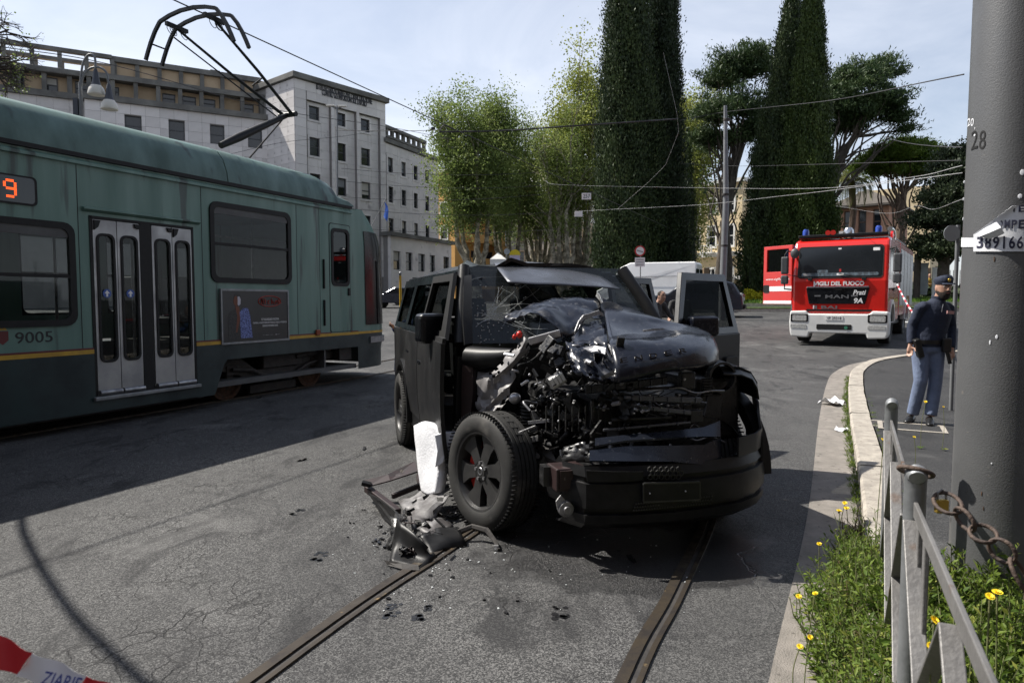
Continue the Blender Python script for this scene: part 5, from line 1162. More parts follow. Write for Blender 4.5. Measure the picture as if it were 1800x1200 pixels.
bon = px_grid([[(1088, 672, 3.66), (1120, 664, 3.70), (1160, 655, 3.71), (1206, 648, 3.70), (1246, 641, 3.62), (1260, 634, 3.50)],
    [(1086, 667, 3.70), (1120, 659, 3.74), (1160, 650, 3.75), (1206, 643, 3.74), (1247, 636, 3.66), (1261, 628, 3.52)],
    [(1080, 640, 3.66), (1115, 633, 3.70), (1155, 627, 3.71), (1200, 619, 3.70), (1240, 611, 3.60), (1259, 608, 3.46)],
    [(1072, 606, 3.52), (1108, 600, 3.54), (1148, 598, 3.54), (1188, 594, 3.52), (1226, 592, 3.44), (1252, 594, 3.36)],
    [(1069, 592, 3.34), (1108, 592, 3.30), (1150, 591, 3.26), (1189, 585, 3.28), (1222, 586, 3.30), (1246, 588, 3.26)],
    [(1066, 574, 3.14), (1102, 573, 3.08), (1146, 572, 3.04), (1186, 574, 3.10), (1216, 579, 3.16), (1241, 584, 3.18)],
    [(1063, 555, 2.92), (1094, 552, 2.90), (1134, 557, 2.92), (1178, 566, 2.98), (1208, 574, 3.05), (1234, 581, 3.10)],
    [(1059, 526, 2.56), (1086, 536, 2.60), (1120, 548, 2.70), (1152, 559, 2.80), (1190, 569, 2.92), (1226, 578, 3.02)]])
bo = crumpled(bon, 'bonnet', 'gloss_navy', car, .0045, 4.2, .006, seed=8, up=5, smooth=40)
pin = px_grid([[(994, 600, 3.22), (1014, 606, 3.30), (1040, 606, 3.36), (1066, 604, 3.44)], [(996, 618, 3.34), (1018, 622, 3.42), (1046, 628, 3.40), (1074, 626, 3.56)], [(1000, 640, 3.42), (1024, 644, 3.52), (1050, 648, 3.48), (1082, 644, 3.62)], [(1012, 660, 3.48), (1034, 664, 3.58), (1056, 667, 3.56), (1085, 668, 3.66)]])
crumpled(pin, 'pushed_in_bonnet', 'gloss_scuffed', car, .020, 6.5, .005, ragged=.25, seed=6)
mid = px_grid([[(1004, 592, 3.10), (1030, 566, 3.02), (1062, 558, 2.96)], [(1002, 600, 3.20), (1034, 590, 3.16), (1066, 580, 3.14)], [(998, 606, 3.26), (1036, 606, 3.34), (1068, 602, 3.46)]])
crumpled(mid, 'creased_bonnet', 'gloss_scuffed', car, .018, 7, .005, ragged=.15, seed=9)
def strip(pts, w, mat, nm, par=car, th=.008):
    m = MB(); P = [C_(*p)+Vector((.012, 0, .004)) for p in pts]
    Q = [p+Vector((random.uniform(-.3, .3)*w, random.uniform(-.3, .3)*w, w*random.uniform(.6, 1.3))) for p in P]; m.sheet([P, Q], th); return m.build(nm, mat, par, smooth=20)
random.seed(9)
strip([(1010, 588, 3.04), (1018, 572, 3.0), (1026, 562, 2.97), (1038, 558, 2.95), (1052, 554, 2.92), (1061, 557, 2.92)], .03, 'torn_alu', 'torn_edge'); strip([(1046, 522, 2.58), (1052, 528, 2.62), (1057, 538, 2.68), (1062, 543, 2.72)], .035, 'torn_alu', 'torn_edge'); strip([(1068, 610, 3.50), (1076, 628, 3.58), (1082, 645, 3.64), (1080, 660, 3.66)], .018, 'torn_alu', 'torn_edge')
strip([(1130, 584, 3.28), (1148, 582, 3.24), (1166, 580, 3.24)], .012, 'torn_alu', 'torn_edge')
MB().sheet(px_grid([[(1025, 612, 3.37), (1045, 608, 3.42), (1065, 612, 3.48)], [(1040, 618, 3.42), (1050, 617, 3.46), (1064, 624, 3.54)]]), .006).build('bent_tab', 'bare_alu', car)
fh = C_(1074, 545, 2.80); MB().lathe([(.0, .0), (.045, .0), (.075, .02), (.085, .02)], 20, T(*fh) @ RY(.6)).build('bonnet_hole', 'engine_black', car, smooth=40)
# raised capitals along the front of the bonnet
pbr('letter_dark', (.02, .02, .024), rough=.25, metal=.4, spec=.7)
for ch, px, py in (('E', 1096, 633), ('N', 1122, 629), ('D', 1148, 625), ('E', 1174, 620), ('R', 1200, 616)):
    p = C_(px, py, 3.715); text(ch, .050, .030, 'letter_dark', bo, T(*(p+Vector((.004, 0, 0)))) @ RZ(math.pi/2) @ RX(math.pi/2-.25) @ RZ(.16), .008, 'bonnet_letter', bold=.01)
# exposed structure on the crushed corner
MB().sheet(px_grid([[(817, 640, 2.50), (836, 645, 2.55)], [(818, 680, 2.50), (838, 690, 2.58)], [(817, 720, 2.50), (834, 725, 2.56)], [(816, 748, 2.50), (833, 750, 2.55)]]), .05).build('hinge_pillar', 'red_primer', car, smooth=30)
MB().sheet(px_grid([[(800, 625, 2.46), (818, 628, 2.44)], [(797, 690, 2.46), (816, 690, 2.44)], [(795, 755, 2.46), (815, 752, 2.44)]]), .05).build('door_gap_dark', 'rubber', car)  # dark sheet stands for the shade in the gap ahead of the door
MB().tube([C_(826, 628, 2.5), C_(850, 630, 2.62), C_(880, 628, 2.75), C_(902, 622, 2.85)], [.085, .085, .07, .04], 12).build('cowl_side', 'black_plastic', car, smooth=60)
inner = px_grid([[(838, 652, 2.60), (860, 650, 2.66), (884, 648, 2.74), (906, 640, 2.82)], [(838, 676, 2.62), (858, 668, 2.76), (880, 672, 2.74), (902, 660, 2.88)], [(836, 700, 2.62), (856, 702, 2.70), (878, 690, 2.86), (896, 682, 2.88)], [(836, 722, 2.62), (852, 716, 2.78), (870, 712, 2.76), (888, 702, 2.90)], [(838, 740, 2.62), (848, 736, 2.68), (862, 730, 2.80), (878, 718, 2.88)]])
crumpled(inner, 'inner_wing', 'grey_primer', car, .018, 7, .004, ragged=.15, seed=5)
arm = px_grid([[(864, 655, 2.80), (884, 634, 2.86), (904, 612, 2.92), (918, 589, 2.98)], [(868, 662, 2.90), (888, 646, 2.94), (908, 626, 3.0), (926, 598, 3.02)], [(868, 676, 2.86), (892, 656, 2.90), (914, 634, 2.96), (932, 612, 2.98)]])
tw = crumpled(arm, 'strut_tower', 'grey_primer', car, .010, 8, .005, ragged=.2, seed=7)
for px, py in ((867, 661), (876, 654)): MB().lathe([(0, 0), (.012, 0)], 12, T(*(C_(px, py, 2.895)+Vector((.012, 0, 0)))) @ RY(math.pi/2)).build('hole', 'rubber', tw)
MB().bar(C_(930, 600, 3.02), C_(985, 585, 3.10), .05, .05).build('cross_brace', 'bare_alu', car, bevel=.006); MB().bar(C_(934, 604, 3.03), C_(988, 588, 3.11), .03, .03).build('cross_brace', 'red_primer', car)
MB().sphere(C_(913, 588, 2.95), (.022, .022, .026), 10, 8).build('terminal_cap', pbr('cap_red', (.55, .03, .02), rough=.35), car, smooth=60)
MB().sphere(C_(904, 592, 2.93), (.014, .014, .02), 8, 6).build('terminal_cap', 'cap_red', car, smooth=60)
# strut bellows
a, b = C_(930, 705, 2.98), C_(930, 768, 2.98); m = MB(); prof = []
for i in range(22): prof.append((.052+(.014 if i % 2 else 0)-.0, i/21))
ax_ = (b-a); L0 = ax_.length; m.lathe([(r, z*L0) for r, z in prof], 18, T(*a) @ ax_.to_track_quat('Z', 'Y').to_matrix().to_4x4()); m.build('air_spring', 'rubber', car, smooth=70)
MB().sphere(C_(905, 700, 2.92), (.04, .045, .04), 12, 8).build('reservoir', 'bare_alu', car, smooth=60)
cn = C_(978, 668, 3.28); MB().box((-.03, -.055, -.04), (.03, .055, .04), T(*cn) @ RX(.5)).build('connector', 'bare_alu', car, bevel=.006)
for k in range(4): MB().box((.03, -.05+k*.026, -.02), (.042, -.032+k*.026, .035), T(*cn) @ RX(.5)).build('connector_rib', 'white_paint', car)
# engine bay: block behind, then hoses, brackets, modules
MB().box((2.45, -.42, .42), (3.15, .70, .98)).build('engine_block', 'engine_black', car, bevel=.04); MB().box((3.10, -.25, .45), (3.45, .72, .95)).build('radiator', 'engine_black', car, bevel=.02)
MB().box((2.44, -.85, .5), (2.52, -.42, 1.1)).build('engine_side', 'engine_black', car, bevel=.02)
random.seed(77)
def eng(px): return 3.06+.50*(px-925)/190
for k in range(70):
    px, py = random.uniform(930, 1120), random.uniform(605, 805); p = C_(px, py, eng(px)+random.uniform(-.10, .08)); d = [random.uniform(.008, .034) for _ in range(3)]; d[random.randint(0, 2)] *= random.uniform(1.2, 2.6)
    MB().box(tuple(-q for q in d), tuple(d), T(*p) @ RX(random.uniform(-.6, .6)) @ RY(random.uniform(-.6, .6)) @ RZ(random.uniform(-.8, .8))).build(random.choice(('bracket', 'module', 'housing')), random.choice(['engine_black']*9+['dirty_iron']), car, bevel=.005)
for k in range(22):
    px, py = random.uniform(930, 1110), random.uniform(610, 800); p = C_(px, py, eng(px)+random.uniform(-.06, .10)); r = random.uniform(.012, .042); L0 = random.uniform(.03, .11)
    MB().lathe([(0, 0), (r*.8, 0), (r, r*.25), (r, L0*.4), (r*.85, L0*.45), (r*.85, L0), (0, L0)], 16, T(*p) @ RY(random.uniform(.4, 2.6)) @ RX(random.uniform(-.7, .7))).build(random.choice(('pump', 'canister', 'bushing')), random.choice(['engine_black']*6+['dirty_iron', 'steel']), car, smooth=40)
for k in range(46):
    px, py = random.uniform(925, 1130), random.uniform(612, 805); x = eng(px)+.05; P = [C_(px, py, x)]
    for i in range(5): px += random.uniform(-18, 30); py += random.uniform(-18, 18); P.append(C_(px, py, x+random.uniform(-.08, .10)))
    MB().tube(smooth_line(P, 4), random.choice((.003, .004, .006, .009, .014)), 8).build('hose', random.choice(['rubber']*5+['steel']), car, smooth=60)
for k in range(30):
    px, py = random.uniform(935, 1120), random.uniform(612, 812); x = eng(px)+.06; w_, h_ = random.uniform(8, 26), random.uniform(5, 18); sk = random.uniform(-9, 9)
    G = [[C_(px+w_*i/3+sk*j/2+random.uniform(-3, 3), py+h_*j/2+random.uniform(-4, 4), x+random.uniform(-.05, .05)) for i in range(4)] for j in range(3)]
    MB().sheet(G, .003).build('torn_plastic', random.choice(['black_plastic']*4+['engine_black', 'torn_alu'] if k % 9 == 0 else ['black_plastic', 'engine_black']), car, smooth=20)
for k in range(26):
    px, py = random.uniform(890, 1130), random.uniform(620, 800); p = C_(px, py, eng(px)+.10); d = [random.uniform(.003, .012) for _ in range(3)]; d[random.randint(0, 2)] *= random.uniform(2, 5)
    MB().box(tuple(-q for q in d), tuple(d), T(*p) @ RX(random.uniform(-1, 1)) @ RY(random.uniform(-1, 1)) @ RZ(random.uniform(-1, 1))).build(random.choice(('bent_bracket', 'metal_strip')), random.choice(['bare_alu', 'grey_primer', 'satin_metal', 'torn_alu']), car, bevel=.003)
for k in range(34):
    px, py = random.uniform(1105, 1240), random.uniform(672, 770); p = C_(px, py, 3.50+.1*(px-1105)/135+random.uniform(-.05, .05)); d = [random.uniform(.004, .014) for _ in range(3)]; d[1] *= random.uniform(1.5, 6)
    MB().box(tuple(-q for q in d), tuple(d), T(*p) @ RX(random.uniform(-.25, .25)) @ RZ(random.uniform(-.4, .4))).build(random.choice(('clip', 'strut', 'bracket')), random.choice(['engine_black', 'gloss_black', 'black_plastic', 'satin_metal']), car, bevel=.003)
for k in range(14):
    px, py = random.uniform(1100, 1215), random.uniform(680, 775); P = [C_(px, py, 3.56)]
    for i in range(4): px += random.uniform(5, 26); py += random.uniform(-10, 10); P.append(C_(px, py, 3.56+random.uniform(-.04, .05)))
    MB().tube(smooth_line(P, 4), random.choice((.003, .004, .007)), 8).build('cable', random.choice(['rubber', 'rubber', 'steel']), car, smooth=60)
for k in range(22):
    q = C_(960+k*11.5, 736, 3.47); MB().cbox(q, (.01, .006, .16)).build('radiator_fin', 'engine_black', car)
for k in range(30):
    px, py = random.uniform(930, 1230), random.uniform(640, 790); p = C_(px, py, 3.42+.25*(px-930)/300); MB().lathe([(0, .008), (.007, .008), (.009, 0)], 8, T(*p) @ RY(math.pi/2) @ RX(random.uniform(-.5, .5))).build('bolt', random.choice(('steel', 'bare_alu')), car)
for k in range(16):
    px, py = random.uniform(940, 1080), random.uniform(640, 800); x = 3.3+.35*(px-930)/180; a = C_(px, py, x); b = C_(px+random.uniform(-40, 40), py+random.uniform(-25, 25), x+random.uniform(-.1, .1)); MB().bar(a, b, random.uniform(.006, .016), random.uniform(.002, .03)).build('shard', random.choice(('engine_black', 'engine_black', 'engine_black', 'torn_alu', 'black_plastic')), car)
def pxbar(a, b, xa, xb, w, h, mat, nm, ribs=0):
    A, B = C_(*a, xa), C_(*b, xb); o = MB().bar(A, B, w, h).build(nm, mat, car, bevel=.006)
    for k in range(ribs): q = A.lerp(B, (k+.5)/ribs); MB().cbox(q+Vector((w/2+.006, 0, 0)), (.012, .01, h*.8)).build('rib', mat, o)
pxbar((1028, 685), (1172, 668), 3.5, 3.62, .04, .05, 'gloss_black', 'slam_panel', 7); pxbar((1110, 699), (1232, 703), 3.58, 3.64, .035, .036, 'satin_metal', 'grille_bar', 5); pxbar((1106, 713), (1214, 725), 3.60, 3.66, .03, .03, 'satin_metal', 'grille_bar', 4); pxbar((1060, 756), (1214, 742), 3.6, 3.66, .02, .018, 'satin_metal', 'grille_bar', 3); pxbar((1075, 738), (1180, 733), 3.55, 3.62, .03, .02, 'engine_black', 'grille_bar')
MB().cbox(C_(1222, 731, 3.64), (.05, .09, .08)).build('lamp_bracket', 'bare_alu' if False else 'engine_black', car, bevel=.006); MB().cbox(C_(1207, 668, 3.55), (.06, .10, .11)).build('lamp_bracket', 'engine_black', car, bevel=.01)
lv = MB().cbox(C_(1243, 680, 3.5), (.03, .07, .12)).build('louvre', 'black_plastic', car)
for k in range(6): q = C_(1243, 668+k*5, 3.52); MB().cbox(q, (.02, .06, .006)).build('louvre_slat', 'engine_black', lv)
MB().lathe([(.09, 0), (.105, .0), (.105, .06), (.09, .06)], 28, T(*C_(1262, 662, 3.42)) @ RY(math.pi/2), closed=True).build('headlamp_ring', 'engine_black', car, smooth=40)
MB().box((2.6, .55, .62), (3.38, .90, 1.05)).build('wing_dark_fill', 'engine_black', car, bevel=.03)  # solid dark block stands in for the shaded hollow inside the wing
for pts in (((1244, 690, 3.5), (1240, 715, 3.55), (1236, 730, 3.6)), ((1262, 735, 3.45), (1285, 750, 3.4), (1305, 775, 3.38)), ((1290, 770, 3.4), (1300, 784, 3.42), (1312, 780, 3.36))): MB().tube(smooth_line([C_(*p) for p in pts], 5), .008, 6).build('loom', 'rubber', car, smooth=60)
MB().cbox(C_(1316, 758, 3.36), (.04, .03, .06)).build('lamp_shard', 'bare_alu', car, bevel=.008); MB().cbox(C_(1314, 745, 3.36), (.03, .02, .03)).build('lamp_shard', 'torn_alu', car, bevel=.006)
# lower grille panels
MB().sheet(px_grid([[(1046, 773, 3.66), (1100, 767, 3.70), (1180, 760, 3.72), (1236, 753, 3.70), (1264, 740, 3.66)], [(1046, 786, 3.74), (1100, 777, 3.77), (1180, 772, 3.79), (1236, 769, 3.77), (1264, 768, 3.72)]]), .012).build('grille_panel', 'satin_metal_dark', car, smooth=40)
MB().sheet(px_grid([[(1036, 794, 3.72), (1100, 786, 3.76), (1180, 784, 3.79), (1236, 782, 3.78), (1264, 768, 3.72)], [(1036, 812, 3.78), (1100, 812, 3.82), (1180, 812, 3.84), (1236, 817, 3.82), (1264, 823, 3.76)]]), .014).build('grille_panel', 'satin_metal_dark', car, smooth=40)
crumpled(px_grid([[(990, 785, 3.55), (1015, 778, 3.62), (1045, 774, 3.68)], [(985, 800, 3.57), (1012, 798, 3.64), (1040, 796, 3.70)], [(992, 815, 3.58), (1014, 812, 3.65), (1040, 814, 3.71)]]), 'split_panel', 'engine_black', car, .012, 8, .005, ragged=.3, seed=11)
# bumper wrapped round the left front corner
plan = [(3.62, -.50), (3.78, -.42), (3.85, -.2), (3.88, .1), (3.86, .4), (3.82, .60), (3.72, .80), (3.58, .95), (3.44, 1.04), (3.34, 1.06)]
def bump_rows(rows): return [[(x-i*(.10 if y > .7 else .10)*0+dx, y*(1+dy), z+.02*math.sin(y*5)*0) for x, y in plan] for i, (z, dx, dy) in enumerate(rows)]
bm = MB().sheet(bump_rows([(.19, -.18, -.03), (.22, -.07, 0), (.26, -.012, .005), (.315, .0, .005), (.32, -.03, .0), (.35, -.03, .0), (.355, .004, .004), (.43, .006, .004), (.50, -.004, .0), (.505, -.03, -.003), (.535, -.03, -.003), (.54, -.012, -.003), (.60, -.04, -.01)]), .015).build('bumper', 'black_plastic', car, smooth=24)
MB().sheet([[(x-.02, y, z) for x, y in plan[5:]] for z in (.60, .66, .72)], .012).build('bumper_corner', 'black_plastic', bm, smooth=50)
MB().sheet(px_grid([[(1030, 826, 3.80), (1080, 828, 3.84), (1130, 828, 3.86)], [(1032, 846, 3.80), (1080, 846, 3.84), (1130, 843, 3.86)]]), .01).build('bumper_insert', 'grey_interior' if False else 'black_plastic', bm)
hexm = MB()
for r_ in range(3):
    for c_ in range(6):
        q = C_(1142+c_*10+(5 if r_ % 2 else 0), 824+r_*7, 3.87); hexm.lathe([(.013, 0), (.017, 0), (.017, .008), (.013, .008)], 6, T(*q) @ RY(math.pi/2), closed=True)
tag(hexm.build('mesh_insert', 'steel' if False else 'rim_dark', bm), kind='stuff')
a, b = C_(1131, 849, 3.895), C_(1228, 846, 3.895); c, d = C_(1131, 881, 3.885), C_(1228, 877, 3.885)
MB().sheet([[a, b], [c, d]], .012).build('plate_holder', 'black_plastic', bm)
m = MB()
for p, q in ((a, b), (b, d), (d, c), (c, a)): m.bar(p+Vector((.006, 0, 0)), q+Vector((.006, 0, 0)), .014, .010)
m.build('plate_frame', 'rim_dark', bm)
for px, py in ((1142, 867), (1205, 863)): MB().sphere(C_(px, py, 3.905), .006, 8, 6).build('screw', 'bare_alu', bm)
m = MB()
for k in range(30):
    for r_ in range(3): m.cbox(C_(1114+k*4.6+r_*2, 897-k*.45-r_*6, 3.872), (.008, .009, .007))
tag(m.build('lower_mesh', 'rim_dark', bm), kind='stuff')
fg = MB().sheet(px_grid([[(1282, 800, 3.70), (1304, 793, 3.56)], [(1282, 850, 3.70), (1302, 842, 3.56)]]), .02).build('fog_recess', 'engine_black', bm)
for k in range(5): MB().bar(C_(1284, 806+k*9, 3.715), C_(1302, 800+k*9, 3.58), .008, .006).build('fog_slat', 'rim_dark', fg)
MB().box((3.48, -.56, .43), (3.66, -.36, .57)).build('crash_beam_end', 'red_primer', car, bevel=.01); MB().box((3.66, -.54, .45), (3.672, -.42, .56)).build('beam_cap', 'grey_primer' if False else 'red_primer', car)
MB().bar((3.5, -.6, .5), (3.6, .6, .5), .10, .12).build('crash_beam', 'engine_black', car)
te = C_(993, 893, 3.68); MB().lathe([(0, .05), (.022, .05), (.024, .035), (.045, .03), (.048, 0)], 18, T(*te) @ RY(math.pi/2)).build('tow_eye', 'steel', car, smooth=40); MB().prism([(-.06, .05), (-.03, .085), (.0, .05), (.0, 0), (-.05, 0)], lambda a_, b_, d_: (te.x+d_, te.y+a_, te.z+b_), 0, .012).build('tow_bracket', 'torn_alu', car)
m = MB(); m.sheet(px_grid([[(985, 800, 3.45), (1000, 818, 3.55)], [(960, 835, 3.40), (992, 850, 3.5)], [(965, 870, 3.40), (985, 880, 3.5)]]), .01); m.build('wheel_liner', 'black_plastic', car, smooth=30)
MB().sheet(px_grid([[(944, 770, 3.1), (962, 775, 3.15)], [(958, 800, 3.2), (980, 812, 3.3)], [(975, 832, 3.25), (992, 842, 3.35)]]), .012).build('suspension_arm', 'dirty_iron', car, smooth=30); MB().bar(C_(940, 850, 3.0), C_(1010, 870, 3.4), .05, .06).build('lower_arm', 'dirty_iron', car, bevel=.01)
MB().box((2.5, -.35, .24), (3.62, .7, .34)).build('undertray', 'engine_black', car)
# left front wing
wg = [[(2.44+1.0*i/8, y, z-.05*((i/8)**3)) for y, z in ((.70, 1.17), (.84, 1.165), (.93, 1.13), (.98, 1.06), (.99, .95))] for i in range(9)]
lw = MB().sheet(wg, .012).build('left_wing', 'satin_black', car, smooth=60)
MB().sheet([[(3.44, .70, 1.11), (3.44, .84, 1.10), (3.44, .93, 1.07), (3.44, .98, 1.0), (3.44, .99, .9)], [(3.50, .68, 1.08), (3.50, .82, 1.07), (3.50, .90, 1.04), (3.49, .95, .97), (3.48, .97, .9)]], .01).build('wing_edge', 'satin_black', lw, smooth=60)
MB().ring(arch(3.02, .41, .56, 0, 178, 18), arch(3.02, .41, .48, 0, 178, 18), lambda a, b, d: (a, .985+d, b), -.06, .03).build('arch_flare', 'black_plastic', lw, smooth=40)
MB().prism([(2.44, .46), (2.44, .97), (2.62, .97), (2.55, .75), (2.5, .46)], lambda a, b, d: (a, .96+d, b), 0, .02).build('wing_rear', 'satin_black', lw)
fs = [[(3.50-.02*j, y+.0, z) for j, z in enumerate((.60, .75, .9))] for y in (.90, .985)]
MB().sheet([[(3.60, .93, .52), (3.47, 1.02, .50), (3.36, 1.07, .42)], [(3.58, .94, .66), (3.46, 1.02, .70), (3.34, 1.065, .76)], [(3.54, .94, .82), (3.45, 1.0, .88), (3.34, 1.03, .95)]], .015).build('flare_front', 'satin_black', lw, smooth=60)
# open left doors
def open_door(hx_, L_, th, win_front, nm):
    D_ = T(hx_, .97, 0) @ RZ(math.radians(180-th)) # along the door: local x runs from the hinge to the free edge
    f = lambda a, b, d: tuple(D_ @ Vector((a, d+(0 if b < BELT else .25*(b-BELT)), b)))
    d = MB().prism([(0, .46), (0, BELT), (L_, BELT), (L_, .62), (L_-.06, .46)], f, -.03, .05).build(nm, 'satin_black', car, bevel=.01)
    A = [(win_front[0]-.07, BELT+.0), (L_-.0, BELT+.0), (L_-.03, 1.82), (win_front[1]-.02, 1.82)]; B = [(win_front[0]+.03, BELT+.06), (L_-.09, BELT+.06), (L_-.10, 1.75), (win_front[1]+.03, 1.75)]
    MB().ring(A, B, f, -.015, .03).build('window_frame', 'gloss_black', d, bevel=.004); MB().prism(B, f, .0, .006).build('side_window', 'car_glass', d)
    MB().prism(rr(L_-.34, .98, L_-.10, 1.06, .03), f, -.06, -.031).build('handle', 'rubber', d, bevel=.006)
    MB().prism(rr(.15, .55, L_-.15, 1.1, .08), f, .051, .09).build('door_card', 'dark_interior', d, bevel=.02); return d, f
dfl, fdf = open_door(2.40, 1.12, 60, (.05, .30), 'front_door'); drl, fdr = open_door(1.16, .92, 60, (.10, .12), 'rear_door')
p = fdf(.16, 1.34, -.06); ml = MB().box((-.08, -.12, -.085), (.08, .13, .085), T(*C_(1234, 573, 2.35)) @ RZ(-.2)).build('door_mirror', 'gloss_navy', dfl, bevel=.035, seg=3)
MB().bar(C_(1228, 588, 2.28), C_(1238, 597, 2.2), .06, .04).build('mirror_foot', 'rubber', dfl)
q = C_(758, 577, 2.02); mr_ = MB().box((-.07, -.125, -.12), (.09, .11, .12), T(*q) @ RZ(.25)).build('door_mirror', 'gloss_black', df, bevel=.04, seg=3)
MB().bar(q+Vector((-.02, .08, -.06)), q+Vector((.02, .24, -.10)), .09, .07).build('mirror_foot', 'rubber', df, bevel=.01)
# wheels
def make_wheel(R=.405, wd=.255):
    h = wd/2
    prof = [(.262, -h+.015), (.275, -h+.005), (.31, -h-.002), (.36, -h+.002), (.388, -h+.022), (.398, -h+.045)]
    for k in range(5):
        z0 = -h+.045+(wd-.09)*k/5; z1 = -h+.045+(wd-.09)*(k+1)/5; prof += [(R, z0+.004), (R, z1-.007), (R-.011, z1-.005), (R-.011, z1+.001)]
    prof = prof[:-2]+[(.398, h-.045), (.388, h-.022), (.36, h-.002), (.31, h+.002), (.275, h-.005), (.262, h-.015), (.255, 0)]
    ty = MB().lathe(prof, 72, closed=True)
    ty.cur = 1
    for k in range(84):
        a = 2*math.pi*k/84
        for s_ in (-1, 1): ty.box((R-.012, -.0022, .086 if s_ > 0 else -.124), (R+.0012, .0022, .124 if s_ > 0 else -.086), RZ(a))
        if k % 2 == 0: ty.box((R-.012, -.0014, -.03), (R+.0012, .0014, .03), RZ(a))
    rim = MB(); z_ = h-.02
    rim.lathe([(.262, -h+.02), (.268, -h+.012), (.25, -h+.03), (.235, -.03), (.235, .02), (.243, h-.04), (.256, h-.012), (.268, h-.008), (.268, h-.02), (.25, h-.035)], 48)
    rim.lathe([(0, z_-.012), (.045, z_-.012), (.055, z_-.02), (.085, z_-.025), (.085, z_-.07), (0, z_-.07)], 36)
    for k in range(6):
        a = 2*math.pi*k/6; M = RZ(a)
        rim.add([(.07, -.040, z_-.020), (.07, .040, z_-.020), (.16, .046, z_-.026), (.16, -.046, z_-.026), (.25, .094, z_-.014), (.25, -.094, z_-.014), (.07, -.040, z_-.06), (.07, .040, z_-.06), (.16, .046, z_-.07), (.16, -.046, z_-.07), (.25, .094, z_-.06), (.25, -.094, z_-.06)],
            [(0, 3, 2, 1), (3, 5, 4, 2), (6, 7, 8, 9), (9, 8, 10, 11), (0, 6, 9, 3), (3, 9, 11, 5), (1, 2, 8, 7), (2, 4, 10, 8)], M)
    rim.cur = 1
    for k in range(5): a = 2*math.pi*k/5+.3; rim.lathe([(0, .0), (.012, .0), (.013, -.03)], 10, T(.058*math.cos(a), .058*math.sin(a), z_-.008))
    rim.lathe([(.018, 0), (.024, .002), (.03, -.004)], 18, T(0, 0, z_-.010))
    return ty.mesh('tyre', ['tyre', 'rubber'], 35), rim.mesh('rim', ['rim_dark', 'steel'], 35)
TY, RM = make_wheel()
def wheel(M, par, cal=True):
    w_ = inst('wheel', MB().lathe([(0, -.02), (.19, -.02), (.19, .0), (0, .0)], 40).mesh('brake_disc', 'dirty_iron', 35), par, M)
    for nm, me in (('tyre', TY), ('rim', RM)): o = link(nm, me, w_)
    MB().lathe([(.13, -.02), (.20, -.02), (.20, .055), (.13, .055)], 8, closed=True, a0=2.5, a1=3.9).build('brake_caliper', 'caliper_red', w_, smooth=40)
    return w_
wheel(T(0, -.915, .405) @ RX(math.pi/2), car); wheel(T(0, .875, .405) @ RX(-math.pi/2), car); wheel(T(3.02, .88, .405) @ RZ(math.radians(-8)) @ RX(-math.pi/2), car)
n_ = Vector((-.79, -.60, .06)).normalized(); fc = at(838, 842, 4.58); zax = n_
loose = thing('torn_off_wheel', 'loose front wheel leaning against the crushed corner of the wrecked car', 'wheel', (fc.x, fc.y, 0), 0)
ctr = Vector((0, 0, .415))-n_*.125; xa = Vector((0, 0, 1)).cross(zax).normalized(); ya = zax.cross(xa)
MW = Matrix(((xa.x, ya.x, zax.x, ctr.x), (xa.y, ya.y, zax.y, ctr.y), (xa.z, ya.z, zax.z, ctr.z), (0, 0, 0, 1)))
link('tyre', TY, loose).matrix_local = MW @ RZ(.2); link('rim', RM, loose).matrix_local = MW @ RZ(.2)
inst('brake_disc', MB().lathe([(0, -.06), (.19, -.06), (.19, -.04), (0, -.04)], 40).mesh('brake_disc', 'dirty_iron', 35), loose, MW); MB().lathe([(.13, -.05), (.205, -.05), (.205, .045), (.13, .045)], 10, MW, closed=True, a0=2.0, a1=4.4).build('brake_caliper', 'caliper_red', loose, smooth=40)
# ---- debris around the loose wheel
def D_(px, py, D, o): p = at(px, py, D); return p-o
random.seed(15)
o = Vector(gr(752, 880)); o.z = 0; fo = thing('foam_block', 'white foam crash block propped on the torn metal beside the loose wheel', 'foam', o)
f4 = [[D_(727, 748, 5.34, o), D_(748, 740, 5.20, o), D_(764, 752, 5.08, o)], [D_(729, 775, 5.30, o), D_(750, 770, 5.14, o), D_(778, 775, 5.0, o)], [D_(733, 810, 5.24, o), D_(752, 812, 5.10, o), D_(774, 812, 4.96, o)], [D_(737, 845, 5.18, o), D_(752, 850, 5.05, o), D_(770, 842, 4.93, o)], [D_(741, 864, 5.14, o), D_(752, 870, 5.03, o), D_(766, 866, 4.93, o)]]
crumpled(f4, 'foam_slab', 'foam_white', fo, .002, 5, .07, seed=1, smooth=60); MB().sheet([[D_(766, 764, 5.0, o), D_(784, 758, 5.0, o), D_(802, 757, 5.02, o)], [D_(768, 790, 4.98, o), D_(782, 786, 4.99, o), D_(794, 776, 5.02, o)], [D_(766, 818, 4.98, o), D_(775, 812, 4.98, o), D_(784, 800, 5.0, o)]], .06).build('foam_wing', 'foam_white', fo, bevel=.006)
o = Vector(gr(705, 940)); o.z = 0; tw_ = thing('torn_wing_wreckage', 'heap of torn wing metal and black plastic lying by the loose wheel', 'wreckage', o)
def gp(px, py, z): p = gr(px, py, z); return Vector(p)-o
def dbar(a, b, w, h, mat, nm): return MB().bar(gp(*a), gp(*b), w, h).build(nm, mat, tw_, bevel=.006)
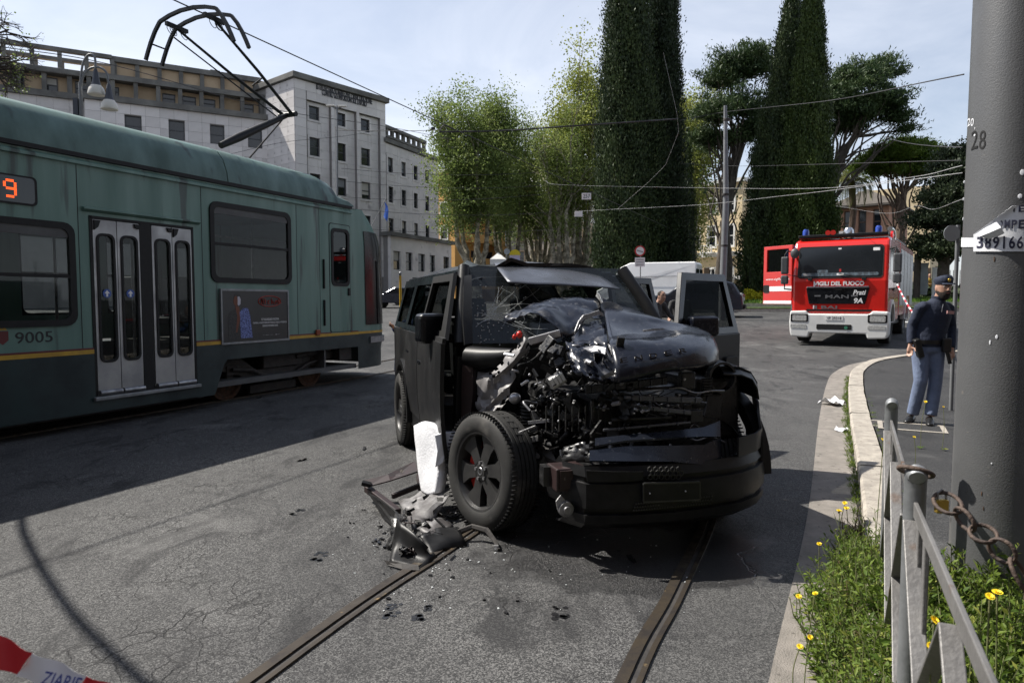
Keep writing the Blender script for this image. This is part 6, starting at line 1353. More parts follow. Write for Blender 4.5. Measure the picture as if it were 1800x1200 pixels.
b1 = MB().sheet([[gp(640, 846, .16), gp(682, 835, .19), gp(730, 812, .24)], [gp(648, 856, .13), gp(686, 846, .16), gp(735, 830, .21)]], .012).build('bracket_arm', 'red_primer', tw_); MB().lathe([(0, 0), (.014, 0)], 12, T(*(gp(707, 829, .205)+Vector((0, -.02, .012)))) @ RX(1.0)).build('hole', 'concrete', b1)
dbar((645, 858, .10), (700, 900, .06), .05, .05, 'red_primer', 'frame_rail'); dbar((690, 872, .06), (745, 850, .08), .03, .04, 'red_primer', 'frame_rail'); dbar((735, 840, .02), (738, 858, .02), .03, .08, 'red_primer', 'frame_rail')
dbar((636, 848, .17), (652, 852, .15), .07, .03, 'black_plastic', 'bent_end')
crumpled([[gp(700, 880, .05), gp(740, 866, .10), gp(785, 835, .22)], [gp(712, 900, .06), gp(748, 888, .12), gp(790, 865, .18)], [gp(724, 928, .03), gp(758, 915, .05), gp(775, 895, .10)]], 'inner_panel', 'dark_primer', tw_, 0.016, 9, .004, ragged=.28, seed=11)
MB().sheet([[gp(652, 868, .09), gp(700, 900, .10)], [gp(675, 910, .01), gp(698, 930, .03)]], .01).build('black_panel', 'black_plastic', tw_); crumpled([[gp(690, 895, .14), gp(705, 900, .14), gp(716, 890, .12)], [gp(680, 935, .08), gp(700, 925, .12), gp(718, 910, .08)], [gp(678, 965, .01), gp(692, 955, .05), gp(712, 940, .03)]], 'crumpled_liner', 'engine_black', tw_, 0.016, 9, .004, ragged=.28, seed=14)
crumpled([[gp(697, 912, .19), gp(735, 945, .14), gp(770, 978, .03)], [gp(690, 955, .07), gp(726, 972, .04), gp(752, 990, .015)], [gp(684, 988, .01), gp(712, 992, .01), gp(738, 1000, .008)]], 'liner_flap', 'black_plastic', tw_, .002, 4, .006, ragged=.04, seed=3, smooth=50)
MB().sheet([[gp(676, 984, .03), gp(705, 990, .03), gp(735, 993, .03)], [gp(682, 992, .01), gp(708, 1001, .01), gp(738, 1003, .01)]], .006).build('metal_lip', 'dirty_iron', tw_)
crumpled([[gp(732, 925, .07), gp(755, 912, .09), gp(778, 905, .08)], [gp(752, 945, .05), gp(772, 930, .08), gp(796, 918, .07)], [gp(762, 956, .02), gp(782, 945, .04), gp(808, 934, .03)]], 'torn_skin', 'dark_primer', tw_, 0.016, 9, .004, ragged=.28, seed=9)
MB().tube([gp(805, 935, .06), gp(830, 925, .09), gp(856, 932, .08), gp(870, 950, .04), gp(877, 966, .012)], [.022, .018, .02, .014, .012], 6).build('twisted_strip', 'dirty_iron', tw_, smooth=30); MB().cbox(gp(872, 962, .02), (.03, .02, .03)).build('strip_end', 'bare_alu', tw_)
for k in range(9):
    a = gp(random.uniform(690, 800), random.uniform(870, 960), random.uniform(.03, .14)); b_ = a+Vector((random.uniform(-.12, .12), random.uniform(-.1, .1), random.uniform(-.03, .08))); MB().bar(a, b_, random.uniform(.01, .04), random.uniform(.003, .012)).build('metal_scrap', random.choice(('red_primer', 'engine_black', 'bare_alu')), tw_)
m = MB()
for k in range(14): m.cbox((0, 0, 0), (random.uniform(.01, .04), random.uniform(.006, .02), random.uniform(.004, .012)), T(*gp(random.uniform(655, 690), random.uniform(945, 962), .012)) @ RZ(random.uniform(0, 3)))
tag(m.build('fragments', ['engine_black'], tw_), kind='stuff')
random.seed(23)
crumpled([[gp(646, 866, .10), gp(672, 880, .12), gp(698, 900, .12)], [gp(662, 890, .03), gp(684, 905, .06), gp(704, 918, .08)], [gp(676, 914, .01), gp(692, 922, .02), gp(708, 932, .02)]], 'plastic_panel', 'black_plastic', tw_, .004, 5, .006, ragged=.06, seed=21, smooth=50)
crumpled([[gp(740, 940, .09), gp(772, 925, .10), gp(806, 928, .08)], [gp(748, 962, .03), gp(782, 948, .06), gp(815, 945, .05)], [gp(760, 978, .008), gp(790, 965, .01), gp(822, 958, .01)]], 'plastic_panel', 'black_plastic', tw_, .006, 5, .006, ragged=.08, seed=22, smooth=50)
for k in range(8):
    px, py = random.gauss(715, 28), random.gauss(955, 25); a = gp(px, py, .01); w_ = random.uniform(.03, .09); G = [[a+Vector((w_*(i/2-.5)+random.uniform(-.02, .02), w_*.7*(j/2-.5)+random.uniform(-.02, .02), random.uniform(.0, .07))) for i in range(3)] for j in range(3)]
    crumpled(G, 'plastic_piece', random.choice(['black_plastic', 'engine_black', 'black_plastic', 'red_primer']), tw_, .01, 12, .003, ragged=.3, seed=k, up=3)
random.seed(3)
for i, (px, py) in enumerate(((530, 810), (640, 790), (455, 700), (1110, 985))):
    p = gr(px, py); sh = thing('plastic_shard', ('small black plastic shard lying in the pantograph shadow', 'tiny black shard on the lit asphalt left of the rear wheel', 'tiny dark shard in the shade below the tram bogie', 'tiny dark shard on the wet asphalt ahead of the bumper')[i], 'debris', p, random.uniform(0, 3), 'loose shards on the road')
    MB().prism([(-.05, 0), (-.02, .012), (.0, .004), (.03, .02), (.055, .012), (.05, .004), (.01, -.006)], lambda a, b, d: (a, d, b+.008), -.012, .012).build('shard', 'black_plastic', sh)

m = MB(); rn_ = random.Random(12)
for k in range(190):
    px, py = (rn_.gauss(760, 70), rn_.gauss(960, 40)) if k < 120 else (rn_.uniform(620, 1250), rn_.uniform(880, 1080)); p = gr(px, min(1190, max(830, py))); q = rn_.uniform(.0025, .008); m.cbox((0, 0, 0), (q, q*rn_.uniform(.5, 1.6), q*.6), T(p.x, p.y, .004) @ RZ(rn_.uniform(0, 3)))
tag(m.build('glass_fragments', 'crack_white'), 'tiny glass crumbs scattered on the road round the wrecked car', 'glass crumbs', kind='stuff')
m = MB()
for k in range(48):
    px, py = (rn_.gauss(740, 80), rn_.gauss(955, 45)) if k < 34 else (rn_.uniform(600, 1250), rn_.uniform(850, 1080)); p = gr(px, min(1190, max(830, py))); q = rn_.uniform(.006, .022); m.cbox((0, 0, 0), (q, q*rn_.uniform(.3, 1.2), q*.35), T(p.x, p.y, .006) @ RZ(rn_.uniform(0, 3)) @ RX(rn_.uniform(-.3, .3)))
tag(m.build('plastic_crumbs', 'black_plastic'), 'small black plastic crumbs scattered on the road round the wrecked car', 'plastic crumbs', kind='stuff')
# ================================================================== fire engine
kx, ky = 8.865, 18.59; KT = Pl(kx, ky, -.566, -.824, gz(kx+1.5, ky+2)-.03)
truck = frame_thing('fire_engine', 'red and white fire engine with its right cab door open', 'fire engine', KT)
kh = lambda px, py, x=0.0: KT.hit(px, py, x=x)
pbr('fire_red', (.62, .018, .012), (.54, .016, .011), rough=.25, scale=2, coat=.8, spec=.5)
pbr('truck_white', (.74, .74, .72), (.66, .66, .64), rough=.35, scale=3); pbr('shutter_grey', (.33, .34, .35), (.25, .26, .27), rough=.4, metal=.5, scale=6)
pbr('lens', (.55, .55, .52), (.3, .3, .3), rough=.08, scale=25, spec=.9); pbr('blue_lens', (.02, .06, .35), rough=.1, spec=.8); pbr('chrome', (.6, .6, .6), rough=.15, metal=1)
pbr('sign_red_t', (.4, .02, .02), rough=.4); pbr('mirror_grey', (.06, .063, .066), rough=.45)
HW = 1.19
side = [(.0, .92), (.0, 1.72), (-.14, 2.66), (-.24, 2.83), (-.5, 2.90), (-2.75, 2.92), (-2.75, .62), (-1.55, .62), (-1.5, .80), (-1.35, 1.02), (-1.1, 1.12), (-.85, 1.12), (-.6, 1.02), (-.45, .80), (-.42, .62), (-.1, .62)]
cab = MB().prism(side, lambda a, b, d: (a, d, b), -HW, HW).build('cab', 'fire_red', truck, bevel=.07, seg=3)
f_ws = lambda a, b, d: (-.0+d-.149*(b-1.72)/.94, a, b)
MB().prism(rr(-1.06, 1.80, 1.06, 2.68, .09), f_ws, .0, .012).build('windscreen_seal', 'rubber', cab, smooth=30)
MB().prism(rr(-1.02, 1.85, 1.02, 2.64, .07), f_ws, .012, .018).build('windscreen', 'window_dark', cab, smooth=30)
pbr('dash_blue', (.10, .14, .17), (.04, .05, .06), rough=.5, scale=9, lo=.42, hi=.58)
MB().prism(rr(-.95, 1.86, .95, 1.95, .03), f_ws, .0183, .0195).build('dashboard', 'dash_blue', cab); MB().prism(rr(-.55, 1.94, -.28, 2.03, .03), f_ws, .0183, .0195).build('dash_item', 'dash_blue', cab); MB().prism(rr(-.06, 1.88, .12, 1.93, .02), f_ws, .0196, .0205).build('dash_card', 'white_print', cab); MB().prism(rr(.0, 1.97, .05, 2.05, .01), f_ws, .0183, .0195).build('dash_lamp', 'sign_red_t', cab); MB().prism(rr(-.92, 1.88, -.70, 1.94, .02), f_ws, .0196, .0205).build('dash_papers', 'grey_primer', cab); MB().prism(rr(.80, 2.52, .96, 2.60, .01), f_ws, .0183, .0195).build('screen_sticker', 'white_print', cab); MB().prism(rr(-.05, 2.58, .03, 2.62, .01), f_ws, .0183, .0195).build('screen_sticker', 'white_print', cab); MB().lathe([(.17, 0), (.19, 0)], 20, T(-.012, .55, 1.97) @ RY(math.pi/2+.15) @ S3(.35, 1, 1)).build('steering_wheel', 'mirror_grey', cab)
for y in (-.72, .62): 
    MB().bar((.035, y, 1.80), (.02, y-.62, 1.92), .03, .02).build('wiper', 'rubber', cab); MB().cbox((.03, y, 1.78), (.05, .11, .09)).build('wiper_base', 'rubber', cab, bevel=.01)
text('VIGILI DEL FUOCO', 1.25, .115, 'white_print', cab, T(.006, .0, 1.655) @ RZ(math.pi/2) @ RX(math.pi/2), .006, bold=.035)
MB().box((-.01, -.63, 1.44), (.012, -.60, 1.72)).build('white_mark', 'white_print', cab); MB().box((-.01, -.63, .965), (.012, -.60, 1.06)).build('white_mark', 'white_print', cab)
grl = MB().prism([(-.82, 1.54), (-.74, 1.10), (.66, 1.10), (.76, 1.54)], lambda a, b, d: (d, a, b), .0, .02).build('grille', 'gloss_black', cab, bevel=.01)
MB().prism([(-.80, 1.535), (-.80, 1.575), (.74, 1.575), (.74, 1.535)], lambda a, b, d: (d, a, b), .003, .035).build('grille_bar', 'chrome', grl, bevel=.008)
MB().prism(rr(-.10, 1.47, .10, 1.55, .03), lambda a, b, d: (d, a, b), .036, .045).build('badge', 'black_plastic', grl)
RF = RZ(math.pi/2) @ RX(math.pi/2)
text('MAN', .58, .10, 'steel', grl, T(.025, -.03, 1.30) @ RF, .008, bold=.01); text('Prati', .31, .13, 'white_print', grl, T(.024, .52, 1.41) @ RF, .004, shear=.25, bold=.02); text('9A', .22, .14, 'white_print', grl, T(.024, .50, 1.19) @ RF, .004, shear=.15, bold=.03)
for y in (-.52, .40): MB().box((.02, y-.08, 1.30), (.026, y+.08, 1.34)).build('mark', 'steel', grl)
text('BAI', .40, .085, 'steel', cab, T(.008, -.22, 1.01) @ RF, .006, bold=.02); MB().box((.0, -.58, .965), (.008, -.53, 1.06)).build('mark', 'steel', cab)
MB().box((-.02, -.80, .90), (.008, .82, .955)).build('dark_gap', 'rubber', cab)
bp_ = [(-1.22, .30), (-1.24, .58), (-1.22, .90), (-.80, .915), (-.74, .83), (.78, .83), (.84, .915), (1.22, .90), (1.24, .58), (1.22, .30), (1.18, .19), (.74, .17), (.70, .30), (-.70, .30), (-.74, .17), (-1.18, .19)]
bmp = MB().prism(bp_, lambda a, b, d: (d, a, b), -.42, .06).build('bumper', 'truck_white', truck, bevel=.04, seg=3)
MB().prism(rr(-.52, .40, .36, .545, .03), lambda a, b, d: (d, a, b), .055, .066).build('air_intake', 'rubber', bmp, smooth=30)
for s_, y0 in ((-1, -1.2), (1, .74)):
    hl_ = MB().prism(rr(y0, .60, y0+.46, .82, .03), lambda a, b, d: (d, a, b), .05, .067).build('headlamp', 'black_plastic', bmp, smooth=30)
    MB().prism(rr(y0+.05, .63, y0+.42, .79, .03), lambda a, b, d: (d, a, b), .068, .074).build('lens', 'lens', hl_, smooth=30)
    fl_ = MB().prism(rr(y0+.0, .42, y0+.42, .53, .03), lambda a, b, d: (d, a, b), .055, .068).build('fog_lamp', 'lens', bmp, smooth=30)
pl_ = MB().prism(rr(-.30, .66, .14, .775, .012), lambda a, b, d: (d, a, b), .06, .07).build('number_plate', 'white_paint', bmp); text('VF 29318', .36, .075, 'black_print', pl_, T(.072, -.08, .718) @ RF, .002)
MB().lathe([(0, .0), (.045, 0), (.045, .01), (0, .01)], 14, T(.066, .22, .46) @ RY(math.pi/2)).build('hose_coupling', pbr('coupling_green', (.04, .2, .12), rough=.5), bmp)
MB().box((-.4, -.9, .30), (-.2, .9, .6)).build('under_bumper', 'rubber', truck)
# roof beam with beacons
rb = MB().box((-.55, -1.12, 2.93), (-.28, 1.12, 3.02)).build('light_beam', 'black_plastic', truck, bevel=.02)
for y, c in ((-.95, 'blue_lens'), (.88, 'blue_lens')): MB().lathe([(.085, 0), (.085, .12), (.06, .17), (0, .18)], 18, T(-.42, y, 3.02)).build('beacon', c, rb, smooth=40)
MB().lathe([(.14, 0), (.13, .13), (.08, .2), (0, .21)], 20, T(-.6, .12, 3.0)).build('search_lamp', 'chrome', rb, smooth=40)
for y in (-.35, -.22): MB().lathe([(.03, 0), (.07, .12), (0, .12)], 14, T(-.4, y, 3.06) @ RY(math.pi/2)).build('horn', 'caliper_red', rb, smooth=40)
MB().box((-.65, -.1, 2.95), (-.45, .0, 3.1)).build('horn_mount', 'truck_white', rb)
# side windows (truck's left) and door lines
fs = lambda a, b, d: (a, HW+d, b)
for P4 in ((-1.25, 1.75, -.28, 2.62), (-2.6, 1.75, -1.5, 2.62)): MB().prism(rr(*P4, .08), fs, -.01, .006).build('side_window', 'window_dark', cab, smooth=30)
for x in (-1.38, -2.68): MB().box((x-.01, HW-.01, 1.0), (x+.01, HW+.003, 2.7)).build('door_line', 'rubber', cab)
MB().box((-1.3, HW, 1.46), (-1.12, HW+.03, 1.52)).build('handle', 'rubber', cab)
MB().ring(arch(-.97, .55, .68, 5, 175, 16), arch(-.97, .55, .56, 5, 175, 16), fs, -.35, .03).build('wheel_arch', 'truck_white', truck, smooth=40)
# rear body: frame and roller shutters
bd = MB().box((-7.4, -HW, .75), (-2.9, HW, 2.9)).build('rear_body', 'fire_red', truck, bevel=.03)
for i in range(4):
    x0 = -2.98-i*1.1; sh = MB().box((x0-1.0, HW-.01, 1.05 if i != 2 else 1.35), (x0, HW+.012, 2.72)).build('shutter', 'shutter_grey', bd)
    for k in range(12): MB().box((x0-.99, HW+.012, 1.38+k*.11), (x0-.01, HW+.018, 1.46+k*.11)).build('slat', 'shutter_grey', sh)
MB().ring(arch(-5.2, .55, .68, 5, 175, 16), arch(-5.2, .55, .57, 5, 175, 16), fs, -.1, .03).build('wheel_arch', 'truck_white', truck, smooth=40)
MB().box((-7.3, -1.05, .5), (-.6, 1.05, .8)).build('chassis', 'rubber', truck)
rk = MB().box((-7.3, -1.0, 2.9), (-3.0, 1.0, 2.98)).build('roof_deck', 'shutter_grey', truck)
MB().tube([(-7.2, .95, 3.1), (-3.1, .95, 3.1)], .03, 8).build('roof_rail', 'steel', rk, smooth=40)
MB().tube(smooth_line([(-2.82, 1.0, 2.4), (-2.82, 1.0, 2.95), (-2.78, 1.0, 3.15), (-2.6, .98, 3.26), (-2.35, .95, 3.27)], 4), .07, 12).build('exhaust_stack', 'chrome', truck, smooth=50)
MB().prism([(-2.2, 2.9), (-2.2, 3.12), (-2.12, 3.18), (-2.04, 3.1), (-2.04, 2.9)], lambda a, b, d: (a, 1.0+d, b), 0, .06).build('marker_flap', 'fire_red', truck)
# mirrors
for s_ in (-1, 1):
    y = s_*(HW+.20); mr_ = MB().box((-.02, y-.10, 1.93), (.10, y+.10, 2.42)).build('mirror', 'mirror_grey', truck, bevel=.04); MB().box((-.02, y-.10, 1.65), (.10, y+.10, 1.90)).build('small_mirror', 'mirror_grey', mr_, bevel=.04)
    MB().tube([(-.12, s_*HW, 2.55), (.02, s_*(HW+.14), 2.58), (.04, y, 2.48), (.04, y, 2.40)], .022, 8).build('mirror_arm', 'rubber', mr_, smooth=50); MB().tube([(.04, y, 1.66), (.04, y, 1.52), (0, s_*(HW+.02), 1.50)], .02, 8).build('mirror_arm', 'rubber', mr_, smooth=50)
MB().sphere((.06, -HW+.06, 2.50), (.06, .12, .14), 12, 8).build('kerb_mirror', 'mirror_grey', truck, smooth=60)
# open door on the far (right) side
DM = T(-.12, -HW-.02, 0) @ RZ(math.radians(-118))  # local x: hinge -> free edge
fd = lambda a, b, d: tuple(DM @ Vector((a, d, b)))
dd = MB().holed(0, 1.02, 1.08, 2.76, [(.13, 2.02, .90, 2.66)], fd, -.035, .035).build('open_door', 'fire_red', truck, bevel=.01)
MB().prism(rr(.12, 2.01, .91, 2.67, .06), fd, -.004, .004).build('side_window', 'dark_glass', dd, smooth=30)
for z0, z1 in ((1.46, 1.60), (1.10, 1.19)):
    MB().prism([(.0, z0), (1.0, z0), (1.0, z1), (.0, z1)], fd, -.039, -.0355).build('white_stripe', 'white_print', dd); MB().prism([(.0, z0), (1.0, z0), (1.0, z1), (.0, z1)], fd, .0355, .039).build('white_stripe', 'white_print', dd)
MB().prism(rr(.80, 1.42, 1.0, 1.64, .03), fd, .036, .05).build('handle', 'rubber', dd)
for d_, sgn in ((.037, 1), (-.037, -1)):
    M = DM @ T(.5, d_, 1.80) @ (RZ(math.pi) @ RX(math.pi/2) if sgn > 0 else RX(math.pi/2)); text('www.vigilfuoco.it', .85, .085, 'white_print', dd, M, .003)
# wheels
tt_ = MB().lathe([(.28, -.14), (.30, -.15), (.46, -.15), (.5, -.12), (.505, 0), (.5, .12), (.46, .15), (.30, .15), (.28, .14), (.27, 0)], 40, closed=True).mesh('tyre', 'tyre', 35)
tr_ = MB().lathe([(0, .09), (.10, .09), (.12, .03), (.20, .0), (.24, .10), (.285, .13), (.285, .1), (.25, .06)], 32).mesh('rim', 'shutter_grey', 35)
for x, y, s_ in ((-.97, 1.03, 1), (-.97, -1.03, -1), (-5.2, 1.0, 1), (-5.2, -1.0, -1)):
    w_ = inst('wheel', MB().lathe([(0, -.05), (.26, -.05), (.26, .0), (0, 0)], 24).mesh('hub', 'dirty_iron', 35), truck, T(x, y, .505) @ RX(-s_*math.pi/2)); link('tyre', tt_, w_); link('rim', tr_, w_)
# ================================================================== people
pbr('skin', (.42, .25, .18), (.36, .2, .14), rough=.55, scale=12); pbr('navy_cloth', (.010, .016, .035), (.016, .023, .046), rough=.85, scale=14, bump=.5, bscale=16); pbr('grey_blue_cloth', (.145, .185, .28), (.11, .14, .22), rough=.85, scale=8, bump=.6, bscale=11)
pbr('black_cloth', (.012, .012, .013), (.022, .022, .023), rough=.8, scale=9, bump=.4, bscale=16); pbr('grey_cloth', (.045, .045, .05), (.03, .03, .033), rough=.85, scale=9, bump=.4, bscale=16); pbr('blue_cloth', (.025, .06, .21), (.018, .042, .15), rough=.85, scale=9, bump=.4, bscale=16)
pbr('beard', (.012, .008, .006), (.03, .02, .015), rough=.9, scale=40, bump=.5, bscale=150); pbr('leather', (.012, .012, .012), rough=.35); pbr('gold', (.55, .38, .08), rough=.35, metal=.7); pbr('eye_white', (.6, .58, .55), rough=.3); pbr('lip', (.3, .12, .1), rough=.5)
def eloft(m, rings, n=16):
    "rings: (centre, rx, ry) in planes roughly perpendicular to the path; rx along world x, ry the other way"
    V = []; N = len(rings)
    for i, (c, a, b) in enumerate(rings):
        c = Vector(c); d = (Vector(rings[min(i+1, N-1)][0])-Vector(rings[max(i-1, 0)][0])).normalized()
        u = Vector((1, 0, 0)); u = (u-d*u.dot(d)); u = u.normalized() if u.length > .2 else Vector((0, 1, 0)); v = d.cross(u)
        for k in range(n):
            t = 2*math.pi*k/n; V.append(c+u*(a*math.cos(t))+v*(b*math.sin(t)))
    Fc = [(i*n+k, i*n+(k+1) % n, (i+1)*n+(k+1) % n, (i+1)*n+k) for i in range(N-1) for k in range(n)]
    Fc += [tuple(reversed(range(n))), tuple((N-1)*n+k for k in range(n))]
    m.add(V, Fc)
def blend(m, name, mat, parent, vox=.012, it=4):
    o = m.build(name, mat, parent); r = o.modifiers.new('r', 'REMESH'); r.mode = 'VOXEL'; r.voxel_size = vox; r.use_smooth_shade = True
    s = o.modifiers.new('s', 'SMOOTH'); s.factor = .5; s.iterations = it; return o
def hand(m, wrist, elbow, thumb_side, size=1.0, curl=.5):
    w_ = Vector(wrist); d = (w_-Vector(elbow)).normalized(); side_ = Vector(thumb_side); side_ = (side_-d*side_.dot(d)).normalized(); nrm = d.cross(side_)
    pc = w_+d*.05*size; eloft(m, [(w_-d*.02, .026, .022), (w_+d*.01, .028, .02), (pc, .04*size, .017), (w_+d*.095*size, .041*size, .015)], 12)
    for i, (o_, L_) in enumerate(((.030, .070), (.010, .082), (-.011, .078), (-.030, .060))):
        b = w_+d*.09*size+side_*o_*size; k1 = b+(d*.9+nrm*curl*.35)*L_*.5*size; k2 = k1+(d*.6+nrm*curl)*L_*.5*size; m.tube([b-d*.015, b, k1, k2], [.009, .0095, .0085, .006], 8)
    b = w_+d*.035*size+side_*.036*size; m.tube([b-side_*.012, b+(d*.5+side_*.6)*.03, b+(d*.9+side_*.45+nrm*.3*curl)*.062], [.012, .0115, .008], 8)
def person(label, loc_, rz, J, top, legs, hair=None, scale=1.0, seated=False, group=None, fast=False, shoes='leather', lower=True, body_r=1.0):
    "J: joints in a frame that faces -y; x is the viewer's right"
    p = thing('person', label, 'person', loc_, rz, group); p.scale = (scale,)*3; j = {k: Vector(v) for k, v in J.items()}; v_ = .016 if fast else .011
    # body: head, neck, trunk, arms, legs as one surface
    m = MB(); h = j['head']; nk = j['neck']
    eloft(m, [(nk-Vector((0, 0, .05)), .062, .062), (nk.lerp(h, .45), .056, .058), (h-Vector((0, -.012, .10)), .052, .062), (h-Vector((0, .0, .075)), .064, .080), (h-Vector((0, 0, .03)), .072, .092), (h+Vector((0, 0, .02)), .077, .097), (h+Vector((0, .004, .065)), .074, .092), (h+Vector((0, .006, .10)), .054, .066), (h+Vector((0, .006, .118)), .02, .025)], 18)
    m.tube([h+Vector((0, -.088, .022)), h+Vector((0, -.108, -.008)), h+Vector((0, -.112, -.022)), h+Vector((0, -.088, -.03))], [.010, .013, .016, .010], 8)
    for s_ in (-1, 1): m.sphere(h+Vector((s_*.076, .012, -.005)), (.012, .022, .033), 8, 6)
    ch, pv = j['chest'], j['pelvis']; eloft(m, [(pv-Vector((0, 0, .08)), .13, .09), (pv, .15, .10), (pv.lerp(ch, .5), .14, .095), (ch, .16, .105), (ch.lerp(nk, .75), .09, .07), (nk, .05, .055)], 16)
    for s in 'LR':
        sh_, el, wr = j['sho'+s], j['elb'+s], j['wri'+s]; m.tube([ch.lerp(sh_, .7), sh_, el, wr], [.06, .052, .038, .026], 10); hand(m, wr, el, j.get('thumb'+s, Vector((0, -1, 0))))
        if lower: m.tube([pv+(j['hip'+s]-pv)*.8, j['kne'+s], j['ank'+s]], [.085, .055, .04], 10)
    blend(m, 'body', 'skin', p, .009 if not fast else .013, 2)
    # garments
    m = MB(); B = body_r; eloft(m, [(pv-Vector((0, 0, .04)), .178*B, .130*B), (pv+Vector((0, 0, .03)), .182*B, .135*B), (pv.lerp(ch, .35), .172*B, .128*B), (pv.lerp(ch, .7), .182*B, .135*B), (ch, .192*B, .135*B), (ch.lerp(nk, .5), .165*B, .112*B), (ch.lerp(nk, .85), .10, .085), (nk+Vector((0, 0, .015)), .066, .068)], 20)
    for s in 'LR':
        sh_, el, wr = j['sho'+s], j['elb'+s], j['wri'+s]; d_ = (wr-el).normalized(); m.tube([ch.lerp(nk, .35).lerp(sh_, .45), sh_-Vector((0, 0, .012)), sh_.lerp(el, .12)+(sh_-ch)*.06, sh_.lerp(el, .5), el, el.lerp(wr, .5), wr-d_*.015], [.070, .062, .066, .060, .052, .048, .040], 14)
    tp_ = blend(m, 'jacket', top, p, v_, 3)
    if lower:
        m = MB(); eloft(m, [(pv-Vector((0, 0, .10)), .165*B, .118), (pv+Vector((0, 0, .02)), .172*B, .124)], 16)
        for s in 'LR': hp, kn, an = j['hip'+s], j['kne'+s], j['ank'+s]; m.tube([hp+Vector((0, 0, .03)), hp-Vector((0, 0, .06)), hp.lerp(kn, .55), kn, kn.lerp(an, .45), an+Vector((0, 0, .01))], [.10, .102, .088, .074, .072, .066], 14)
        blend(m, 'trousers', legs, p, v_, 3)
        for s in 'LR':
            a = j['ank'+s]; t_ = j.get('toe'+s, a+Vector((0, -.17, -.06))); m = MB(); eloft(m, [(a+Vector((0, .06, -.055)), .03, .03), (a+Vector((0, .02, -.045)), .045, .05), (a.lerp(t_, .5)+Vector((0, 0, -.02)), .047, .04), (t_+Vector((0, 0, -.012)), .042, .03), (t_+(t_-a)*.22+Vector((0, 0, .004)), .018, .016)], 12); blend(m, 'shoe', shoes, p, .010, 2)
    # face
    for s_ in (-1, 1): MB().sphere(h+Vector((s_*.031, -.083, .018)), (.012, .008, .008), 8, 6).build('eye', 'beard' if fast else 'eye_white', p, smooth=60); MB().tube([h+Vector((s_*.016, -.094, .034)), h+Vector((s_*.032, -.096, .041)), h+Vector((s_*.052, -.084, .034))], [.004, .006, .003], 6).build('eyebrow', 'beard', p, smooth=60)
    MB().tube([h+Vector((-.024, -.083, -.058)), h+Vector((0, -.093, -.056)), h+Vector((.024, -.083, -.058))], [.003, .007, .003], 6).build('mouth', 'lip', p, smooth=60)
    return p, j
# -- police officer on the pavement
ox, oy = 4.90, 8.07
J = dict(head=(.150, -.05, 1.595), neck=(.118, -.01, 1.46), chest=(.085, .0, 1.29), pelvis=(.03, .0, .95), shoR=(-.075, -.04, 1.395), elbR=(-.165, .01, 1.15), wriR=(-.205, -.06, .93), shoL=(.255, .05, 1.395), elbL=(.325, .06, 1.14), wriL=(.265, -.06, .88), hipR=(-.055, 0, .90), kneR=(-.075, -.06, .50), ankR=(-.105, .03, .09), hipL=(.115, 0, .90), kneL=(.105, -.04, .49), ankL=(.04, -.09, .09), toeR=(-.22, -.07, .03), toeL=(-.05, -.24, .03), thumbR=(.6, -.8, 0), thumbL=(-.7, -.7, 0))
off, j = person('police officer in navy top and peaked cap with grey blue trousers on the pavement', (ox, oy, .112+gz(ox, oy)), math.radians(-3), J, 'navy_cloth', 'grey_blue_cloth')
h = j['head']
cm = MB(); eloft(cm, [(h+Vector((0, 0, .048)), .084, .104), (h+Vector((0, 0, .075)), .092, .112), (h+Vector((0, 0, .105)), .096, .116), (h+Vector((0, .005, .128)), .082, .10), (h+Vector((0, .008, .136)), .03, .04)], 20); cp = cm.build('cap', 'navy_cloth', off, smooth=60)
MB().sheet([[h+Vector((x*.078, -.088-.02*math.cos(x*1.3), .055)) for x in np.linspace(-1, 1, 9)], [h+Vector((x*.07, -.105-.055*math.cos(x*1.45), .042)) for x in np.linspace(-1, 1, 9)]], .004).build('peak', 'navy_cloth', cp, smooth=50)
MB().sphere(h+Vector((0, -.118, .092)), (.018, .008, .022), 10, 8).build('cap_badge', 'gold', cp, smooth=60)
bm_ = MB(); eloft(bm_, [(h+Vector((0, -.012, -.135)), .025, .035), (h+Vector((0, -.018, -.115)), .052, .066), (h+Vector((0, -.012, -.075)), .067, .085), (h+Vector((0, -.002, -.052)), .073, .080), (h+Vector((0, .012, -.030)), .075, .060)], 18); bd_ = bm_.build('beard', 'beard', off, smooth=60)
MB().tube([h+Vector((-.026, -.100, -.056)), h+Vector((0, -.108, -.054)), h+Vector((.026, -.100, -.056))], [.003, .006, .003], 6).build('mouth', 'lip', off, smooth=60); MB().tube([h+Vector((-.034, -.094, -.046)), h+Vector((0, -.108, -.036)), h+Vector((.034, -.094, -.046))], [.005, .010, .005], 6).build('moustache', 'beard', off, smooth=60)
pvx = j['pelvis']; bl = MB(); eloft(bl, [(pvx+Vector((0, 0, -.005)), .186, .140), (pvx+Vector((0, 0, .04)), .186, .140)], 20); bl.build('belt', 'leather', off, smooth=40)
MB().box((-.035, -.05, -.17), (.035, .03, .06), T(-.155, -.10, .95) @ RX(.15) @ RY(-.35)).build('holster', 'leather', off, bevel=.015); MB().box((-.05, -.03, -.10), (.05, .03, .07), T(.16, -.14, .95)).build('pouch', 'leather', off, bevel=.02); MB().tube([(.17, -.11, .92), (.20, -.12, .80), (.23, -.10, .72)], .022, 8).build('baton', 'leather', off, smooth=50)
pbr('patch_pink', (.45, .25, .24), rough=.7); MB().box((-.05, -.006, -.018), (.05, .004, .018), T(.185, -.150, 1.315) @ RZ(.3) @ RY(.08)).build('chest_patch', 'patch_pink', off); MB().tube([(.118, -.118, 1.41), (.098, -.137, 1.37), (.088, -.147, 1.32)], .004, 5).build('zip', 'steel', off)
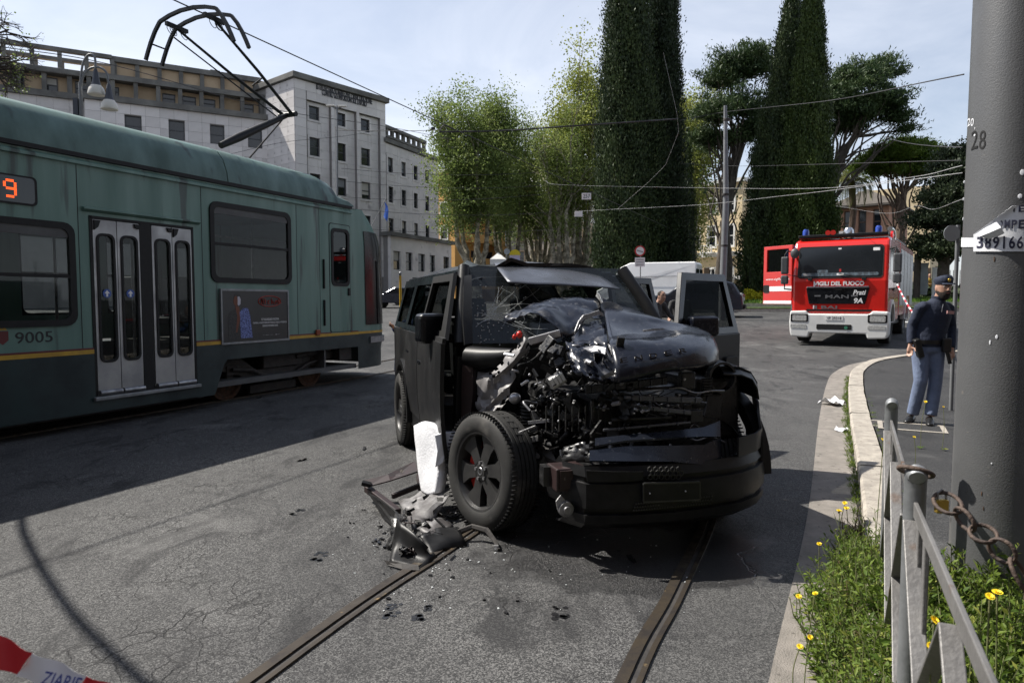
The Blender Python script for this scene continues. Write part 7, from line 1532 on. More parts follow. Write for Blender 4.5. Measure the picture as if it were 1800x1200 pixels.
cl = MB(); eloft(cl, [(j['neck']+Vector((0, 0, -.01)), .074, .076), (j['neck']+Vector((0, -.004, .045)), .070, .072)], 16); cl.build('collar', 'navy_cloth', off, smooth=50)
# -- two men working behind the open doors
stand = dict(head=(0, -.03, 1.66), neck=(0, 0, 1.50), chest=(0, 0, 1.33), pelvis=(0, 0, .97), hipR=(-.09, 0, .92), kneR=(-.10, -.02, .51), ankR=(-.10, .02, .09), hipL=(.09, 0, .92), kneL=(.10, -.02, .51), ankL=(.10, .02, .09), shoR=(-.20, 0, 1.43), elbR=(-.27, -.05, 1.16), wriR=(-.14, -.26, 1.12), shoL=(.20, 0, 1.43), elbL=(.26, -.04, 1.15), wriL=(.10, -.24, 1.10))
d_ = dict(stand); d_.update(elbR=(-.34, -.06, 1.20), wriR=(-.42, -.22, 1.08)); x, y = dep(1196, 15.2), 15.2
person('bald man in black work clothes standing behind the open car doors', (x, y, gz(x, y)), math.radians(18), d_, 'black_cloth', 'black_cloth', fast=True)
d_ = dict(stand); d_.update(head=(.10, -.12, 1.57), neck=(.05, -.05, 1.44), wriL=(.42, -.24, 1.06), elbL=(.36, -.06, 1.16)); x, y = dep(1150, 14.6), 14.6
q, j2 = person('dark haired man in grey jacket leaning in behind the open rear door', (x, y, gz(x, y)), math.radians(24), d_, 'grey_cloth', 'black_cloth', fast=True)
hm = MB(); hh_ = j2['head']; eloft(hm, [(hh_+Vector((0, .02, .0)), .080, .088), (hh_+Vector((0, .012, .05)), .083, .098), (hh_+Vector((0, .008, .09)), .07, .085), (hh_+Vector((0, .006, .125)), .02, .03)], 14); hm.build('hair', 'beard', q, smooth=60)
d_ = dict(stand); d_.update(head=(.22, -.1, 1.36), neck=(.18, -.04, 1.26), chest=(.12, 0, 1.14), shoR=(-.04, 0, 1.22), elbR=(-.10, -.16, 1.05), wriR=(-.16, -.34, 1.16), shoL=(.30, 0, 1.22), elbL=(.34, -.2, 1.02), wriL=(.16, -.36, 1.02), kneR=(-.12, -.1, .51), kneL=(.08, -.1, .51)); x, y = dep(716, 10.6), 10.6
q, j3 = person('man in blue work clothes bending behind the wrecked car beside a yellow pole', (x, y, gz(x, y)), 0, d_, 'blue_cloth', 'blue_cloth', fast=True)
hm = MB(); hh_ = j3['head']; eloft(hm, [(hh_+Vector((0, .02, .0)), .080, .088), (hh_+Vector((0, .012, .05)), .083, .098), (hh_+Vector((0, .008, .09)), .07, .085), (hh_+Vector((0, .006, .125)), .02, .03)], 14); hm.build('hair', 'beard', q, smooth=60)
pbr('yellow_pole', (.62, .38, .03), rough=.45); p0_ = at(706, 590, 10.2); p1_ = at(703.5, 481, 10.2)
yp = thing('yellow_pole', 'slim yellow pole held upright between the tram and the wrecked car', 'pole', (p0_.x, 10.2, 0)); MB().tube([(0, 0, .1), (p1_.x-p0_.x, 0, p1_.z-.03)], .018, 10).build('shaft', 'yellow_pole', yp, smooth=40); MB().sphere((p1_.x-p0_.x, 0, p1_.z), (.02, .02, .03), 10, 8).build('tip', 'steel', yp, smooth=60)
x, y = dep(1631, 44), 44; d_ = dict(stand); pbr('mustard_cloth', (.36, .22, .03), rough=.9)
person('distant pedestrian in a mustard coat between the fire engine and the officer', (x, y, gz(x, y)+.2), 0, d_, 'mustard_cloth', 'black_cloth', fast=True)
# ================================================================== parked vehicles
pbr('van_white', (.78, .78, .77), (.70, .70, .69), rough=.3, scale=1.5, coat=.4); pbr('car_navy', (.018, .022, .032), (.024, .028, .04), rough=.22, scale=2, coat=.8); pbr('tail_red', (.35, .02, .02), rough=.2, spec=.8)
sm_t = MB().lathe([(.20, -.09), (.22, -.105), (.30, -.105), (.33, -.08), (.335, 0), (.33, .08), (.30, .105), (.22, .105), (.20, .09), (.19, 0)], 32, closed=True).mesh('tyre', 'tyre', 35)
mr_ = MB(); mr_.lathe([(0, .06), (.05, .06), (.06, .05), (.06, .02), (0, .02)], 20); mr_.lathe([(.18, .03), (.2, .07), (.215, .075), (.215, .0), (.19, 0)], 32)
for k in range(8): mr_.add([(.05, -.018, .055), (.05, .018, .055), (.19, .026, .06), (.19, -.026, .06), (.05, -.018, .03), (.05, .018, .03), (.19, .026, .03), (.19, -.026, .03)], BOXF, RZ(k*math.pi/4))
sm_r = mr_.mesh('rim', 'alu', 35)
def car_wheels(par, L, wx, hw, r=.335, k=1.0):
    for x in wx:
        for s_ in (-1, 1):
            w_ = inst('wheel', MB().lathe([(0, -.04), (.19, -.04), (.19, 0), (0, 0)], 24).mesh('hub', 'dirty_iron', 35), par, T(x, s_*hw, r) @ RX(-s_*math.pi/2) @ S3(r/.335, r/.335, 1)); link('tyre', sm_t, w_); link('rim', sm_r, w_)
def small_car(name, label, px, D, fwd, mat, prof, glassprof, W, L, wx, rear_origin=True, group=None):
    x, y = dep(px, D), D; P = Pl(x, y, fwd[0], fwd[1], gz(x+fwd[0]*2, y+fwd[1]*2)); c = frame_thing(name, label, 'car' if 'van' not in name else 'van', P, group)
    bd = MB().prism(prof, lambda a, b, d: (a, d*(1-.10*max(0, (b-.95)/.8)), b), -W/2, W/2).build('body', mat, c, bevel=.07, seg=3)
    for s_ in (-1, 1):
        for g in glassprof: MB().prism(g, lambda a, b, d: (a, s_*(W/2*(1-.10*max(0, (b-.95)/.8))+d), b), -.02, .008).build('side_window', 'window_dark', bd)
        for xw in wx: MB().lathe([(0, 0), (.40, 0), (.40, .02), (0, .02)], 24, T(xw, s_*(W/2-.005), .36) @ RX(-s_*math.pi/2)).build('wheel_arch', 'rubber', bd)
        MB().tube([(L*.45, s_*W/2, .95), (L*.45, s_*(W/2+.015), .95)], .05, 6).build('handle', mat, bd)
        MB().box((L*.62, s_*(W/2+.02)-.09, 1.0), (L*.66, s_*(W/2+.02)+.09, 1.14)).build('door_mirror', mat, c, bevel=.03)
    car_wheels(c, L, wx, W/2-.08, .34); return c, bd
# dark estate car, its rear towards us
prof = [(0, .35), (-.05, .62), (.0, .98), (.10, 1.10), (.42, 1.60), (.7, 1.68), (2.2, 1.70), (2.7, 1.62), (3.35, 1.12), (4.2, .98), (4.45, .75), (4.45, .35)]
wn1 = [[(.45, 1.14), (.62, 1.52), (1.25, 1.58), (1.25, 1.12)], [(1.32, 1.12), (1.32, 1.58), (2.15, 1.58), (2.15, 1.10)], [(2.22, 1.10), (2.22, 1.58), (2.62, 1.52), (3.1, 1.12)]]
c, bd = small_car('parked_car', 'dark blue estate car parked with its tailgate towards the planted island', 1306, 32, (-.93, .36), 'car_navy', prof, wn1, 1.76, 4.45, (.85, 3.5))
MB().prism([(-.62, 1.14), (.62, 1.14), (.54, 1.56), (-.54, 1.56)], lambda a, b, d: (.12+(b-1.12)*.62+d, a, b), -.02, .01).build('rear_window', 'window_dark', bd)
for s_ in (-1, 1): MB().prism(rr(s_*.74-.11, .86, s_*.74+.11, 1.12, .04), lambda a, b, d: (d+(b-.98)*.5 if b > .98 else d, a, b), -.03, .06).build('tail_lamp', 'lens', bd); MB().prism(rr(s_*.74-.05, .95, s_*.74+.05, 1.06, .03), lambda a, b, d: (d, a, b), -.045, -.02).build('tail_lens', 'tail_red', bd)
MB().prism(rr(-.27, .78, .27, .90, .02), lambda a, b, d: (d, a, b), -.045, -.02).build('number_plate', 'white_paint', bd); MB().box((-.12, -.80, .38), (.06, .80, .58)).build('bumper', 'black_plastic', bd, bevel=.04)
# white van behind it
prof = [(0, .45), (0, 2.55), (.08, 2.68), (3.6, 2.70), (4.15, 2.45), (4.75, 1.55), (5.5, 1.15), (5.7, .9), (5.7, .45)]
c, bd = small_car('white_van', 'tall white panel van parked behind the wrecked car and the dark estate', 1228, 37, (-.9, .43), 'van_white', prof, [[(3.5, 1.4), (3.5, 2.1), (4.1, 2.1), (4.55, 1.4)]], 2.0, 5.7, (1.0, 4.6))
for s_ in (-1, 1):
    MB().box((.1, s_*.935, 1.9), (3.3, s_*.95, 1.93)).build('pressed_line', 'shutter_grey', bd)
    MB().prism(rr(s_*.5-.40, 1.45, s_*.5+.40, 2.3, .05), lambda a, b, d: (d, a, b), -.01, .005).build('rear_window', 'window_dark', bd)
# hatchback nosing out behind the tram
prof = [(0, .35), (-.03, .7), (.15, 1.05), (.55, 1.45), (1.8, 1.48), (2.7, 1.02), (3.7, .85), (3.95, .6), (3.95, .35)]
c, bd = small_car('parked_car', 'black hatchback parked beyond the gap between tram and wrecked car', 742, 50, (-1, .1), 'car_navy', prof, [[(.5, 1.05), (.7, 1.38), (1.75, 1.4), (2.35, 1.03)]], 1.7, 3.95, (.75, 3.15))
c, bd = small_car('parked_car', 'pale parked car half hidden behind the wrecked car roof', 770, 56, (-1, -.1), 'van_white', prof, [[(.5, 1.05), (.7, 1.38), (1.75, 1.4), (2.35, 1.03)]], 1.7, 3.95, (.75, 3.15))
# ================================================================== poles, lamps, signs
pbr('pole_grey', (.20, .205, .21), (.15, .155, .16), rough=.55, metal=.3, scale=4); pbr('lamp_white', (.65, .62, .55), rough=.35); pbr('lamp_dark', (.05, .055, .07), rough=.5); pbr('sign_blue', (.02, .10, .45), rough=.5); pbr('sign_back', (.34, .37, .38), (.28, .30, .31), rough=.45, metal=.3, scale=3); pbr('sign_yellow', (.65, .5, .02), rough=.6); pbr('sign_red', (.45, .03, .03), rough=.5)
def base(px, D): x = dep(px, D); return Vector((x, D, gz(x, D)))
b0 = base(1269, 30); tp_ = at(1275, 186, 30)
lp = thing('wire_pole', 'tall grey steel pole carrying wires behind the dark estate car', 'pole', b0); MB().tube([(0, 0, -.2), (0, 0, 1.2), (.08, 0, 5), (tp_.x-b0.x, 0, tp_.z-b0.z)], [.16, .155, .13, .07], 14).build('shaft', 'pole_grey', lp, smooth=50)
for z in (3.2, 5.4, 8.6): MB().lathe([(.15, 0), (.16, .05), (.15, .1)], 14, T(.05, 0, z)).build('clamp', 'dirty_iron', lp, smooth=40)
# twin hanging street lamp behind the tram
b0 = base(143, 17.5); lt = thing('street_lamp', 'twin gooseneck street lamp rising behind the tram roof', 'street lamp', b0)
q = lambda px, py, D=17.5: at(px, py, D)-b0
MB().tube([(0, 0, -.1), q(143, 190), q(141, 145)], [.06, .05, .04], 12).build('shaft', 'pole_grey', lt, smooth=50)
for pts, lmp in (([(141, 150), (145, 115), (153, 99), (161, 96), (167, 103), (168, 122)], (168, 122)), ([(141, 165), (145, 138), (153, 125), (163, 119), (176, 119), (187, 128), (191, 148)], (191, 148))):
    MB().tube(smooth_line([q(*p) for p in pts], 4), .028, 8).build('arm', 'pole_grey', lt, smooth=50); c_ = q(*lmp)
    lh = MB().lathe([(.035, .0), (.05, -.05), (.085, -.28), (.11, -.40), (.12, -.42)], 20, T(*c_)).build('lamp_head', 'lamp_dark', lt, smooth=50); MB().lathe([(.12, -.40), (.175, -.48), (.20, -.60), (.195, -.63), (.14, -.60), (.0, -.58)], 20, T(*c_)).build('lamp_shade', 'lamp_white', lh, smooth=50)
MB().box((-.12, -.06, -.2), (.0, .06, .22), T(*q(139, 189))).build('junction_box', 'lamp_dark', lt)
b0 = base(593, 46); l2 = thing('street_lamp', 'slim twin arm street lamp in front of the institute tower', 'street lamp', b0); q2 = lambda px, py: at(px, py, 46)-b0
MB().tube([(0, 0, 0), q2(592.5, 186)], [.09, .05], 10).build('shaft', 'pole_grey', l2, smooth=50)
for a, b in (((592.5, 192), (581, 186)), ((592.5, 192), (602, 187))): MB().tube([q2(*a), q2(*b)], .04, 6).build('arm', 'pole_grey', l2); MB().cbox(q2(*b), (.55, .25, .10)).build('lamp_head', 'lamp_white', l2, bevel=.03)
def disc_sign(name, label, px, py, D, r_px, faces, post_to=None, post_px=None, back=False, group='road signs'):
    b0 = base(post_px or px, D); s_ = thing(name, label, 'sign', b0, 0, group); c = at(px, py, D)-b0; r = r_px/F_PX*D
    if post_px != 0: MB().tube([(0, .04, -.1), (0, .04, c.z+r*(1.05 if not post_to else post_to))], max(.025, r*.09), 10).build('post', 'pole_grey', s_, smooth=50)
    for i, (rr_, mt) in enumerate(faces): MB().lathe([(0, -.004-.003*i), (r*rr_, -.004-.003*i), (r*rr_, .004), (0, .004)], 32, T(*c) @ RX(math.pi/2) @ S3(1, 1, -1)).build('disc', mt, s_, smooth=30)
    return s_, c, r
s_, c, r = disc_sign('road_sign', 'round red edged prohibition sign above the white van', 1125, 441, 33, 9.2, ((1, 'sign_red'), (.76, 'white_paint')))
MB().bar(c+Vector((-r*.6, -.016, r*.12)), c+Vector((r*.6, -.016, -r*.22)), .004, .05).build('slash', 'sign_back', s_); pl = MB().box((-.24, -.01, -.50), (.24, .0, -.06), T(*(c+Vector((0, 0, -r))))).build('text_plate', 'white_paint', s_)
for z in (-.16, -.28, -.40): MB().box((-.18, -.014, z-.02), (.18, -.011, z+.02), T(*(c+Vector((0, 0, -r))))).build('text_line', 'sign_back', pl)
s_, c, r = disc_sign('road_sign', 'grey back of a round sign on a post beside the big pole', 1673, 410, 8.9, 14, ((1, 'sign_back'),), post_px=1681)
for z in (-.06, .03): MB().box((-.06, .01, z), (.10, .05, z+.02), T(*c)).build('bracket', 'galv', s_)
disc_sign('road_sign', 'small grey round sign left of the yellow kiosk sign', 891, 442, 52, 5.2, ((1, 'sign_back'),))
b0 = base(905, 52.5); s_ = thing('kiosk_sign', 'small yellow topped kiosk sign behind the wrecked car roof', 'sign', b0, 0, 'road signs'); c = at(905, 452, 52.5)-b0
MB().box((-.4, -.05, -.35), (.4, .05, .15), T(*c)).build('panel', pbr('sign_lilac', (.35, .42, .6), (.6, .4, .45), rough=.6, scale=6), s_); MB().lathe([(0, -.05), (.42, -.05), (.42, .05), (0, .05)], 20, T(*(c+Vector((0, 0, .16)))) @ RX(math.pi/2), a0=0, a1=math.pi).build('yellow_top', 'sign_yellow', s_); MB().tube([(0, 0, 0), (0, 0, c.z)], .05, 8).build('post', 'pole_grey', s_)
b0 = base(876, 60); s_ = thing('white_tent', 'white pointed canopy behind the wrecked car roof', 'canopy', b0); c = at(882, 448, 60)-b0; MB().add([(-.7, -.7, c.z-.4), (.7, -.7, c.z-.4), (.7, .7, c.z-.4), (-.7, .7, c.z-.4), (0, 0, c.z+.2), (-.7, -.7, c.z-1.4), (.7, -.7, c.z-1.4), (.7, .7, c.z-1.4), (-.7, .7, c.z-1.4)], [(0, 1, 4), (1, 2, 4), (2, 3, 4), (3, 0, 4), (5, 6, 1, 0), (6, 7, 2, 1), (7, 8, 3, 2), (8, 5, 0, 3)]).build('canopy', 'white_wall', s_)
b0 = base(1392, 26); s_ = thing('road_sign', 'blue bicycle sign on a post behind the fire engine door', 'sign', b0, 0, 'road signs'); c = at(1392, 444, 26)-b0
MB().box((-.20, -.01, -.26), (.20, .01, .12), T(*c)).build('panel', 'sign_blue', s_); MB().box((-.24, -.01, .14), (.24, .01, .26), T(*c)).build('panel', 'sign_blue', s_); MB().tube([(0, .03, 0), (0, .03, c.z+.25)], .03, 8).build('post', 'pole_grey', s_)
for x in (-.08, .08): MB().lathe([(.055, 0), (.07, 0), (.07, .004), (.055, .004)], 16, T(*(c+Vector((x, -.016, -.1)))) @ RX(math.pi/2), closed=True).build('wheel_mark', 'white_print', s_)
b0 = base(1343, 47); s_ = thing('white_post', 'plain white post between the yellow shrub and the fire engine', 'post', b0); MB().tube([(0, 0, 0), (0, 0, at(1343, 455, 47).z-b0.z)], .10, 10).build('shaft', 'van_white', s_, smooth=50); MB().sphere((0, 0, at(1343, 455, 47).z-b0.z), (.07, .07, .03), 10, 6).build('cap', 'van_white', s_, smooth=50)
b0 = base(1649, 40); s_ = thing('info_panel', 'white and blue notice panel between fire engine and officer', 'sign', b0, 0, 'road signs'); c = at(1649, 500, 40)-b0
MB().box((-.35, -.04, -1.0), (.35, .04, 1.0), T(*c)).build('panel', 'white_paint', s_)
for z in (-.6, -.3, .0): MB().box((-.22, -.05, z), (.22, -.041, z+.14), T(*c)).build('blue_line', 'sign_blue', s_)
MB().box((-.3, -.02, -1.6), (.3, .02, -1.0), T(*c)).build('leg', 'pole_grey', s_)
b0 = base(1622, 39); s_ = thing('covered_sign', 'sign wrapped in pale plastic on a dark post right of the fire engine', 'sign', b0, 0, 'road signs'); c = at(1624, 490, 39)-b0; MB().sheet([[c+Vector((x, .05*math.sin(z*9+x*12), z)) for x in (-.25, -.1, .1, .24)] for z in (-.9, -.4, .1, .6, .9)], .02).build('wrap', 'sign_back', s_, smooth=50); MB().tube([(-.35, .1, 0), (-.35, .1, c.z+1.4)], .18, 10).build('post', 'dark_bark', s_)
# ================================================================== overhead wires
pbr('wire_dark', (.03, .03, .032), rough=.6); pbr('wire_light', (.36, .36, .36), rough=.5)
def wire(label, pts, r, mat='wire_dark', sag=0.0, n=10, group='overhead wires'):
    P = [at(*p) for p in pts]; L_ = P if 'kinked' in label else smooth_line(P, n) if len(P) > 2 else [P[0].lerp(P[1], i/n)-Vector((0, 0, sag*4*(i/n)*(1-i/n))) for i in range(n+1)]
    return tag(MB().tube(L_, r, 6).build('overhead_wire', mat, smooth=60), label, 'wire', group)
hw_ = TR.w(hd.x, W2/2, hd.z+.13); dr_ = Vector((.416, .909, 0))
tag(MB().tube([hw_+dr_*t for t in (-14, -4, 0, 6, 14, 30, 50)], .011, 6).build('overhead_wire', 'wire_dark', smooth=60), 'thick dark contact wire running above the tram pantograph', 'wire', 'overhead wires')
wire('heavy dark span wire crossing in front of the plane tree crowns', [(772, 232, 24), (880, 230, 24.5), (1000, 222, 25), (1120, 214, 26), (1192, 209, 27)], .028)
wire('thin dark wire from the tower lettering to the span wire clamp', [(590, 229, 26), (772, 229, 24)], .010, sag=.03)
wire('upper pale cable reaching from the plane trees to the big pole', [(958, 318, 30), (990, 325, 29), (1220, 330, 26), (1440, 331, 20), (1600, 312, 14), (1692, 291, 10)], .0055, 'wire_light')
wire('lower pale cable sagging in front of the cypress pair', [(1010, 372, 30), (1060, 369, 29), (1230, 360, 26), (1370, 345, 22), (1450, 336, 19), (1692, 304, 10)], .0055, 'wire_light')
wire('dark wire from the tall wire pole up to the big pole', [(1195, 212, 29), (1275, 197, 30), (1450, 178, 20), (1694, 131, 9)], .010)
wire('short dark wire behind the umbrella pine', [(1555, 240, 30), (1692, 259, 12)], .010, sag=.1)
wire('pale drooping cable in front of the terracotta villa', [(1470, 362, 30), (1560, 375, 28), (1610, 362, 26), (1640, 368, 22), (1692, 350, 14)], .0045, 'wire_light')
wire('kinked guy wire hanging before the giant dark cypress', [(1166, 92, 26), (1190, 200, 26), (1193, 232, 26), (1170, 290, 27), (1140, 320, 28), (1085, 368, 30)], .0035, 'wire_light')
wire('faint wire across the institute windows from tram roof to tower', [(400, 272, 22), (500, 250, 25), (600, 240, 28), (675, 228, 30)], .008)
wire('faint long wire from the upper left crossing the attic', [(0, 82, 20), (200, 115, 22), (480, 192, 28), (675, 222, 36), (800, 246, 45)], .012)
for i, (y0, y1) in enumerate(((296, 300), (318, 324), (346, 338), (365, 372), (398, 402))):
    wire(('topmost', 'second', 'third', 'fourth', 'lowest')[i]+' of five faint level wires crossing the institute wing', [(600, y0, 30), (980, y1, 34)], .009, sag=.25)
wire('faint level wire in front of the cream palazzo', [(1195, 287, 32), (1300, 292, 32), (1690, 282, 12)], .007)
b0 = at(1031, 345, 30); s_ = thing('hanging_sign', 'small white number plate hung from the overhead cable', 'sign', b0, 0, 'signs on the overhead cables'); MB().box((-.20, -.015, -.14), (.20, .015, .14)).build('plate', 'white_paint', s_); text('257', .30, .17, 'black_print', s_, T(0, -.017, 0) @ RX(math.pi/2), .003); MB().bar((-.1, 0, .14), (-.1, 0, .5), .01, .01).build('hanger', 'wire_dark', s_); MB().bar((.1, 0, .14), (.1, 0, .5), .01, .01).build('hanger', 'wire_dark', s_)
b0 = at(1017, 376, 30.2); s_ = thing('hanging_sign', 'blank pale plate on the lower overhead cable', 'sign', b0, 0, 'signs on the overhead cables'); MB().box((-.17, -.015, -.12), (.17, .015, .12)).build('plate', 'white_paint', s_); MB().bar((0, 0, .1), (0, 0, .3), .01, .01).build('hanger', 'wire_dark', s_)
cl = at(774, 229, 24); s_ = thing('wire_clamp', 'curved feeder clamp joining the contact wire and span wire', 'wire clamp', cl); MB().tube(smooth_line([(0, 0, -.02), (.06, 0, .12), (.2, 0, .16), (.4, 0, .05), (.55, 0, .0)], 4), .022, 6).build('loop', 'wire_dark', s_, smooth=50); MB().cbox((-.25, 0, .06), (.12, .06, .08)).build('clamp_block', 'wire_dark', s_)
fb = at(672, 368, 62); s_ = thing('flag', 'small blue flag on a slanted staff by the institute wing', 'flag', fb); MB().tube([(-1.2, 0, -1.9), (.35, 0, .9)], .04, 6).build('staff', 'pole_grey', s_); MB().sheet([[(.2+.15*i+.08*math.sin(j*1.5), .1*math.sin(i*2+j), .7-.45*j-.22*i) for i in range(3)] for j in range(4)], .02).build('cloth', 'sign_blue', s_, smooth=50)

kk = math.cos(EL)/math.sin(EL); P = []
for px, py in ((20, 880), (36, 900), (40, 930), (55, 965), (80, 1010), (125, 1075), (180, 1132), (260, 1205), (380, 1300)):
    g = gr(px, py); P.append(g+Vector((SUN_H.x*kk*5.2, SUN_H.y*kk*5.2, 5.2)))
tag(MB().tube(smooth_line(P, 5), .03, 8).build('overhead_wire', 'wire_dark', smooth=60), 'thick feeder cable left of the view whose curved shadow crosses the road', 'wire', 'overhead wires')
# ================================================================== right foreground
pbr('pole_paint', (.13, .132, .135), (.10, .102, .105), rough=.42, metal=.25, scale=3.5, bump=.12, bscale=140, rvar=.08, spot=((.19, .18, .165), 26, .70))
px0, py0 = 2.40, 3.30; pz = .112
bp = thing('tram_line_pole', 'thick grey steel pole with a torn paper notice at the right edge', 'pole', (px0, py0, pz))
prof = [(.215, -.1), (.206, .3), (.203, 1.0), (.199, 2.0), (.195, 3.2), (.188, 5.0), (.18, 8)]
MB().lathe(prof, 64, T(0, 0, 0)).build('shaft', 'pole_paint', bp, smooth=60)
def pr(z):
    for (r0, z0), (r1, z1) in zip(prof, prof[1:]):
        if z0 <= z <= z1: return r0+(r1-r0)*(z-z0)/(z1-z0)
def pole_pt(px, py, off=.0):
    r = ray(px, py); b = (r[0]*-px0+r[1]*-py0); a = r[0]**2+r[1]**2; R = .198+off; c = px0**2+py0**2-R*R; d = b*b-a*c
    t = (-b-math.sqrt(max(0, d)))/a; p = Vector((r[0]*t-px0, r[1]*t-py0, CAM_H+r[2]*t-pz)); h = Vector((p.x, p.y, 0)).normalized(); R2 = pr(max(0, p.z))+off; return Vector((h.x*R2, h.y*R2, p.z))
pbr('paper', (.74, .75, .78), (.64, .66, .70), rough=.75, scale=6, bump=.1, bscale=15); pbr('ink', (.02, .022, .05), rough=.7)
rows = []
for py in np.linspace(362, 442, 9):
    x0 = 1712 if py > 412 else 1712+(412-py)*1.35; rows.append([pole_pt(x0+(1815-x0)*i/10, py, .006+.012*max(0, 1-i/3)*(1 if py < 412 else .2)) for i in range(11)])
pp = MB().sheet(rows, .001).build('paper_notice', 'paper', bp, smooth=50)
MB().sheet([[pole_pt(1688+24*i/4, y, .003) for i in range(5)] for y in (418, 434)], .001).build('tape_strip', 'paper', bp, smooth=50)
fold = [[pole_pt(1714, 414, .02), pole_pt(1730, 402, .03), pole_pt(1752, 390, .03)], [pole_pt(1722, 416, .035), pole_pt(1742, 408, .045), pole_pt(1760, 400, .035)], [pole_pt(1740, 420, .02), pole_pt(1756, 415, .025), pole_pt(1766, 410, .02)]]
MB().sheet(fold, .001).build('folded_corner', 'paper', pp, smooth=40)
def pole_text(s, px, py, w_px, h_px, off, mat='ink', bold=0.0):
    for i, ch in enumerate(s):
        if ch == ' ': continue
        x = px+w_px*(i+.5)/len(s); c = pole_pt(x, py, off); c2 = pole_pt(x+2, py, off); t = (c2-c).normalized(); n = Vector((c.x, c.y, 0)).normalized(); k = (pole_pt(x+5, py, off)-pole_pt(x-5, py, off)).length/10
        M = Matrix(((t.x, 0, n.x, c.x), (t.y, 0, n.y, c.y), (0, 1, 0, c.z), (0, 0, 0, 1))); text(ch, k*w_px/len(s)*(.22 if ch in '1I' else .78), h_px/F_PX*3.1, mat, pp if mat == 'ink' else bp, M, .001, 'handwriting', bold=bold)
pole_text('TE', 1776, 367, 26, 11, .009, bold=.03); pole_text('OMPEN', 1752, 394, 62, 15, .009, bold=.03); pole_text('3891664', 1716, 426, 98, 22, .009, bold=.02)
pole_text('28', 1706, 246, 28, 34, .001, 'rubber'); pole_text('20', 1700, 215, 12, 14, .001, 'paper')
rn = random.Random(8)
for i in range(9):
    x, y = rn.uniform(1705, 1800), rn.uniform(20, 900)
    if 350 < y < 450: continue
    a = pole_pt(x, y, .0015); n = Vector((a.x, a.y, 0)).normalized(); MB().sphere((0, 0, 0), (.002+.004*rn.random(), .001, .003+.012*rn.random()), 8, 6, T(*a) @ RZ(math.atan2(n.y, n.x)+math.pi/2)).build('paint_fleck', 'paper' if i % 3 else 'rust', bp)
for x, y, w_, h_ in ((1688, 320, 5, 7), (1688, 350, 5, 7), (1690, 385, 4, 8), (1797, 303, 8, 12), (1793, 345, 8, 10)): MB().sphere((0, 0, 0), (w_/900, .0012, h_/900), 8, 6, T(*pole_pt(max(x, 1694), y, .001)) @ RZ(-.6)).build('paint_fleck', 'paper', bp)
MB().lathe([(.192, 0), (.2, .01), (.2, .03), (.192, .04)], 48, T(0, 0, 3.02)).build('band', 'rust', bp, smooth=40)
# ---- pedestrian railing
P1, P2, P3 = Vector((1.905, 3.40, 0)), Vector((1.19, 1.985, 0)), Vector((.56, .62, 0))
pbr('rail_grey', (.20, .195, .19), (.135, .13, .125), rough=.55, metal=.35, scale=5, bump=.15, bscale=60, spot=((.13, .075, .045), 6, .66))
def rpanel(A, B, label, zt=.95, post=True):
    d = (B-A).normalized(); L_ = (B-A).length; t = thing('pedestrian_railing', label, 'railing', (A.x, A.y, .10), 0, 'pedestrian railings along the kerb'); e = B-A
    Z = lambda f, z, o=0: Vector((e.x*f, e.y*f, z))+Vector((d.y, -d.x, 0))*o
    MB().tube([(0, 0, 0), (0, 0, zt-.03)]+[(d.x*.028*(1-math.cos(a)), d.y*.028*(1-math.cos(a)), zt-.03+.045*math.sin(a)) for a in (.5, 1.0, 1.57, 2.2)], [.03, .03, .03, .03, .029, .022], 16).build('post', 'galv', t, smooth=50)
    MB().bar(Z(.02, zt-.09), Z(.98, zt-.09), .012, .045).build('top_rail', 'rail_grey', t, bevel=.003); MB().bar(Z(.02, .14), Z(.98, .14), .012, .04).build('bottom_rail', 'rail_grey', t, bevel=.003)
    for f in (.09, .18): MB().bar(Z(f, .16, .0), Z(f, zt-.11, .0), .04, .012, up=(d.y, -d.x, 0)).build('upright', 'rail_grey', t, bevel=.003)
    for a, b in (((.03, zt-.12), (.5, .17)), ((.5, .17), (.97, zt-.12)), ((.03, .17), (.5, zt-.12)), ((.5, zt-.12), (.97, .17))): MB().bar(Z(a[0], a[1], .014), Z(b[0], b[1], .014), .010, .04, up=(d.y, -d.x, 0)).build('diagonal', 'rail_grey', t, bevel=.003)
    return t
rpanel(P1, P2, 'metal kerb railing panel behind the one with the chain'); rpanel(P2, P3, 'nearest metal kerb railing panel with the padlocked chain on its post', .96)
# ---- rusty chain with padlock from the near post
pbr('chain_rust', (.12, .085, .065), (.06, .045, .04), rough=.75, metal=.3, scale=25, bump=.3, bscale=80)
chn = thing('rusty_chain', 'rusty chain looped round the near railing post and hanging to the right', 'chain', (P2.x, P2.y, .1))
MB().tube([(.044*math.cos(a), .044*math.sin(a)-.0, .975-.05*math.cos(a)*0+.02*math.cos(a+2.4)) for a in np.linspace(0, 2*math.pi, 20, endpoint=False)], .007, 8, closed=True).build('collar_ring', 'chain_rust', chn, smooth=50)
o_ = Vector((P2.x, P2.y, .1)); cp = [at(1652, 868, 1.93)-o_, at(1680, 900, 1.86)-o_, at(1712, 925, 1.80)-o_, at(1745, 950, 1.75)-o_, at(1778, 985, 1.72)-o_, at(1812, 1040, 1.70)-o_, at(1850, 1110, 1.66)-o_]
def link_mesh(): return MB().tube([((.044+.0)*math.cos(a)*1.0, .027*math.sin(a), 0) for a in np.linspace(0, 2*math.pi, 18, endpoint=False)], .0050, 8, closed=True).mesh('chain_link', 'chain_rust', 50)
lk = link_mesh()
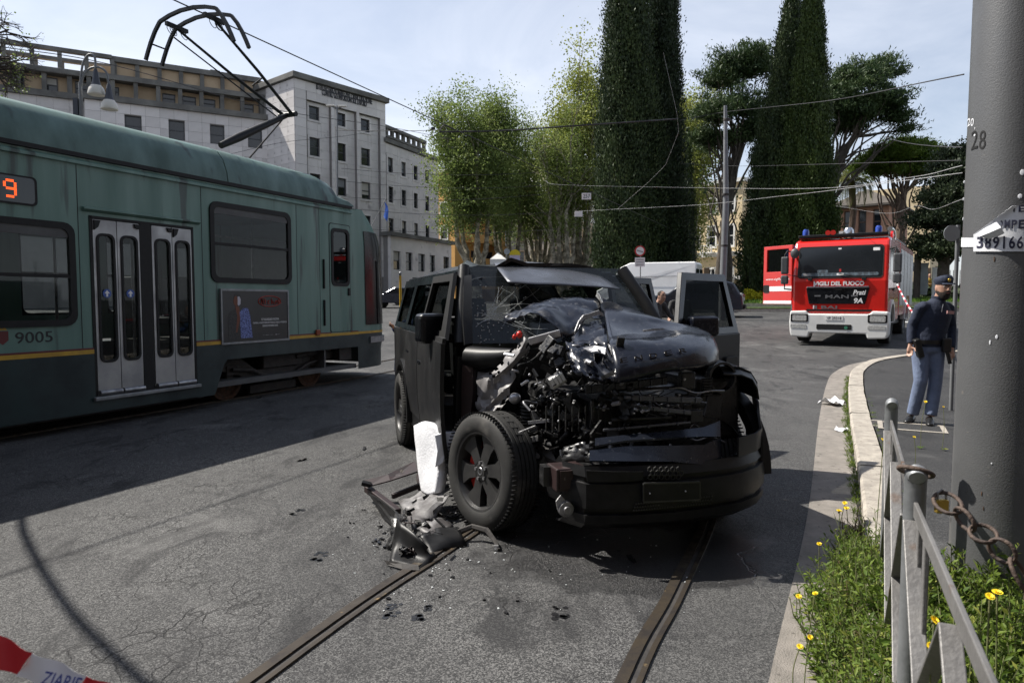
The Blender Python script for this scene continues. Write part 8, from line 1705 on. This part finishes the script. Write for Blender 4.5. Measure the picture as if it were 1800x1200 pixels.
for i, (a, b) in enumerate(zip(cp, cp[1:])):
    m_ = (a+b)/2; d = (b-a).normalized(); M = d.to_track_quat('X', 'Z').to_matrix().to_4x4(); inst('chain_link', lk, chn, T(*m_) @ M @ RX(math.pi/2*(i % 2)+.35) @ S3((b-a).length/.088*1.12, 1.15, 1.15))
pd = at(1655, 888, 1.93)-o_; pk = MB().box((-.018, -.009, -.022), (.018, .009, .018), T(*pd)).build('padlock', 'gold', chn, bevel=.005); MB().tube([pd+Vector((-.012, 0, .016)), pd+Vector((-.012, 0, .036)), pd+Vector((0, 0, .046)), pd+Vector((.012, 0, .036)), pd+Vector((.012, 0, .016))], .003, 6).build('shackle', 'steel', pk, smooth=50)
# ---- weeds
leafmat('weed_leaf', (.06, .11, .015), (.15, .21, .03), (.30, .32, .07), tr=.4)
leafmat('weed_dry', (.16, .12, .06), (.30, .24, .13), tr=.3)
pbr('stalk', (.10, .14, .04), (.16, .15, .07), rough=.8, scale=20); pbr('petal', (.8, .58, .01), (.85, .66, .02), rough=.6, scale=30)
def leaves(name, C, Dr, L_, wd, mat, parent=None):
    "pointed folded leaves: base points, directions, lengths"
    n = len(C); C = np.asarray(C); Dr = np.asarray(Dr); Dr = Dr/np.linalg.norm(Dr, axis=1)[:, None]; up = np.tile([0, 0, 1.0], (n, 1)); sd = np.cross(Dr, up+RNG.normal(size=(n, 3))*.4); sd /= np.maximum(1e-6, np.linalg.norm(sd, axis=1))[:, None]; nm = np.cross(sd, Dr)
    l = L_[:, None]; w_ = (L_*wd)[:, None]
    V = np.stack([C, C+Dr*l*.45+sd*w_-nm*l*.02, C+Dr*l-nm*l*.12-np.array([0, 0, .15])*l, C+Dr*l*.45-sd*w_-nm*l*.02, C+Dr*l*.45-nm*l*.06], 1).reshape(-1, 3)
    b = np.arange(n)[:, None]*5; Fc = np.concatenate([np.concatenate([b, b+1, b+4], 1), np.concatenate([b+1, b+2, b+4], 1), np.concatenate([b+2, b+3, b+4], 1), np.concatenate([b+3, b, b+4], 1)], 0)
    me = bpy.data.meshes.new(name); me.from_pydata(V.tolist(), [], Fc.tolist()); me.materials.append(M_[mat]); r = np.tile(RNG.random(n), 4).astype(np.float32); a = me.attributes.new('rnd', 'FLOAT', 'FACE'); a.data.foreach_set('value', r); me.update(); return link(name, me, parent)
def weed_bed(pts, n_st, hmin, hmax, per, L0):
    C, Dn, Ls = [], [], []; m = MB()
    for k in range(n_st):
        c, rad = pts[RNG.integers(0, len(pts))]; a = RNG.uniform(0, 2*math.pi); r = rad*math.sqrt(RNG.random()); b = Vector((c[0]+r*math.cos(a), c[1]+r*math.sin(a), c[2])); h = RNG.uniform(hmin, hmax)*(1-.5*r/rad); ln = Vector((RNG.normal()*.35, RNG.normal()*.35, 1)).normalized()
        top = b+ln*h; m.tube([b, b+ln*h*.5+Vector((RNG.normal()*.01, RNG.normal()*.01, 0)), top], [.003, .0025, .0015], 4)
        for q in range(per):
            f = .15+.85*q/per+RNG.uniform(0, .05); az = q*2.4+a; p = b.lerp(top, min(1, f)); C.append(p); Dn.append((math.cos(az), math.sin(az), RNG.uniform(.2, 1.0)+(f > .8)*.8)); Ls.append(L0*RNG.uniform(.6, 1.3)*(1-.35*f))
    return m, np.array([list(c) for c in C]), np.array(Dn), np.array(Ls)
gl_ = lambda t, o, z: (lambda a, b: [a.lerp(b, 0).x, a.lerp(b, 0).y, z])(offset_line(gut, o)[t], offset_line(gut, o)[t])
def along(y, o): 
    g = min(range(len(gut)-1), key=lambda i: abs(gut[i].y-y)); a = gut[g]; b = gut[g+1]; f = (y-a.y)/(b.y-a.y); p = a.lerp(b, f); d = (b-a).normalized(); return (p.x+d.y*o, p.y-d.x*o, 0.0)
beds = [(along(y, .40+.05*math.sin(y*3)), r*1.12) for y, r in ((1.5, .22), (1.9, .25), (2.3, .24), (2.6, .24), (2.95, .26), (3.25, .27), (3.5, .24), (3.75, .16), (3.95, .12))]
m, C, Dn, Ls = weed_bed(beds, 1500, .10, .46, 15, .056); wd = leaves('kerb_weeds', C, Dn, Ls, .13, 'weed_leaf'); tag(wd, 'dense green weeds sprouting from the gutter at the near railing', 'weeds', kind='stuff'); tag(m.build('weed_stalks', 'stalk', wd), kind='stuff')
beds = [((1.19+.5*(y-1.985)*(1 if y > 1.985 else .62)+o, y, .105), .20) for y in (1.35, 1.6, 1.85, 2.1, 2.35, 2.6, 2.85, 3.1) for o in (.14, .30, .46)]
m, C, Dn, Ls = weed_bed(beds, 1700, .14, .44, 15, .066); wd = leaves('pavement_weeds', C, Dn, Ls, .16, 'weed_leaf'); tag(wd, 'thick green weeds growing round the foot of the big pole', 'weeds', kind='stuff'); tag(m.build('weed_stalks', 'stalk', wd), kind='stuff')
beds = [(along(y, .335), .05) for y in np.arange(4.2, 13.2, .22)]
m, C, Dn, Ls = weed_bed(beds, 420, .03, .11, 7, .05); C[:, 2] += [gz(c[0], c[1]) for c in C]; wd = leaves('gutter_grass', C, Dn*np.array([.5, .5, 1.4]), Ls*1.3, .06, 'weed_leaf'); tag(wd, 'thin grass line growing between gutter and kerb stones', 'grass', kind='stuff')
m, C, Dn, Ls = weed_bed([(along(y, .34), .12) for y in (1.8, 2.2, 2.6, 3.0, 3.4, 3.8, 4.1, 4.5)], 330, .06, .30, 9, .05); wd = leaves('dry_weeds', C, Dn, Ls, .07, 'weed_dry'); tag(wd, 'dry brown stems tangled among the gutter weeds', 'weeds', kind='stuff'); tag(m.build('weed_stalks', 'weed_dry', wd), kind='stuff')
m, C, Dn, Ls = weed_bed([(along(y, .62), .05) for y in np.arange(4.5, 12, .3)], 120, .02, .06, 5, .035); C[:, 2] += .112; wd = leaves('kerb_moss', C, Dn, Ls, .09, 'weed_leaf'); tag(wd, 'sparse grass tufts between kerb stones and pavement', 'grass', kind='stuff')
# ---- dandelion-like flowers, each its own plant
fm = MB()
for ring, (n_, r_, el_) in enumerate(((16, .017, .25), (13, .013, .6), (8, .008, 1.0))):
    for k in range(n_):
        a = 2*math.pi*k/n_+ring*.2; d = Vector((math.cos(a)*math.cos(el_), math.sin(a)*math.cos(el_), math.sin(el_))); s = Vector((-math.sin(a), math.cos(a), 0))*.0026; fm.add([d*.002-s*.5, d*.002+s*.5, d*r_+s, d*r_*1.08, d*r_-s], [(0, 1, 2, 3, 4)])
fme = fm.mesh('blossom', 'petal'); cup = MB().lathe([(.002, -.014), (.006, -.010), (.007, -.002), (.004, .0)], 10).mesh('calyx', 'stalk', 50)
fl = [((1404, 1048), 2.95, 'leftmost yellow flower on the pale gutter'), ((1433, 1043), 2.95, 'yellow flower right beside the leftmost one on the gutter'), ((1424, 1120), 2.62, 'yellow flower just left of the paper scrap'), ((1406, 1136), 2.62, 'small yellow flower below left of the paper scrap'), ((1485, 884), 4.0, 'yellow flower high on the thin stems in the gutter'), ((1475, 898), 4.0, 'lower yellow flower on the thin gutter stems'), ((1488, 893), 3.98, 'middle yellow flower of the thin gutter stems'), ((1440, 956), 3.55, 'yellow flower at the left end of the gutter weeds'), ((1607, 768), 5.6, 'yellow flower standing alone right of the far railing post'), ((1553, 773), 3.5, 'yellow flower at the top of the far railing post'), ((1740, 1048), 1.5, 'large yellow flower in the corner right of the near railing'), ((1753, 1041), 1.6, 'yellow flower just right of the large corner flower'), ((1642, 1090), 1.55, 'blurred yellow flower left of the near railing bars'), ((1637, 1136), 1.5, 'big yellow flower low in front of the near railing'), ((1627, 706), 6.6, 'yellow flower left in front of the officer shoes'), ((1658, 715), 6.6, 'yellow flower right in front of the officer shoes')]
for i, ((px, py), D, lb) in enumerate(fl):
    p = at(px, py, D); zb = .112 if p.x > along(max(.2, D), .6)[0] else 0; gb = Vector((p.x+RNG.uniform(-.03, .06), p.y+RNG.uniform(-.02, .05), zb)); f = thing('yellow_flower', lb, 'flower', gb, 0, 'yellow flowers by the kerb'); e = p-gb
    MB().tube(smooth_line([(0, 0, 0), e*.5+Vector((RNG.uniform(-.02, .02), 0, .01)), e], 5), .0022, 5).build('stem', 'stalk', f, smooth=50)
    M = T(*e) @ RX(RNG.uniform(.1, .6)) @ RY(RNG.uniform(-.4, .3)); sc_ = RNG.uniform(.6, 1.0)*(.75 if D < 2 else 1); inst('blossom', fme, f, M @ S3(sc_, sc_, sc_*RNG.uniform(.8, 1.5))); inst('calyx', cup, f, M @ S3(sc_, sc_, sc_))
    k = 5; Cb = np.tile([0, 0, .01], (k, 1)).astype(float); ang = RNG.uniform(0, 6.28, k); leaves('leaf', Cb, np.stack([np.cos(ang), np.sin(ang), np.full(k, .5)], 1), RNG.uniform(.05, .09, k), .12, 'weed_leaf', f)
# ---- litter
rn = random.Random(4)
def crumple(name, label, px, py, w_, d_, lift, mat, rz, cat='litter'):
    p = gr(px, py); t = thing(name, label, cat, (p.x, p.y, gz(p.x, p.y)+.008), rz, 'litter by the kerb'); G = [[((i/6-.5)*w_+rn.uniform(-.006, .006), (j/4-.5)*d_+rn.uniform(-.006, .006), lift*abs(rn.gauss(.3, .35))+.002) for i in range(7)] for j in range(5)]
    MB().sheet(G, .0012).build('sheet', mat, t, smooth=15); return t
sc = crumple('paper_scrap', 'crumpled printed paper lying in the weeds at the bottom right', 1472, 1130, .20, .10, .03, 'paper', .9)
for k in range(4): MB().box((-.06, -.03+k*.018, .030), (.05, -.026+k*.018, .0308)).build('print_line', 'ink', sc)
pbr('clear_plastic', (.6, .62, .65), (.8, .8, .82), rough=.25, scale=20, spec=.8)
crumple('plastic_wrapper', 'clear crumpled plastic wrapper on the gutter near the kerb bend', 1462, 714, .26, .30, .12, 'clear_plastic', .4); crumple('plastic_wrapper', 'small white plastic scrap beside the kerb stones', 1481, 760, .12, .16, .05, 'clear_plastic', 1.0)
# ---- drain covers set in the pavement
def cover(label, px, py, w_, d_, mat, rz=-.48):
    p = gr(px, py, .112); t = thing('drain_cover', label, 'drain cover', (p.x, p.y, .112+gz(p.x, p.y)+.002), rz, 'covers in the pavement'); m = MB(); m.ring([(-w_, -d_), (w_, -d_), (w_, d_), (-w_, d_)], [(-w_+.05, -d_+.05), (w_-.05, -d_+.05), (w_-.05, d_-.05), (-w_+.05, d_-.05)], FZ, 0, .006); m.build('frame', 'travertine', t); MB().box((-w_+.05, -d_+.05, 0), (w_-.05, d_-.05, .004)).build('lid', mat, t)
cover('square inspection cover framed in pale stone at the officer feet', 1602, 752, .34, .26, 'asphalt_path')
cover('dark iron drain cover set among the kerb stones', 1524, 744, .16, .22, 'dirty_iron')
# ---- barrier tapes
pbr('tape_white', (.75, .76, .78), rough=.35); pbr('tape_red', (.5, .02, .03), rough=.35); pbr('tape_ink', (.03, .05, .25), rough=.5)
tp0, tp1, tp2 = at(-170, 1070, .92), at(75, 1180, .95), at(330, 1282, 1.0); tp = thing('barrier_tape', 'red and white striped barrier tape sagging at the bottom left corner', 'barrier tape', tp1, 0, 'red and white barrier tapes')
ln = [p-tp1 for p in smooth_line([at(-400, 990, .90), tp0, tp1, tp2, at(560, 1370, 1.05)], 24)]; wv = Vector((-.005, .020, .024)); m = {0: MB(), 1: MB()}
N = len(ln); seg = 9
for s0 in range(0, N-1, seg):
    L_ = ln[s0:min(N, s0+seg+1)]
    sl = Vector((.018, 0, 0)); G = [[p-wv*.5*1+sl*(k/4-.5)+wv*(k/4)+Vector((0, .004*math.sin(i*.9+k), 0)) for k in range(5)] for i, p in enumerate(L_)]
    MB().sheet(G, .0004).build('stripe', 'tape_white' if (s0//seg) % 2 else 'tape_red', tp, smooth=50)
c = at(108, 1197, .947)-tp1; d = (ln[62]-ln[58]).normalized(); up = wv.normalized(); n = d.cross(up).normalized()
M = Matrix(((d.x, up.x, n.x, c.x), (d.y, up.y, n.y, c.y), (d.z, up.z, n.z, c.z), (0, 0, 0, 1))) @ T(0, 0, .003); text('ZIARIE', .050, .017, 'tape_ink', tp, M, .0005, bold=.01)
a = KT.w(.03, HW+.2, 1.62); bq = at(1640, 590, 11); t2 = thing('barrier_tape', 'twisted red and white tape strung from the fire engine mirror towards the officer', 'barrier tape', a, 0, 'red and white barrier tapes')
for i in range(22): p, q_ = (bq-a)*(i/22), (bq-a)*((i+1)/22); MB().bar(p-Vector((0, 0, .12*math.sin(math.pi*i/22))), q_-Vector((0, 0, .12*math.sin(math.pi*(i+1)/22))), .03, .012 if i % 3 else .03).build('twist', 'tape_red' if i % 2 else 'tape_white', t2)
# ---- wet footprints and road paint
fp = MB(); pbr('wet', (.012, .012, .013), rough=.35)
rn = random.Random(6)
for px, py in ((560, 978), (522, 900), (690, 1072), (741, 1076), (985, 1074)):
    c = gr(px, py, .003)
    for dy, n_ in ((-.05, 9), (.05, 6)):
        for k in range(n_): fp.lathe([(0, .003), (rn.uniform(.008, .02), .003)], 8, T(c.x+rn.uniform(-.035, .035), c.y+dy+rn.uniform(-.03, .03), 0))
tag(fp.build('wet_footprints', 'wet'), 'scattered wet shoe prints on the dry asphalt', 'footprints', kind='stuff')
pbr('road_paint', (.6, .6, .58), (.35, .35, .34), rough=.7, scale=4, lo=.4, hi=.7)
for i, (px, D, w_) in enumerate(((1622, 27, 1.6), (1645, 31, 1.6), (1632, 36, 2.2))):
    x = dep(px, D); z = gz(x, D)+.006; o = MB().sheet([[(x-w_/2+k*w_/3, D-.3+j*.6, gz(x-w_/2+k*w_/3, D-.3+j*.6)+.006) for k in range(4)] for j in range(2)]).build('road_marking', 'road_paint'); tag(o, kind='structure')
flush_texts()
